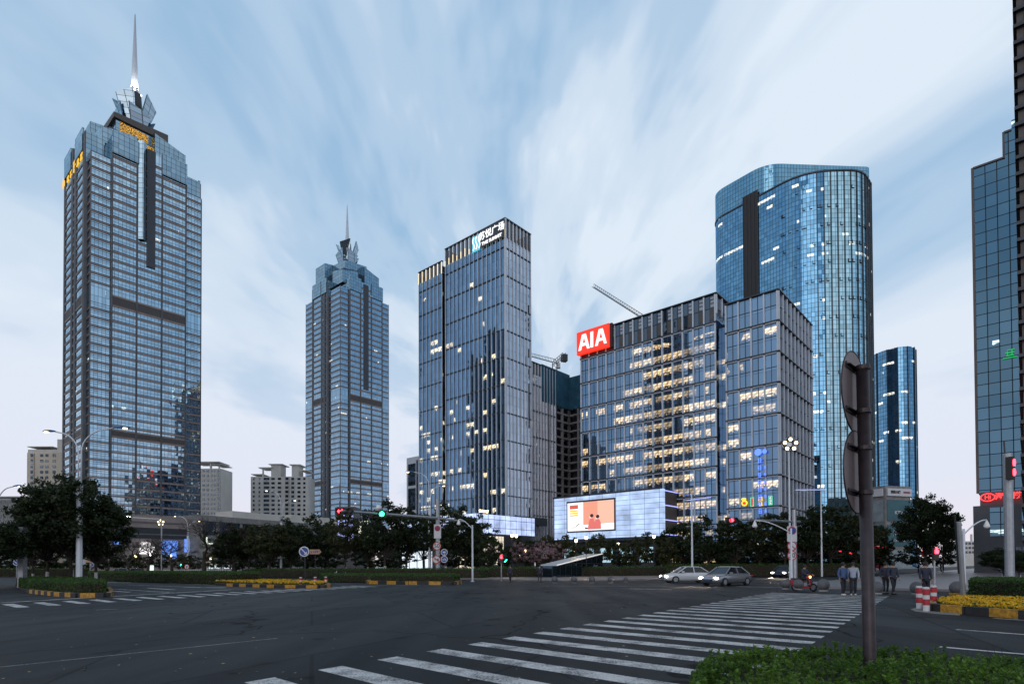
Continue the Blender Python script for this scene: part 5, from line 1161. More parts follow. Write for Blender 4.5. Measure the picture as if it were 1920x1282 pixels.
# long grey terrace between the towers
ter = thing('terrace_building', (0, 0, 0), 'long flat grey terrace with dark window strip between the two towers', 'building')
T0 = V2(at(372, 1000, 255)); T1_ = V2(at(640, 1000, 330)); d = (T1_ - T0).normalized(); n = Vector((d.y, -d.x)); L_ = (T1_ - T0).length; zt = at(400, 967, 262).z
w_ = MB(); w_.fb(T0, d, n, 0, L_, -20, 0, .1, zt); w_.build('wall', M['concrete'], ter)
w_ = MB(); w_.fb(T0, d, n, 2, L_ - 1, .02, .3, zt - 8.5, zt - 3); w_.build('window_strip', G_DK, ter)
w_ = MB()
for k in range(7): w_.fb(T0, d, n, 8 + k * 12, 9.2 + k * 12, .02, .8, zt - 9, zt - 2.4)
w_.fb(T0, d, n, -.5, L_, .0, 1.2, zt - 2.6, zt - 1.6); w_.build('piers', M['concrete'], ter)
for (a_, b_, c_) in ((18, 48, 3.2), (52, 78, 4.0), (84, 110, 4.2)): q = MB(); q.fb(T0, d, n, a_, b_, -14, -2, zt, zt + c_); q.build('roof_box', M['palew'], ter)
q = MB()
for k in range(5): q.fb(T0, d, n, 3 + k * 7, 3.5 + k * 7, .9, 1.1, zt - 16, zt - 9.5); q.fb(T0, d, n, 3 + k * 7, 10 + k * 7, .9, 1.1, zt - 12.5 + (k % 2) * 1.5, zt - 12.1 + (k % 2) * 1.5)
q.build('outline_lights', emit('white_outline_light', (.9, 1, .85), 1.1), ter)
# shops glowing low behind the trees
random.seed(21)
for (px, py, Y, w, h, c, lb_) in ((782, 1049, 125, 6.5, 3.6, (.8, .9, 1), 'lit glass shop pavilion seen between the dark tree trunks'), (648, 985, 190, 5, 11, (.42, .48, 1), 'tall violet-blue lit facade glimpsed between the trees left of the signal'),
                          (680, 1000, 185, 3.5, 8, (.95, .95, .8), 'bright white lit shaft glimpsed through the trees under the red signal'), (745, 1010, 185, 7, 5, (.45, .5, 1), 'wide violet glow seen through the tree crowns'),
                          (818, 1000, 180, 9, 6, (.45, .52, 1), 'pale violet lit shopfront seen behind the mast')):
    p = at(px, py, Y); o_ = thing('lit_shop', (0, 0, 0), lb_, 'lit shop'); q = MB(); q.box((p.x, p.y + 4), w / 2 + .4, 3.9, .1, p.z + h / 2 + .6); q.build('wall', M['aludark'], o_)
    nb = max(2, int(w / 1.6)); qq = MB()
    for k in range(nb): qq.fb(Vector((p.x - w / 2, p.y)), Vector((1, 0)), Vector((0, -1)), w * k / nb + .08, w * (k + 1) / nb - .08, .0, .1, max(.4, p.z - h / 2), p.z + h / 2)
    qq.build('lit_window', emit('shop_glow', c, .95), o_)
# neighbouring towers outside the frame, mirrored in the glass
for i, (x, y, w, h) in enumerate(((-235, 185, 32, 165), (-152, 84, 20, 150), (-250, 110, 30, 96))):
    o_ = thing('office_tower', (0, 0, 0), ['slab tower mirrored in the dark lower panes of the SUMMIT', 'squat tower mirrored in the middle bays of the office block', 'stepped tower mirrored beside the slab tower', 'low dark tower outside the frame on the street side', 'grey tower outside the frame behind the frame-edge tower'][i], 'office tower')
    q = MB(); q.prism([V2((x, y)), V2((x, y)) + BV * w, V2((x, y)) + BV * w + AV * w, V2((x, y)) + AV * w], .1, h); q.prism([V2((x, y)) + (AV + BV) * w * .25, V2((x, y)) + (AV * .25 + BV * .75) * w, V2((x, y)) + (AV + BV) * w * .75, V2((x, y)) + (AV * .75 + BV * .25) * w], h - 1, h * 1.12); q.build('glass_wall', G_DK, o_)
    q = MB(); z = 4
    for (d, n) in ((BV, -AV), (AV, -BV)):
        z = 4
        while z < h: q.fb(V2((x, y)), d, n, 0, w, .02, .25, z, z + 1.2); z += 4
    for (O_, d, n) in ((V2((x, y)) + AV * w, BV, AV), (V2((x, y)) + BV * w, AV, BV)):
        z = 4
        while z < h: q.fb(O_, d, n, 0, w, .02, .25, z, z + 1.2); z += 4
    q.build('bands', M['stonegrey'], o_)
# ================================================================ street furniture
def street_lamp(px, Y, ztop, label, arms, shaft=.62, r=.17):
    """white twin-arm lamp: square shaft, then two thin pipes that part and curve out; arms = [(reach, z_tip, z_bend)] along screen-side x"""
    g = at(px, 1062, Y); o = thing('street_lamp', (g.x, g.y, 0), label, 'street lamp', 'white twin-arm street lamps')
    zs = ztop * shaft; q = MB(); q.tube([(0, 0, 0), (0, 0, .5), (0, 0, zs)], [r * 1.25, r, r * .95], 8); q.build('pole', M['whitepole'], o)
    for i, (reach, zt, ang) in enumerate(arms):
        sgn = 1 if reach > 0 else -1; off = sgn * .13; ca, sa = math.cos(ang), math.sin(ang); L_ = abs(reach)
        pts = [(off, zs - .3), (off, zt - 1.9)]
        for k in range(1, 8): t = k / 8 * 1.35; pts.append((off + sgn * (1 - math.cos(t)) * L_ * .62, zt - 1.9 + math.sin(t) * 1.9))
        pts.append((reach * .72, zt + .05))
        q = MB(); q.tube([(x * ca, x * sa, z) for x, z in pts], .055, 8)
        if i == 0:
            for k in range(4): q.beam((-.13, 0, zs + .5 + k * (zt - zs - 2.4) / 4), (.13, 0, zs + .5 + k * (zt - zs - 2.4) / 4), .03)
        q.build('arm', M['whitepole'], o, True)
        h = MB(); x0 = reach * .68; x1 = reach * 1.06; prof = [(0, .05), (.15, .13), (.45, .2), (.8, .17), (1, .04)]
        lo = []; hi = []
        b0 = len(h.v)
        for t, wd_ in prof:
            x = x0 + (x1 - x0) * t; z = zt + .06 + .02 * t
            for k in range(8):
                a = 6.283 * k / 8; h.v.append(((x) * ca - math.cos(a) * wd_ * sa, x * sa + math.cos(a) * wd_ * ca, z + math.sin(a) * wd_ * (.75 if math.sin(a) > 0 else .25)))
        for s_ in range(len(prof) - 1):
            for k in range(8): a_, c_ = b0 + s_ * 8 + k, b0 + s_ * 8 + (k + 1) % 8; h.f.append((a_, c_, c_ + 8, a_ + 8)); h.uv += [(0, 0)] * 4; h.mi.append(0)
        hd = h.build('lamp_head', pbr('blue_enamel', (.03, .12, .28), .3, .2) if 'be' not in M else M['be'], o, True)
        ln_ = MB(); xm = x0 + (x1 - x0) * .72; ln_.disc((xm * ca, xm * sa, zt - .0), (0, 0, 1), .17, .06, 12); ln_.build('lens', M['warmlamp'], o)
    return o
M['be'] = pbr('blue_enamel', (.03, .12, .28), .3, .2)
street_lamp(148.5, 50, 13.2, 'white twin-arm street lamp standing before the dark trees of the island', [(-3.0, at(83, 810, 50).z, 0), (4.0, at(240, 803, 50).z, 0)], .66, .24)
street_lamp(527, 100, 14.6, 'street lamp beside the round blue arrow sign', [(-2.6, 14.4, 0), (2.3, 12.8, .2)], .62, .2)
street_lamp(806, 88, 17.0, 'street lamp directly left of the speed limit mast', [(-3.4, at(775, 885, 88).z, 0), (2.2, at(830, 911, 88).z, 0)], .60, .24)
street_lamp(352, 140, 14.5, 'slim street lamp between the bare trees before the blue screens', [(-3.2, 13.6, 0), (2.8, 12.4, 0)], .62, .25)
lx = at(-8, 1060, 70); street_lamp(-8, 62, 10.5, 'lamp arm reaching in at the left edge above the long pale block', [(2.6, at(35, 912, 62).z, 0), (-2.6, 9.6, 0)], .66, .2)
def led_lamp(px, Y, zt, x0, x1, rise, label):
    g = at(px, 1062, Y); o = thing('street_lamp', (g.x, g.y, 0), label, 'street lamp', 'flat-armed LED street lamps'); q = MB(); q.tube([(0, 0, 0), (0, 0, zt + .6)], [.13, .07], 8); q.build('pole', M['whitepole'], o)
    q = MB(); q.beam((x0, 0, zt - rise), (x1, 0, zt + rise), .32, .1); q.build('arm', M['whitepole'], o)
    q = MB(); q.beam((x0, -.2, zt - rise - .02), (x1, -.2, zt + rise - .02), .03, .06); q.build('led_strip', M['bluestrip'], o)
    for xx in (x0 * .7, x1 * .7): q = MB(); q.box((xx, 0), .4, .12, zt + rise * xx / max(abs(x1), .1) - .14, zt + rise * xx / max(abs(x1), .1) - .07); q.build('lens', M['white'], o)
led_lamp(1298, 66, at(1298, 935, 66).z, -.6, 2.1, .18, 'tilted flat LED lamp in front of the lit office windows')
led_lamp(1541, 78, at(1541, 918, 78).z, -3.4, .5, .0, 'level flat LED lamp between the office block and the sign pole')
def petal_lamp(px, py, Y, sz, label):
    c = at(px, py, Y); o = thing('high_mast_lamp', (c.x, c.y, 0), label, 'mast lamp', 'five-headed mast lamps')
    q = MB(); q.tube([(0, 0, 0), (0, 0, c.z - .2)], [.13, .06], 8); q.build('pole', M['whitepole'], o)
    q = MB(); ring = [(math.cos(6.283 * k / 20) * sz, -.15, c.z + math.sin(6.283 * k / 20) * sz * .8) for k in range(21)]; q.tube(ring, .05, 6); q.disc((0, -.1, c.z), (0, 1, 0), sz * .35, .12, 12); q.build('ring', M['whitepole'], o)
    for k in range(5):
        a = 6.283 * k / 5 + math.pi / 2; x, z = math.cos(a) * sz * .78, c.z + math.sin(a) * sz * .68
        q = MB(); q.tube([(x, .25, z + .1), (x, -.35, z - .05)], [sz * .30, sz * .36], 12); q.build('lamp_shade', M['darkmetal'] , o)
        q = MB(); q.disc((x, -.40, z - .06), (0, 1, 0), sz * .24, .06, 6); q.build('bulb', M['warmlamp'], o)
petal_lamp(1479, 833, 62, .78, 'cluster lamp of five glowing heads before the office block side')
petal_lamp(303, 979, 165, .95, 'distant five-headed mast lamp between bare trees before the granite podium')
def cctv(px, Ypole, ztop, tip, label, ball='dome'):
    g = at(px, 1062, Ypole); t = at(*tip, Ypole); o = thing('camera_pole', (g.x, g.y, 0), label, 'camera pole', 'curved camera poles')
    q = MB(); q.tube([(0, 0, 0), (0, 0, ztop)], [.10, .08], 8); q.box((0, 0), .18, .18, 0, .05); q.build('pole', M['whitepole'], o)
    dx, dz = t.x - g.x, t.z - (ztop - .4); pts = [(dx * (1 - math.cos(a)) * 1.0, 0, ztop - .4 + dz * math.sin(a)) for a in [k / 8 * math.pi / 2 for k in range(9)]]
    pts = [(dx * s, 0, ztop - .4 + dz * math.sin(s * math.pi / 2)) for s in [k / 8 for k in range(9)]]
    q = MB(); q.tube(pts, .05, 6); q.build('arm', M['whitepole'], o, True)
    q = MB(); q.lathe((dx, 0, t.z - .02), [(.02, 0), (.08, -.1), (.2, -.42), (.2, -.5), (.12, -.58), (.02, -.6)], 12); q.build('camera', M['white'], o, True)
cctv(886, 60, at(886, 984, 60).z, (860, 973), 'camera pole to the right of the speed limit mast')
cctv(1484, 49, at(1484, 990, 49).z, (1415, 975), 'camera pole with a long arm in front of the three round signs')
cctv(1808, 43, at(1808, 991, 43).z, (1850, 974), 'camera pole with its dome beside the leaning sign post')
# ---- round sign plates
def plate(parent, c, n, r, base='signwhite', rim='signred', t=.03):
    q = MB(); q.disc(c, n, r, t, 28); q.build('sign_plate', M[rim or base], parent)
    if rim: q = MB(); q.disc(Vector(c) + Vector(n) * (t / 2 + .006), n, r * .8, .012, 28); q.build('sign_face', M[base], parent)
NF = Vector((0.0, -1.0, 0.0))
def text_at(par, body, size, c, mat='signblack', off=.03, sx=1.0): return curve_text('lettering', body, size, M[mat], par, Vector(c) + NF * off, (1, 0), .008, bold=.01, sx=sx)
# mast with the long signal arm
mY = 78.0; g = at(821, 1062, mY); mast_ = thing('signal_mast', (0, 0, 0), 'traffic signal mast whose arm carries a red arrow and a green light', 'traffic signal mast')
zt = at(821, 935, mY).z; q = MB(); q.tube([(g.x, g.y, 0), (g.x, g.y, zt)], [.34, .26], 10); q.box((g.x, g.y), .5, .5, 0, .12); q.build('pole', M['grey_steel'], mast_)
e1 = at(640, 957.5, 60); e0 = at(872, 978, 84); q = MB(); q.tube([e0, at(821, 971, mY), e1], [.14, .2, .12], 8); q.build('arm', M['grey_steel'], mast_)
def signal(par, px, py, Y, w, h, lampdx, lampmat, arrow=False, name='signal_head'):
    c = at(px, py, Y); hd = MB(); hd.box((c.x, c.y), w / 2, .14, c.z - h / 2, c.z + h / 2)
    for k in range(3):
        x = c.x + (k - 1) * w * .31; hd.tube([(x, c.y - .13, c.z), (x, c.y - .42, c.z + .02)], [h * .36, h * .36], 12, 0, False)
    hdo = hd.build(name, M['signblack'], par)
    lc = Vector((c.x + lampdx * w * .31, c.y - .2, c.z)); q = MB()
    if arrow:
        s = h * .3; q.beam(lc + Vector((-s * .9, 0, -.1 * s)), lc + Vector((s, 0, .3 * s)), .07, s * .3); q.beam(lc + Vector((-s * .9, 0, -.1 * s)), lc + Vector((-s * .1, 0, -s * .8)), .07, s * .3); q.beam(lc + Vector((-s * .9, 0, -.1 * s)), lc + Vector((-s * .3, 0, s * .6)), .07, s * .3); q.beam(lc + Vector((s, 0, .3 * s)), lc + Vector((s, 0, s)), .07, s * .3)
    else: q.disc(lc, (0, 1, 0), h * .34, .05, 16)
    q.build('lit_lamp', M[lampmat], hdo)
    return hdo
signal(mast_, 646, 958, 61, 1.9, .78, -.75, 'redlamp', True); signal(mast_, 708, 963.5, 66, 1.9, .82, .85, 'greenlamp')
dm = MB(); c = at(710, 950, 66.5); dm.lathe((c.x, c.y, c.z - .3), [(.08, -.6), (.08, 0), (.3, .02), (.34, .25), (.2, .5), (.02, .55)], 12); dm.build('dome_camera', M['white'], mast_, True)
sg = thing('sign_stack', (0, 0, 0), 'no parking board, 50 limit, no horn and two blue discs on the signal mast', 'traffic signs')
c = at(821, 996, mY) + NF * .4; q = MB(); hw, hh = 13 * mY / F / 2 * 1.0, 26 * mY / F / 2; q.box((c.x, c.y), hw, .03, c.z - hh, c.z + hh); q.build('sign_board', M['signwhite'], sg)
plate(sg, c + Vector((0, -.05, hh * .42)), NF, hw * .8, 'blue', 'signred'); q = MB(); cc_ = c + Vector((0, -.12, hh * .42)); q.beam(cc_ + Vector((-hw * .5, 0, hw * .5)), cc_ + Vector((hw * .5, 0, -hw * .5)), .02, .12); q.beam(cc_ + Vector((hw * .5, 0, hw * .5)), cc_ + Vector((-hw * .5, 0, -hw * .5)), .02, .12); q.build('cross', M['signred'], sg)
c = at(820, 1023.5, mY) + NF * .4; plate(sg, c, NF, .55); text_at(sg, '50', .75, c)
c = at(819, 1048.5, mY) + NF * .4; plate(sg, c, NF, .55); q = MB()
q.beam(c + Vector((-.25, -.04, 0)), c + Vector((.1, -.04, 0)), .02, .09); q.hexa([c + Vector((.05, -.05, -.04)), c + Vector((.05, -.05, .04)), c + Vector((.05, -.03, .04)), c + Vector((.05, -.03, -.04))], [c + Vector((.3, -.05, -.16)), c + Vector((.3, -.05, .16)), c + Vector((.3, -.03, .16)), c + Vector((.3, -.03, -.16))]); q.build('horn_symbol', M['signblack'], sg)
q = MB(); q.beam(c + Vector((-.32, -.06, .32)), c + Vector((.32, -.06, -.32)), .02, .09); q.build('slash', M['signred'], sg)
for yy in (1035, 1048):
    c = at(833.5, yy, mY) + NF * .35; plate(sg, c, NF, .45, 'blue', 'signwhite'); q = MB()
    if yy == 1035: q.box((c.x, c.y - .05), .2, .01, c.z - .1, c.z + .12); q.beam(c + Vector((0, -.05, -.15)), c + Vector((0, -.05, -.32)), .02, .08)
    else: q.disc(c + Vector((-.13, -.05, -.05)), NF, .1, .02, 10); q.disc(c + Vector((.13, -.05, -.05)), NF, .1, .02, 10); q.beam(c + Vector((-.13, -.05, .0)), c + Vector((.13, -.05, .15)), .02, .05)
    q.build('symbol', M['signwhite'], sg)
# second signal mast, right of centre
mY2 = 62.0; g = at(1490, 1062, mY2); ms2 = thing('signal_mast', (0, 0, 0), 'steel mast before the dark trees carrying the single round red light', 'traffic signal mast')
q = MB(); q.tube([(g.x, g.y, 0), (g.x, g.y, at(1490, 955, mY2).z)], [.27, .22], 10); q.build('pole', M['grey_steel'], ms2)
e1 = at(1365, 973, 56); q = MB(); q.tube([at(1500, 978, 63), e1], [.13, .08], 8); q.build('arm', M['grey_steel'], ms2)
signal(ms2, 1371, 975, 56, 1.1, .55, -.1, 'redlamp')
sg = thing('sign_stack', (0, 0, 0), 'no entry board over no horn and 30 limit discs on the right mast', 'traffic signs')
c = at(1482, 1000, mY2) + NF * .35; q = MB(); q.box((c.x, c.y), .5, .03, c.z - .85, c.z + .75); q.build('sign_board', M['signwhite'], sg); plate(sg, c + Vector((0, -.05, .3)), NF, .42, 'blue', 'signred')
c = at(1482, 1023.5, mY2) + NF * .35; plate(sg, c, NF, .5); q = MB(); q.beam(c + Vector((-.3, -.05, .3)), c + Vector((.3, -.05, -.3)), .02, .09); q.build('slash', M['signred'], sg)
c = at(1482, 1041, mY2) + NF * .35; plate(sg, c, NF, .5); text_at(sg, '30', .68, c)
# pedestrian signals
def pedsig(px, Y, zc_, label, kind, pole=True):
    g = at(px, 1062, Y); o = thing('pedestrian_signal', (g.x, g.y, 0), label, 'pedestrian signal'); q = MB(); q.tube([(0, 0, 0), (0, 0, zc_ + .2)], .06, 8); q.build('pole', M['grey_steel'], o)
    q = MB(); q.box((0, -.12), .17, .1, zc_ - .42, zc_ + .42); q.build('signal_head', M['signblack'], o)
    q = MB()
    if 'r' in kind: q.tube([(0, -.24, zc_ + .02), (0, -.24, zc_ + .26)], [.11, .13], 8); q.disc((0, -.24, zc_ + .35), NF, .08, .04, 10); q.build('red_figure', M['redlamp'], o); q = MB()
    if 'g' in kind: q.beam((-.06, -.24, zc_ - .3), (.07, -.24, zc_ - .08), .05, .07); q.disc((.08, -.24, zc_ - .04), NF, .06, .04, 8); q.build('green_figure', M['greenlamp'], o)
pedsig(940, 62, at(940, 1047, 62).z, 'pedestrian signal on a thin post before the park, far side of the junction', 'r')
pedsig(1752, 40, at(1752, 1038, 40).z, 'bright red pedestrian signal over the red and white bollards', 'r')
q = MB(); p = at(948, 1051, 62); q.beam(p + Vector((-.12, 0, -.12)), p + Vector((.14, 0, .15)), .06, .1); tag(q.build('green_signal', M['greenlamp']), 'small green walking figure right of the far pedestrian signal', 'signal lamp')
p = at(340, 1060, 120); pedsig(340, 120, p.z + .3, 'green lit pedestrian signal before the white railing', 'g')
# thick grey mast at right with red signal on its side
g = at(1893, 1062, 44); tm = thing('signal_mast', (0, 0, 0), 'thick grey mast crossing the neon sign with a red light on its side', 'traffic signal mast')
zt = at(1893, 850, 44).z; q = MB(); q.tube([(g.x, g.y, 0), (g.x, g.y, zt)], [.31, .29], 12); q.build('pole', M['grey_steel'], tm, False)
q = MB(); q.tube([(g.x - .2, g.y, zt - .2), (g.x - .25, g.y, zt + .9)], .05, 6); q.build('antenna', M['darkmetal'], tm)
c = at(1894, 877, 43.4); q = MB(); q.box((c.x, c.y), .28, .2, c.z - .85, c.z + .8, .6); sh_o = q.build('signal_head', M['signblack'], tm)
for zz_ in (c.z + .35, c.z - .35): q = MB(); q.disc((c.x + .05, c.y - .3, zz_), (.3, -1, 0), .27, .05, 14, 0, .12); q.build('lit_lamp', M['redlamp'], tm)
# leaning sign post with a plate seen edge-on
lp = thing('sign_post', (0, 0, 0), 'leaning dark post with a sign plate seen edge-on behind the flowers', 'sign post')
b0 = gp(1807, 1130); t0 = at(1797, 978, b0.y - .3); q = MB(); q.tube([b0, t0], [.105, .10], 10); q.build('pole', M['grey_steel'], lp)
t1 = at(1790, 965, b0.y - .3); t2 = at(1798, 1075, b0.y - .1); q = MB(); q.beam(t1, t2, .06, .05); q.build('sign_plate', M['darkmetal'], lp)
# the big brown sign pole in the near hedge
sp_ = thing('sign_pole', (0, 0, 0), 'thick brown pole rising from the near hedge with two round signs seen from behind', 'sign pole')
YP = 6.15; pb0 = at(1631, 1245, YP); pt0 = at(1617.5, 694, YP); pb0 = pb0 + (pb0 - pt0) * .12; pb0.z = max(pb0.z, -.02)
M['browncoat'] = pbr('brown_pole_paint', (.036, .026, .030), .38, .35, var=.35, scale=9, bump=.15, bscale=60); M['signback'] = pbr('sign_back', (.21, .165, .165), .42, .4, var=.12, scale=5)
q = MB(); q.tube([(pb0.x, pb0.y, 0), pb0, pt0], .0625, 20); q.build('pole', M['browncoat'], sp_, True)
q = MB(); q.tube([pt0, pt0 + Vector((0, 0, .012))], .066, 20); q.build('pole_cap', M['browncoat'], sp_)
def backsign(cy, hpx, dx, label):
    c = at(1602 + dx, cy, YP + .09); r = hpx * (YP + .09) / F / 2
    nrm = Vector((.702, -.712, .0)).normalized()    # faces up the road to the left
    o = thing('round_sign', (0, 0, 0), label, 'road sign', 'round signs seen from behind on the brown pole')
    q = MB(); q.disc(c, nrm, r, .006, 48); q.build('sign_plate', M['signback'], o)
    q = MB(); x = nrm.cross(Vector((0, 0, 1))).normalized()
    q.tube([c + (x * math.cos(6.283 * k / 48) + Vector((0, 0, 1)) * math.sin(6.283 * k / 48)) * r for k in range(49)], .008, 6, 0, False); q.build('rim', M['browncoat'], o)
    for dz in (.55, -.52):
        q = MB(); cz = c + Vector((0, 0, dz * r)); pc = Vector((pb0.x + (pt0.x - pb0.x) * (cz.z - pb0.z) / (pt0.z - pb0.z), YP, cz.z))
        half = math.sqrt(max(0, 1 - dz * dz)) * r * .86
        for s_ in (-.018, .018): q.beam(cz - x * half + nrm * .012 + Vector((0, 0, s_)), cz + x * half + nrm * .012 + Vector((0, 0, s_)), .008, .024)
        q.beam(cz - x * half + nrm * .03, cz + x * half + nrm * .03, .04, .004)
        q.tube([pc + Vector((0, 0, -.02)), pc + Vector((0, 0, .02))], .072, 18); q.beam(pc + Vector((-.03, .03, 0)), cz + nrm * .02, .05, .035)
        q.build('bracket', M['browncoat'], o)
backsign(736, 152, 0, 'upper of the two round signs seen from behind on the brown pole')
backsign(885, 154, 4, 'lower of the two round signs seen from behind on the brown pole')
# blue arrow sign and direction sign on the median
o = thing('arrow_sign', (0, 0, 0), 'round blue sign with a white slanting arrow on the median nose', 'road sign')
b0 = gp(573, 1096); q = MB(); c = at(571, 1033.5, b0.y); q.tube([b0, (c.x, c.y, c.z + .3)], .06, 8); q.build('pole', M['darkmetal'], o); r = 9.6 * b0.y / F
plate(o, c + NF * .1, NF, r, 'blue', 'signwhite', .03); c = c + NF * .14; q = MB(); q.beam(c + Vector((-.45, 0, .45)) * r * 1.2, c + Vector((.25, 0, -.25)) * r * 1.2, .02, .2 * r); q.face([c + Vector((.5, -.02, -.5)) * r * 1.15, c + Vector((.5, -.02, .02)) * r * 1.15, c + Vector((-.02, -.02, -.5)) * r * 1.15]); q.build('arrow', M['signwhite'], o)
o = thing('direction_sign', (0, 0, 0), 'pale brown pointed direction board right of the blue arrow sign', 'road sign')
b0 = gp(591, 1085); c = at(591, 1034, b0.y); q = MB(); q.tube([b0, (c.x, c.y, c.z)], .05, 8); q.build('pole', M['darkmetal'], o); k_ = b0.y / F
q = MB(); P = [(-10, -4.5), (8, -4.5), (12, 0), (8, 4.5), (-10, 4.5)]; q.hexa([c + Vector((x * k_, -.06, z * k_)) for x, z in P], [c + Vector((x * k_, -.1, z * k_)) for x, z in P]); q.build('board', pbr('tan_board', (.42, .25, .17), .6), o)
q = MB(); q.face([c + Vector((x * k_, -.12, z * k_)) for x, z in ((-8, -2), (-5, -2), (-6.5, 2))]); 
for j in range(3): q.face([c + Vector((x * k_, -.12, z * k_)) for x, z in ((-3 + j * 3.2, -1.5), (-1 + j * 3.2, -1.5), (-1 + j * 3.2, 1.5), (-3 + j * 3.2, 1.5))])
q.build('symbols', M['blue'], o)
# small signs far left
o = thing('arrow_sign', (0, 0, 0), 'small blue arrow disc beside the grey camera column', 'road sign'); c = at(31, 1054, 90); q = MB(); q.tube([(c.x, c.y, 0), c], .05, 6); q.build('pole', M['grey_steel'], o); plate(o, c + NF * .1, NF, .45, 'blue', 'signwhite')
q = MB(); c = c + NF * .16; q.beam(c + Vector((-.2, 0, .15)), c + Vector((.22, 0, -.15)), .02, .1); q.build('arrow', M['signwhite'], o)
o = thing('direction_sign', (0, 0, 0), 'brown direction board among the far trees right of the island lamp', 'road sign'); c = at(169, 1051, 110); q = MB(); q.tube([(c.x, c.y, 0), (c.x, c.y, c.z)], .08, 6); q.build('pole', M['grey_steel'], o); q = MB(); q.box((c.x, c.y - .1), .75, .03, c.z - .28, c.z + .28); q.build('board', pbr('tan_board', (.42, .25, .17), .6), o); plate(o, c + Vector((.5, -.1, -.75)), NF, .32, 'blue', 'signwhite'); 
o = thing('round_sign', (0, 0, 0), 'grey round plate right of the white island lamp', 'road sign'); c = at(157, 1053, 62); q = MB(); q.tube([(c.x, c.y, 0), c], .04, 6); q.build('pole', M['darkmetal'], o); q = MB(); q.disc(c + NF * .06, NF, .28, .02); q.build('sign_plate', M['grey_steel'], o)
o = thing('round_sign', (0, 0, 0), 'white round turn sign with red rim before the white railing', 'road sign'); c = at(351, 1063, 100); q = MB(); q.tube([(c.x, c.y, 0), c], .05, 6); q.build('pole', M['grey_steel'], o); plate(o, c + NF * .1 + Vector((0, 0, .1)), NF, .42); q = MB(); q.beam(c + Vector((-.2, -.15, .15)), c + Vector((.2, -.15, .15)), .02, .1); q.beam(c + Vector((0, -.15, -.15)), c + Vector((0, -.15, .15)), .02, .1); q.build('arrow', M['signblack'], o)
# grey camera column at far left
o = thing('camera_column', (0, 0, 0), 'square grey column with a white equipment box left of the trees', 'camera column'); g = at(42, 1062, 48); k_ = 48 / F
zt = at(42, 988, 48).z; q = MB(); q.box((g.x, g.y), .22, .22, 0, zt); q.build('column', M['grey_steel'], o); q = MB(); c = at(31, 1004, 47.7); q.box((c.x, c.y), 7 * k_, .2, c.z - .38, c.z + .38); q.build('equipment_box', M['white'], o)
q = MB(); c = at(26, 1034, 80); q.box((c.x, c.y), .9, .05, c.z - .3, c.z + .3); tag(q.build('road_name_sign', M['blue']), 'small blue road sign plate hanging behind the grey column', 'road sign')
# ---- red and white bollards
def post_bollard(gpt, hgt, label, r=.075):
    o = thing('post_bollard', (gpt.x, gpt.y, 0), label, 'bollard', 'red and white post bollards'); q = MB(); q.lathe((0, 0, 0), [(0, 0), (r, 0), (r, hgt), (r * .8, hgt + .02), (0, hgt + .02)], 14); q.build('post', M['signwhite'], o)
    for k in range(2): q = MB(); z = hgt * (.27 + k * .42); q.lathe((0, 0, 0), [(r, z), (r + .005, z), (r + .005, z + hgt * .25), (r, z + hgt * .25)], 14); q.build('red_band', M['signred'], o)
for px, py, hh, lb in ((1724, 1141, 42, 'red and white bollard first from the left at the kerb nose'), (1737, 1146, 45, 'red and white bollard standing nearest of the kerb nose trio'), (1751, 1137, 39, 'red and white bollard touching the yellow flowers'),
                       (564, 1099, 17, 'red and white bollard left of the blue arrow sign'), (591, 1098.5, 17, 'red and white bollard between arrow sign and kerb tip'), (611, 1098, 17, 'red and white bollard at the tip of the central median')):
    g = gp(px, py); post_bollard(g, hh * g.y / F, lb, .10 if px > 1000 else .11)
# ---- stone ball bollards
def ball(px, py, label, r=None):
    g = gp(px, py, .0 if py < 1095 else .13); r = r or 6 * g.y / F; o = thing('ball_bollard', (g.x, g.y, g.z), label, 'bollard', 'stone ball bollards along the kerb')
    q = MB(); q.lathe((0, 0, 0), [(0, 0), (r * .75, 0), (r * .7, r * .25), (0, r * .25)], 14); q.build('foot', M['concrete'], o)
    q = MB(); q.lathe((0, 0, r * 1.1), [(r * math.cos(a) if abs(a) < 1.57 else 0, r * math.sin(a)) for a in [-1.57 + k * 3.14 / 10 for k in range(11)]], 18); q.build('ball', M['stoneball'], o, True)
M['stoneball'] = pbr('granite_ball', (.10, .10, .11), .6, var=.25, scale=5)
for px, lb in ((1040, 'stone ball bollard, first of the far row left to right'), (1076, 'stone ball bollard, second of the far row left to right'), (1110, 'middle stone ball bollard of the far row of five'), (1145, 'stone ball bollard, fourth of the far row left to right')): ball(px, 1092.5, lb)
ball(1173, 1090.5, 'stone ball bollard, last and smallest of the far row', .22)
for px, py, r_, lb in ((1473, 1104, .29, 'ball bollard just left of the thin camera pole'), (1497, 1105, .29, 'ball bollard partly behind the scooter rider'), (1544, 1108, .32, 'ball bollard standing free between scooter and pedestrians'), (1592, 1110, .3, 'ball bollard behind the standing pedestrians'),
                   (1644, 1113, .3, 'ball bollard beside the brown pole and two dark figures'), (1719, 1114, .3, 'ball bollard behind the red and white bollards'), (1795, 1116, .32, 'ball bollard at the end of the clipped hedge')): ball(px, py, lb, r_)
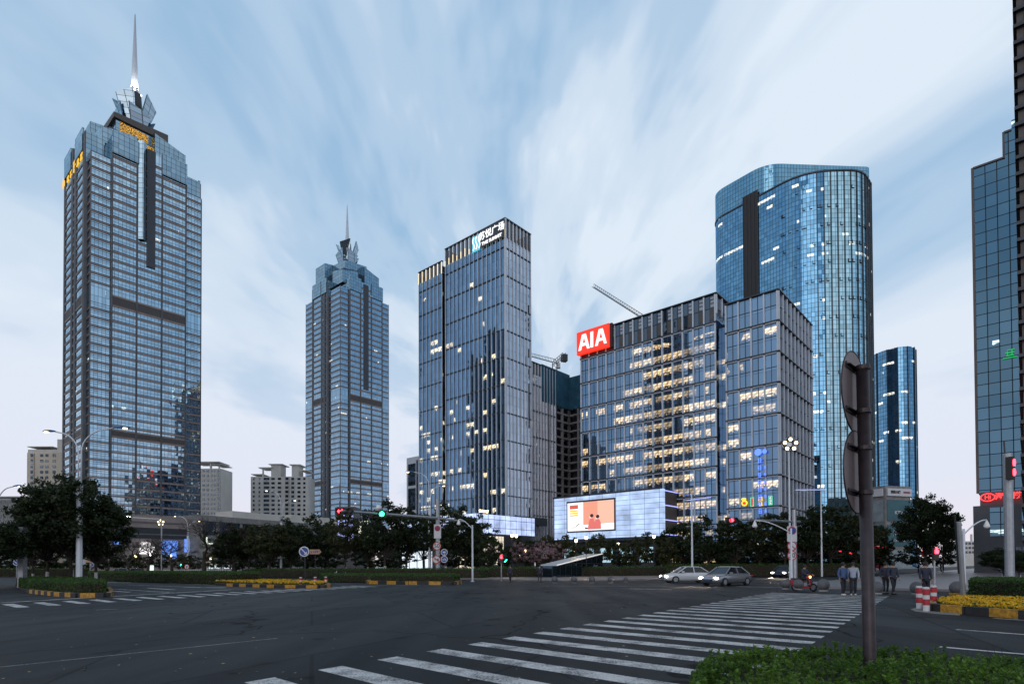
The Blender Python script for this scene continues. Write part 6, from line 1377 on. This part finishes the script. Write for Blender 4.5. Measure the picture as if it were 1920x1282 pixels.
# ---- park lanterns
def lantern(px, py, Y, label):
    c = at(px, py, Y); o = thing('park_lantern', (c.x, c.y, .13), label, 'lantern', 'warm park lanterns on dark posts'); z = c.z - .13; q = MB(); q.tube([(0, 0, 0), (0, 0, z - .2)], [.07, .04], 6); q.build('post', M['darkmetal'], o)
    q = MB(); q.lathe((0, 0, z), [(.12, -.24), (.2, -.1), (.22, .1), (.1, .22), (0, .24)], 12); q.build('globe', M['warmlamp'], o, True)
    q = MB(); q.lathe((0, 0, z), [(.0, .34), (.1, .26), (.25, .2), (.24, .17)], 12); q.build('cap', M['darkmetal'], o)
    ld = bpy.data.lights.new('lantern_light', 'POINT'); ld.energy = 90; ld.color = (1, .72, .40); ld.shadow_soft_size = .25
    lo_ = bpy.data.objects.new('lantern_light', ld); COL.objects.link(lo_); lo_.parent = o; lo_.location = (0, -.3, z)
for a in ((960, 1003, 80, 'left lantern of the tall pair before the lit podium'), (968, 1004, 84, 'right lantern of the tall pair before the lit podium'), (1080, 1013, 85, 'lantern left of the tall one under the video screen'), (1099, 1007, 80, 'tallest lantern under the video screen'),
          (1226, 1005, 84, 'lantern beneath the corner of the glowing panel box'), (1159, 1019, 110, 'small lantern among the shrubs right of the screen'), (985, 1032, 112, 'small low lantern among the pink blossom trees'), (975, 1040, 120, 'lowest tiny lantern left of the entrance canopy'), (1077, 1031, 105, 'small lantern beside the canopy tip'),
          (254, 1042, 130, 'tiny lantern left of the white screen under bare trees'), (281, 1041, 125, 'tiny lantern against the white lit screen'), (320, 1041, 128, 'tiny lantern under the blue screen'), (395, 1046, 130, 'tiny lantern right of the thickest bare tree'), (1448, 1037, 110, 'small lantern left of the 30 limit sign')): lantern(*a)
o = thing('flood_lamp', (0, 0, 0), 'dazzling floodlight on a thin horizontal arm over the island trees', 'floodlight'); c = at(240, 969, 130); e = at(303, 973, 132); q = MB(); q.beam(c, e, .2, .2); q.tube([(e.x, e.y, e.z), (e.x, e.y, 0)], .15, 6); q.build('arm', M['grey_steel'], o); q = MB(); q.lathe(c, [(0, -.45), (.45, 0), (0, .45)], 10); q.build('lamp', emit('flood_bulb', (.95, 1, .85), 14), o)
# ---- white railing along the far road
o = thing('railing', (0, 0, 0), 'white street railing beyond the long hedge under the bare trees', 'railing'); a, b = at(306, 1072, 118), at(440, 1072, 128); a, b = V2(a), V2(b); d = (b - a).normalized(); n = Vector((d.y, -d.x)); L_ = (b - a).length; q = MB()
for z0, z1 in ((1.0, 1.08), (.25, .33)): q.fb(a, d, n, 0, L_, 0, .05, z0, z1)
k = 0
while k < L_: q.fb(a, d, n, k, k + .07, .0, .05, .1, 1.05); k += .35
q.build('bars', M['white'], o)
o = thing('bus_shelter', (0, 0, 0), 'white bus shelter with lit panels behind the railing', 'shelter'); a = V2(at(388, 1070, 135)); q = MB(); q.fb(a, d, n, 0, 7, -1.4, .2, 2.6, 2.8)
for u in (0, 3.4, 6.8): q.fb(a, d, n, u, u + .15, -.1, .05, .13, 2.6)
q.build('frame', M['white'], o)
for u in (.4, 3.8): q = MB(); q.fb(a, d, n, u, u + 2.6, -.06, .0, 1.2, 2.3); q.build('lit_panel', emit('shelter_panel', (.8, .95, 1), .8), o)
q = MB(); c = at(284, 1064, 118); q.box((c.x, c.y), .38, .12, c.z - .5, c.z + .5); tag(q.build('lit_panel_sign', emit('mint_panel', (.75, 1, .9), 1.1)), 'small pale mint lit box beside the bare tree trunk', 'lit sign')
# ---- slanted entrance canopy in the park
o = thing('entrance_canopy', (0, 0, 0), 'low slanting glazed stair canopy with white edge between the park shrubs', 'canopy')
p0, p1 = at(1010, 1059, 76), at(1098, 1038, 88); hgt = p1.z; q = MB(); w = Vector((2.2, -2.0, 0))
q.hexa([p0 + Vector((0, 0, -.1)), p1 + Vector((0, 0, -.15)), p1 + w + Vector((0, 0, -.15)), p0 + w + Vector((0, 0, -.1))], [p0, p1, p1 + w, p0 + w]); q.build('roof', M['alu'], o)
q = MB(); q.hexa([v3(p0, .1), v3(p1, .1), v3(p1 + w, .1), v3(p0 + w, .1)], [p0 + Vector((0, 0, -.12)), p1 + Vector((0, 0, -.2)), p1 + w + Vector((0, 0, -.2)), p0 + w + Vector((0, 0, -.12))]); q.build('glazed_side', G_DK, o)
q = MB(); q.beam(p0 + w + Vector((0, -.05, 0)), p1 + w + Vector((0, -.05, 0)), .06, .1); q.build('lit_edge', emit('canopy_edge', (1, .95, .9), .8), o)

# ================================================================ vehicles
M['carwhite'] = pbr('white_car_paint', (.55, .57, .60), .2, .1, var=.04); M['cardark'] = pbr('dark_car_paint', (.03, .035, .045), .2, .4, var=.04); M['carsilver'] = pbr('silver_car_paint', (.30, .31, .33), .22, .6, var=.04)
M['carglass'] = pbr('car_glass', (.01, .012, .015), .05, .0, var=.05); M['tyre'] = pbr('tyre', (.015, .015, .015), .85); M['headlamp'] = emit('headlamp', (1, .95, .88), 12); M['taillamp'] = emit('taillamp', (1, .03, .02), 5); M['amber'] = emit('amber_lamp', (1, .45, .08), 6)
def car(loc, rz, paint, label, front=True, back=False):
    o = thing('car', (loc[0], loc[1], loc[2]), label, 'car', 'cars around the junction', rz)
    st_ = [(-2.25, .62, .35, .70, .78), (-2.15, .80, .24, .74, .90), (-1.5, .89, .20, .92, .95), (-.6, .90, .19, .93, .93), (.5, .90, .19, .92, .92), (1.3, .89, .2, .86, .90), (2.0, .82, .22, .68, .74), (2.28, .62, .30, .55, .62)]
    q = MB(); b = 0; nn = 10
    for x, hw, z0, zs_, zt in st_:
        for (y, z) in ((-hw * .85, z0), (-hw, z0 + .15), (-hw, zs_ - .1), (-hw * .93, zs_), (-hw * .6, zt), (hw * .6, zt), (hw * .93, zs_), (hw, zs_ - .1), (hw, z0 + .15), (hw * .85, z0)): q.v.append((x, y, z))
    for s_ in range(len(st_) - 1):
        for k in range(nn): a_, c_ = s_ * nn + k, s_ * nn + (k + 1) % nn; q.f.append((a_, c_, c_ + nn, a_ + nn)); q.uv += [(0, 0)] * 4; q.mi.append(0)
    q.f.append(tuple(range(nn))); q.uv += [(0, 0)] * nn; q.mi.append(0); q.f.append(tuple((len(st_) - 1) * nn + k for k in range(nn))); q.uv += [(0, 0)] * nn; q.mi.append(0)
    q.build('body', M[paint], o, True)
    q = MB(); lo = [(-1.75, -.80, .90), (1.15, -.82, .88), (1.15, .82, .88), (-1.75, .80, .90)]; hi = [(-.95, -.58, 1.40), (.25, -.58, 1.42), (.25, .58, 1.42), (-.95, .58, 1.40)]; q.hexa(lo, hi); q.build('window_glass', M['carglass'], o)
    q = MB(); q.hexa([(-1.0, -.6, 1.40), (.3, -.6, 1.42), (.3, .6, 1.42), (-1.0, .6, 1.40)], [(-.85, -.5, 1.46), (.15, -.5, 1.48), (.15, .5, 1.48), (-.85, .5, 1.46)])
    for y in (-1, 1):
        q.beam((-1.78, y * .80, .9), (-1.0, y * .60, 1.42), .07); q.beam((1.2, y * .82, .88), (.3, y * .60, 1.43), .07); q.beam((-.35, y * .82, .9), (-.35, y * .60, 1.42), .07)
    q.build('roof', M[paint], o)
    for x in (-1.38, 1.38):
        for y in (-.80, .80):
            q = MB(); q.tube([(x, y - .11, .32), (x, y + .11, .32)], .32, 18); wh = q.build('wheel', M['tyre'], o); q = MB(); q.tube([(x, y - .12, .32), (x, y + .12, .32)], .2, 12); q.build('rim', M['grey_steel'], wh)
    for y in (-.66, .66):
        q = MB(); q.disc((2.17, y, .60), (1, 0, .1), .09, .12, 12, 0, .2); q.build('headlight', M['headlamp'] if front else M['white'], o)
        q = MB(); q.disc((-2.21, y, .74), (1, 0, 0), .07, .12, 10, 0, .2); q.build('tail_light', M['taillamp'] if back else M['signred'], o)
    if front:
        for y in (-.66, .66):
            ld = bpy.data.lights.new('headlight_beam', 'SPOT'); ld.energy = 260; ld.color = (1, .80, .62); ld.spot_size = R(70); ld.spot_blend = .6; ld.shadow_soft_size = .1
            lo_ = bpy.data.objects.new('headlight_beam', ld); COL.objects.link(lo_); lo_.parent = o; lo_.location = (2.5, y, .62); lo_.rotation_euler = Vector((1, 0, -.10)).to_track_quat('-Z', 'Y').to_euler()
    q = MB(); q.box((2.25, 0), .05, .45, .36, .52); q.build('grille', M['black'], o); q = MB(); q.box((2.31, 0), .01, .24, .4, .5); q.build('number_plate', M['blue'], o)
    for y in (-.98, .98): q = MB(); q.box((.75, y), .1, .09, .92, 1.06); q.build('mirror', M[paint], o)
    return o
hd = math.atan2(-BV.y, -BV.x)
g = gp(1288, 1092); car((g.x, g.y, 0), hd - .75, 'carwhite', 'white sedan with its headlights on, waiting at the far crossing')
g = gp(1362, 1097); car((g.x, g.y, 0), hd - .25, 'carsilver', 'silver car with headlights on right of the white sedan')
g = gp(1470, 1082); car((g.x, g.y, 0), hd, 'cardark', 'dark car farther up the street behind the camera pole')
g = at(226, 1072, 112); car((g.x, g.y, 0), math.atan2(AV.y, AV.x), 'carsilver', 'grey car beyond the long hedge, left of the dark one', False, True)
g = at(256, 1072, 108); car((g.x, g.y, 0), math.atan2(AV.y, AV.x) , 'cardark', 'dark car with red tail lights beyond the long hedge', False, True)

# ================================================================ people
M['skin'] = pbr('skin', (.35, .21, .15), .6, var=.05); M['hair'] = pbr('black_hair', (.012, .01, .01), .6); M['jeans'] = pbr('dark_trousers', (.018, .02, .03), .85); M['jacketw'] = pbr('pale_jacket', (.32, .36, .45), .8); M['jacketd'] = pbr('dark_jacket', (.03, .035, .06), .8); M['shoe'] = pbr('white_shoe', (.6, .6, .6), .6); M['jacketb'] = pbr('blue_jacket', (.05, .09, .2), .8)
def skin(name, V, E, Rd, mat, par, sub=1):
    me = bpy.data.meshes.new(name); me.from_pydata(V, E, []); o = bpy.data.objects.new(name, me); COL.objects.link(o); o.parent = par
    m = o.modifiers.new('skin', 'SKIN'); 
    for i, r in enumerate(Rd): me.skin_vertices[0].data[i].radius = (r, r) if not isinstance(r, tuple) else r
    me.skin_vertices[0].data[0].use_root = True
    s_ = o.modifiers.new('sub', 'SUBSURF'); s_.levels = sub; s_.render_levels = sub; me.materials.append(mat)
    dg = bpy.context.evaluated_depsgraph_get(); m2 = bpy.data.meshes.new_from_object(o.evaluated_get(dg)); m2.name = name
    for p in m2.polygons: p.use_smooth = True
    bpy.data.objects.remove(o); o = bpy.data.objects.new(name, m2); COL.objects.link(o); o.parent = par
    m2.materials.clear(); m2.materials.append(mat); return o
def person(loc, rz, top, bottom, label, stride=.0, seat=False, h=1.68, shoe='shoe', arm=0.0, bag=False):
    o = thing('person', loc, label, 'person', None, rz); k = h / 1.7
    hz_ = .92 if not seat else .82
    def leg(s):
        f = stride * s
        if seat: return [(s * .10, 0, hz_ - .04), (s * .16, .38, hz_ - .06), (s * .16, .42, .42), (s * .16, .50, .38)]
        return [(s * .09, 0, .86), (s * .10, .04 + f * .35, .48), (s * .10, f * .8 - .02, .09), (s * .10, f * .8 + .13, .045)]
    def armp(s): 
        if seat: return [(s * .19, .04, hz_ + .48), (s * .25, .16, hz_ + .24), (s * .22, .42, hz_ + .18), (s * .20, .50, hz_ + .18)]
        return [(s * .19, 0, 1.39), (s * .25, -.03 - stride * s * .2, 1.12), (s * .24, .06 - stride * s * .35 + arm, .90 + arm * .8), (s * .23, .09 - stride * s * .4 + arm, .80 + arm)]
    sp = [(0, 0, hz_), (0, .0 + (.03 if seat else 0), hz_ + .22), (0, .0 + (.05 if seat else 0), hz_ + .46), (0, .01 + (.06 if seat else 0), hz_ + .56), (0, .03 + (.06 if seat else 0), hz_ + .66), (0, .03 + (.06 if seat else 0), hz_ + .75)]
    V = list(sp); E = [(i, i + 1) for i in range(5)]; Rr = [(.13, .1), (.12, .09), (.14, .09), .055, .085, .07]
    for s in (-1, 1):
        b = len(V); P = leg(s); V += P; E += [(0, b)] + [(b + i, b + i + 1) for i in range(3)]; Rr += [.085, .058, .04, .035]
        b = len(V); P = armp(s); V += P; E += [(2, b)] + [(b + i, b + i + 1) for i in range(3)]; Rr += [.052, .042, .03, .026]
    V = [tuple(c * k for c in v) for v in V]; skin('body', V, E, Rr, M['skin'], o)
    # hands: five fingers each, rooted in the palm
    for s in (-1, 1):
        hp = Vector(armp(s)[3]) * k; q = MB()
        for f_ in range(4): q.tube([hp + Vector((0, (f_ - 1.5) * .017, -.02)), hp + Vector((0, (f_ - 1.5) * .019, -.06 + abs(f_ - 1.3) * .006)), hp + Vector((-s * .012, (f_ - 1.5) * .018, -.09 + abs(f_ - 1.3) * .01))], [.009, .008, .006], 5)
        q.tube([hp + Vector((0, .03, 0)), hp + Vector((-s * .01, .055, -.03)), hp + Vector((-s * .015, .055, -.05))], [.01, .009, .007], 5); q.build('fingers', M['skin'], o)
    V = [(0, sp[0][1], hz_ - .09), sp[1], sp[2], (0, sp[3][1], sp[2][2] + .06)]; E = [(0, 1), (1, 2), (2, 3)]; Rr = [(.165, .135), (.15, .12), (.165, .115), (.09, .08)]
    for s in (-1, 1): b = len(V); P = armp(s)[:3]; V += P; E += [(2, b), (b, b + 1), (b + 1, b + 2)]; Rr += [.072, .058, .046]
    skin('jacket', [tuple(c * k for c in v) for v in V], E, Rr, M[top], o)
    V = [(0, 0, hz_ + .02)]; E = []; Rr = [(.145, .115)]
    for s in (-1, 1): b = len(V); P = leg(s)[:3]; V += P; E += [(0, b), (b, b + 1), (b + 1, b + 2)]; Rr += [.098, .07, .055]
    skin('trousers', [tuple(c * k for c in v) for v in V], E, Rr, M[bottom], o)
    hc = Vector(sp[4]) * k + Vector((0, -.015, .05)); q = MB(); q.lathe(hc, [(.0, .115), (.06, .10), (.098, .05), (.105, 0), (.1, -.05), (.085, -.08)], 12); q.build('hair', M['hair'], o, True)
    q = MB(); fc = Vector(sp[4]) * k + Vector((0, .09, .0)); q.beam(fc + Vector((0, 0, .01)), fc + Vector((0, .02, -.02)), .02, .03); q.build('nose', M['skin'], o)
    q = MB()
    for s in (-1, 1): q.disc(fc + Vector((s * .032, .0, .025)), (0, 1, 0), .009, .01, 8)
    q.disc(fc + Vector((0, .0, -.045)), (0, 1, 0), .005, .01, 8, 0, .022); q.build('eyes_and_mouth', M['hair'], o)
    for s in (-1, 1):
        P = leg(s); q = MB(); a_ = Vector(P[2]) * k; q.tube([(a_.x, a_.y - .06, .045), (a_.x, a_.y + .05, .055), (a_.x, a_.y + .17, .04)] if not seat else [Vector(P[3]) * k - Vector((0, .1, 0)), Vector(P[3]) * k + Vector((0, .1, -.02))], [.05, .05, .038] if not seat else [.05, .045], 8); q.build('shoe', M[shoe], o, True)
    if bag: q = MB(); q.box((0, -.2), .14, .07, hz_ + .12, hz_ + .5); q.build('backpack', M['black'], o)
    return o
def ppl(px, py, *a, **k): g = gp(px, py, .0); return person((g.x, g.y, 0), *a, **k)
ppl(1600, 1116, 2.7, 'jacketw', 'jeans', 'pedestrian in a pale jacket, dark trousers and white shoes by the zebra stripes', .14)
ppl(1581, 1116, 3.4, 'jacketb', 'jeans', 'pedestrian in a blue jacket and white shoes left of the pale-jacketed one', .1)
ppl(1661, 1113, 2.9, 'jacketd', 'jeans', 'dark-clothed pedestrian just right of the brown pole', .12, shoe='black')
ppl(1675, 1114, 3.3, 'jacketd', 'jeans', 'dark-clothed pedestrian farther right of the brown pole, stepping wide', .2, shoe='black')
ppl(1736, 1122, 3.1, 'jacketd', 'jeans', 'dark figure standing behind the red and white bollards', .05, shoe='black')
ppl(957, 1091, .6, 'jacketd', 'jeans', 'distant dark pedestrian at the far kerb right of the pedestrian signal', .15, shoe='black')
ppl(1012, 1091, -.4, 'jacketd', 'jeans', 'distant dark pedestrian left of the far ball bollards', .1, shoe='black')
def scooter(px, py, rz, label, plabel):
    g = gp(px, py); o = thing('scooter', (g.x, g.y, 0), label, 'scooter', None, rz)
    for y in (-.58, .62):
        pts = [(0, y + .2 * math.cos(6.283 * k / 16), .25 + .2 * math.sin(6.283 * k / 16)) for k in range(17)]; q = MB(); q.tube(pts, .05, 8); wh = q.build('wheel', M['tyre'], o, True); q = MB(); q.tube([(-.03, y, .25), (.03, y, .25)], .13, 12); q.build('rim', M['grey_steel'], wh)
    q = MB(); q.hexa([(-.14, -.8, .35), (.14, -.8, .35), (.12, -.1, .3), (-.12, -.1, .3)], [(-.12, -.82, .68), (.12, -.82, .68), (.13, -.05, .66), (-.13, -.05, .66)]); q.hexa([(-.13, -.1, .22), (.13, -.1, .22), (.13, .4, .22), (-.13, .4, .22)], [(-.13, -.1, .32), (.13, -.1, .32), (.13, .4, .32), (-.13, .4, .32)])
    q.hexa([(-.18, .36, .25), (.18, .36, .25), (.1, .55, .25), (-.1, .55, .25)], [(-.16, .28, .9), (.16, .28, .9), (.08, .38, .95), (-.08, .38, .95)]); q.build('body', M['signred'], o)
    q = MB(); q.box((0, -.42), .13, .36, .69, .78); q.build('seat', M['black'], o)
    q = MB(); q.tube([(0, .62, .25), (0, .36, .95), (0, .32, 1.02)], .03, 8); q.tube([(-.32, .22, 1.04), (0, .34, 1.0), (.32, .22, 1.04)], .02, 8); q.build('handlebar', M['darkmetal'], o)
    for s in (-1, 1): q = MB(); q.beam((s * .26, .26, 1.03), (s * .3, .24, 1.22), .012); q.disc((s * .31, .23, 1.25), (0, 1, 0), .05, .02, 10); q.build('mirror', M['darkmetal'], o)
    q = MB(); q.disc((0, .42, .86), (0, 1, 0), .07, .06, 12); q.build('headlight', M['amber'], o)
    person((g.x, g.y, .0), rz, 'jacketd', 'jeans', plabel, seat=True, shoe='black')
g = gp(1507, 1105)
scooter(1507, 1108, math.pi + .5, 'red scooter with a glowing amber headlight at the ball bollards', 'rider in dark jacket sitting on the red scooter')
# ================================================================ trees and shrubs
random.seed(99)
T = [('big', 'tree', 134, 51.5, 903, 165, 'broad dark evergreen right behind the white island lamp, tallest on the left'), ('big2', 'tree', 180, 53, 942, 118, 'lower evergreen reaching out right of the island lamp'), ('big2', 'tree', 89, 52, 928, 110, 'evergreen with a limewashed trunk between the lamp and the camera column'), ('mid', 'tree', 62, 55, 962, 80, 'small evergreen right above the grey camera column'),
     ('big2', 'tree', -22, 46, 972, 120, 'evergreen cut by the left edge of the frame')]
for k_, nm, px, Y, top, w, lb in T: plant(k_, nm, px, Y, top, w, lb, 'tree', 'evergreen trees on the left island', .1)
rowt = [(432, 96, 992, 70), (468, 98, 990, 74), (505, 92, 985, 82), (545, 95, 982, 78), (582, 100, 975, 84), (618, 105, 985, 70), (648, 92, 962, 66), (690, 97, 972, 74), (722, 88, 950, 96), (760, 92, 958, 84), (795, 99, 968, 84), (836, 86, 952, 84), (872, 88, 960, 84), (900, 96, 985, 70)]
where = ['at the left end of the far row, behind the long hedge', 'in the far row left of the second street lamp', 'behind the second street lamp', 'in the far row left of the blue arrow sign', 'behind the blue arrow sign', 'right of the brown direction board', 'under the red arrow signal', 'between the red and green signals', 'tallest, right behind the green signal', 'in the far row between green signal and mast', 'close left of the street lamp by the mast', 'behind the speed limit mast', 'behind the camera pole right of the mast', 'at the right end of the far row']
for i, ((px, Y, top, w), wh) in enumerate(zip(rowt, where)):
    plant(('mid', 'mid3', 'mid2', 'mid')[i % 4], 'tree', px, Y, top, w * 1.12, ('olive-tinted round tree ' if i % 4 == 2 else 'dark evergreen tree ') + wh, 'tree', 'evergreen trees along the far side of the junction')
for i, (px, Y, top, w) in enumerate([(455, 135, 1000, 60), (500, 130, 996, 64), (560, 132, 994, 70), (610, 130, 996, 60), (668, 150, 1012, 50), (735, 135, 1000, 60), (800, 136, 1006, 60), (860, 130, 985, 70)]):
    plant(('mid3', 'mid')[i % 2], 'tree', px, Y, top, w, 'added second-row dark tree, ' + ['leftmost, over the hedge end', 'behind the second street lamp gap', 'behind the arrow sign gap', 'left of the violet facade', 'under the red arrow signal gap', 'behind the green signal gap', 'behind the mast and lamp gap', 'rightmost, near the camera pole'][i], 'tree', 'trees added behind the far row')  # put in behind the row to keep the gaps under its crowns dark
bl = ['thin bare tree farthest left, beside the white screen', 'bare tree whose branches cross the white glowing screen', 'bare tree in front of the blue lit screen', 'largest bare tree, dark limbs spreading before the podium end', 'bare tree at the left end of the evergreen row', 'bare tree low behind the long hedge']
for i, (px, Y, top, w) in enumerate([(241, 120, 998, 90), (279, 108, 996, 90), (322, 100, 992, 96), (382, 92, 954, 130), (436, 105, 985, 90), (205, 125, 1005, 70)]): plant(('bare', 'bare2', 'bare3')[i % 3], 'bare_tree', px, Y, top, w, bl[i], 'tree', 'leafless trees along the far road')
sh = [(170, 135, 1030, 60), (200, 132, 1034, 50), (232, 135, 1036, 44), (262, 138, 1040, 40), (300, 138, 1034, 44), (338, 136, 1040, 44), (362, 138, 1042, 36), (402, 130, 1030, 50), (20, 110, 1030, 70), (70, 115, 1036, 60), (120, 118, 1036, 60)]
shl = ['right of the island lamp base', 'under the leftmost bare tree', 'left of the white lit screen', 'under the white lit screen', 'between white and blue screens', 'under the blue lit screen', 'by the slim far street lamp', 'below the largest bare tree', 'left of the grey camera column', 'behind the limewashed island trunks', 'behind the white island lamp']
for (px, Y, top, w), wh in zip(sh, shl): plant('bush' if px % 4 else 'bush2', 'bush', px, Y, top, w, 'rounded olive bush ' + wh, 'bush', 'bushes under the far trees')
pk = [(915, 84, 1006, 60, 'bush2', 'left of the pair of lanterns'), (948, 92, 1018, 50, 'bush2', 'behind the far pedestrian signal'), (985, 100, 1006, 60, 'bush2', 'right of the tall lantern pair'), (1025, 104, 1008, 60, 'bush', 'behind the pink blossom trees'), (1060, 104, 1006, 54, 'bush', 'left of the lantern under the screen'), (1090, 98, 1022, 50, 'bush2', 'behind the canopy tip'),
      (1122, 96, 1005, 62, 'bush', 'below the right part of the video screen'), (1160, 96, 1012, 60, 'bush2', 'below the screen corner'), (1195, 92, 1010, 60, 'bush', 'left of the lantern under the panel box'), (1228, 94, 998, 66, 'bush2', 'right at the panel box corner'), (1256, 90, 1012, 50, 'bush', 'dimly lit yellowish one right of the panel box lantern')]
for px, Y, top, w, kk, wh in pk: plant(kk, 'bush', px, Y, top, w, 'park shrub ' + wh, 'bush', 'park shrubs below the glowing box')
for px, Y, top, w, wh in ((975, 88, 1014, 40, 'under the lantern pair'), (1015, 90, 1012, 40, 'left of the canopy'), (1000, 96, 1024, 36, 'low behind the others'), (1042, 94, 1016, 40, 'right of the others'), (925, 90, 1012, 30, 'at the edge of the dark tree row')): plant('pink', 'blossom_tree', px, Y, top, w, 'small pink blossom tree ' + wh, 'tree', 'pink blossom trees in the park')
rt = [(1285, 92, 985, 84, 'right of the panel box lantern'), (1330, 86, 976, 90, 'behind the tilted LED lamp'), (1378, 84, 980, 92, 'behind the single round red light'), (1425, 86, 972, 92, 'under the neon food signs'), (1470, 84, 966, 92, 'behind the three round signs'), (1515, 82, 962, 96, 'left of the level LED lamp'), (1560, 84, 956, 96, 'just left of the brown pole, greenest crown'), (1605, 86, 968, 88, 'crossed by the brown pole'), (1640, 95, 990, 60, 'at the right end, beside the poster block')]
for i, (px, Y, top, w, wh) in enumerate(rt): plant(('mid3', 'mid', 'mid3', 'mid2')[i % 4], 'tree', px, Y, top, w * 1.1, 'dark street tree ' + wh, 'tree', 'dark trees before the office block')
for px, Y, top, w, wh in ((1735, 92, 938, 86, 'tall dark tree filling the gap right of the poster block'), (1768, 100, 968, 56, 'smaller dark tree right of the tall one in the gap'), (1880, 62, 1030, 60, 'dark bushy tree under the red neon sign'), (1912, 58, 1036, 60, 'dark tree cut by the frame edge under the neon sign')):
    plant('big' if px != 1768 else 'mid3', 'tree', px, Y, top, w * 1.15, wh, 'tree')
fill = [(440, 118, 1034, 60), (480, 116, 1030, 64), (525, 118, 1032, 64), (570, 115, 1028, 64), (612, 116, 1032, 60), (700, 112, 1030, 64), (742, 112, 1034, 60), (862, 106, 1026, 70), (900, 104, 1028, 60), (1272, 104, 1024, 70), (1318, 102, 1020, 76), (1366, 100, 1022, 76), (1414, 100, 1020, 76), (1462, 98, 1018, 76), (1508, 98, 1016, 80), (1556, 96, 1014, 80), (1604, 98, 1018, 76), (1650, 104, 1026, 60), (1722, 108, 1022, 60), (1765, 112, 1024, 56)]
fwh = ['at the left end of the evergreen row', 'below the second street lamp left side', 'below the second street lamp right side', 'behind the arrow sign pole', 'behind the parked bicycles', 'under the red arrow signal', 'left of the lit glass pavilion', 'right of the speed limit mast', 'behind the camera pole right of the mast', 'right of the panel box lantern', 'behind the white sedan', 'behind the silver car', 'left of the camera pole before the round signs', 'behind the three round signs', 'right of the three round signs', 'behind the two pedestrians', 'crossed by the brown pole', 'at the foot of the poster block', 'right of the poster block foot', 'behind the red pedestrian signal']
for (px, Y, top, w), wh in zip(fill, fwh): plant('bush2', 'bush', px, Y, top, w * 1.15, 'added dark filler bush ' + wh, 'bush', 'bushes added to darken under the street trees')  # filler added so the space below the crowns stays dark
# low planting along the far kerb
def strip(px0, px1, Y0, Y1, z, label, dens=60):
    a, b = V2(at(px0, 1070, Y0)), V2(at(px1, 1070, Y1)); d = (b - a).normalized(); n = Vector((-d.y, d.x)) * 2.2
    hedge([a, b, b + n, a + n], .1, z, label, dens, .09, 'clipped hedges at the back of the pavements', 'hedge', .12)
strip(455, 900, 90, 72, 1.2, 'low hedge at the feet of the far tree row'); strip(905, 1255, 76, 84, 1.3, 'low hedge in front of the park shrubs'); strip(1255, 1640, 80, 80, 1.6, 'dark hedge at the feet of the street trees')
strip(-60, 170, 100, 112, 1.4, 'low dark hedge behind the island trees')
# parked two-wheelers reduced to a rack on the far pavement
o = thing('bicycle_rack', (0, 0, 0), 'low rack with a row of parked white and dark bicycles before the trees', 'bicycle rack'); a = V2(at(622, 1082, 82)); d = Vector((1, -.1)).normalized(); n = Vector((d.y, -d.x))
for k in range(7):
    q = MB(); c = v3(a + d * k * .75, .48)
    for s in (-.5, .5):
        e = c + Vector((s * .25, s * .95, 0)); q.tube([e + Vector((.1 * math.cos(t) * s, .33 * math.cos(t), .33 * math.sin(t))) for t in [6.283 * j / 12 for j in range(13)]], .025, 5)
    q.beam(c + Vector((-.12, -.48, 0)), c + Vector((0, -.1, .45)), .04); q.beam(c + Vector((0, -.1, .45)), c + Vector((.12, .48, 0)), .04); q.beam(c + Vector((0, -.2, .0)), c + Vector((0, -.15, .55)), .04)
    q.build('bicycle', M['white' if k % 2 else 'darkmetal'], o)
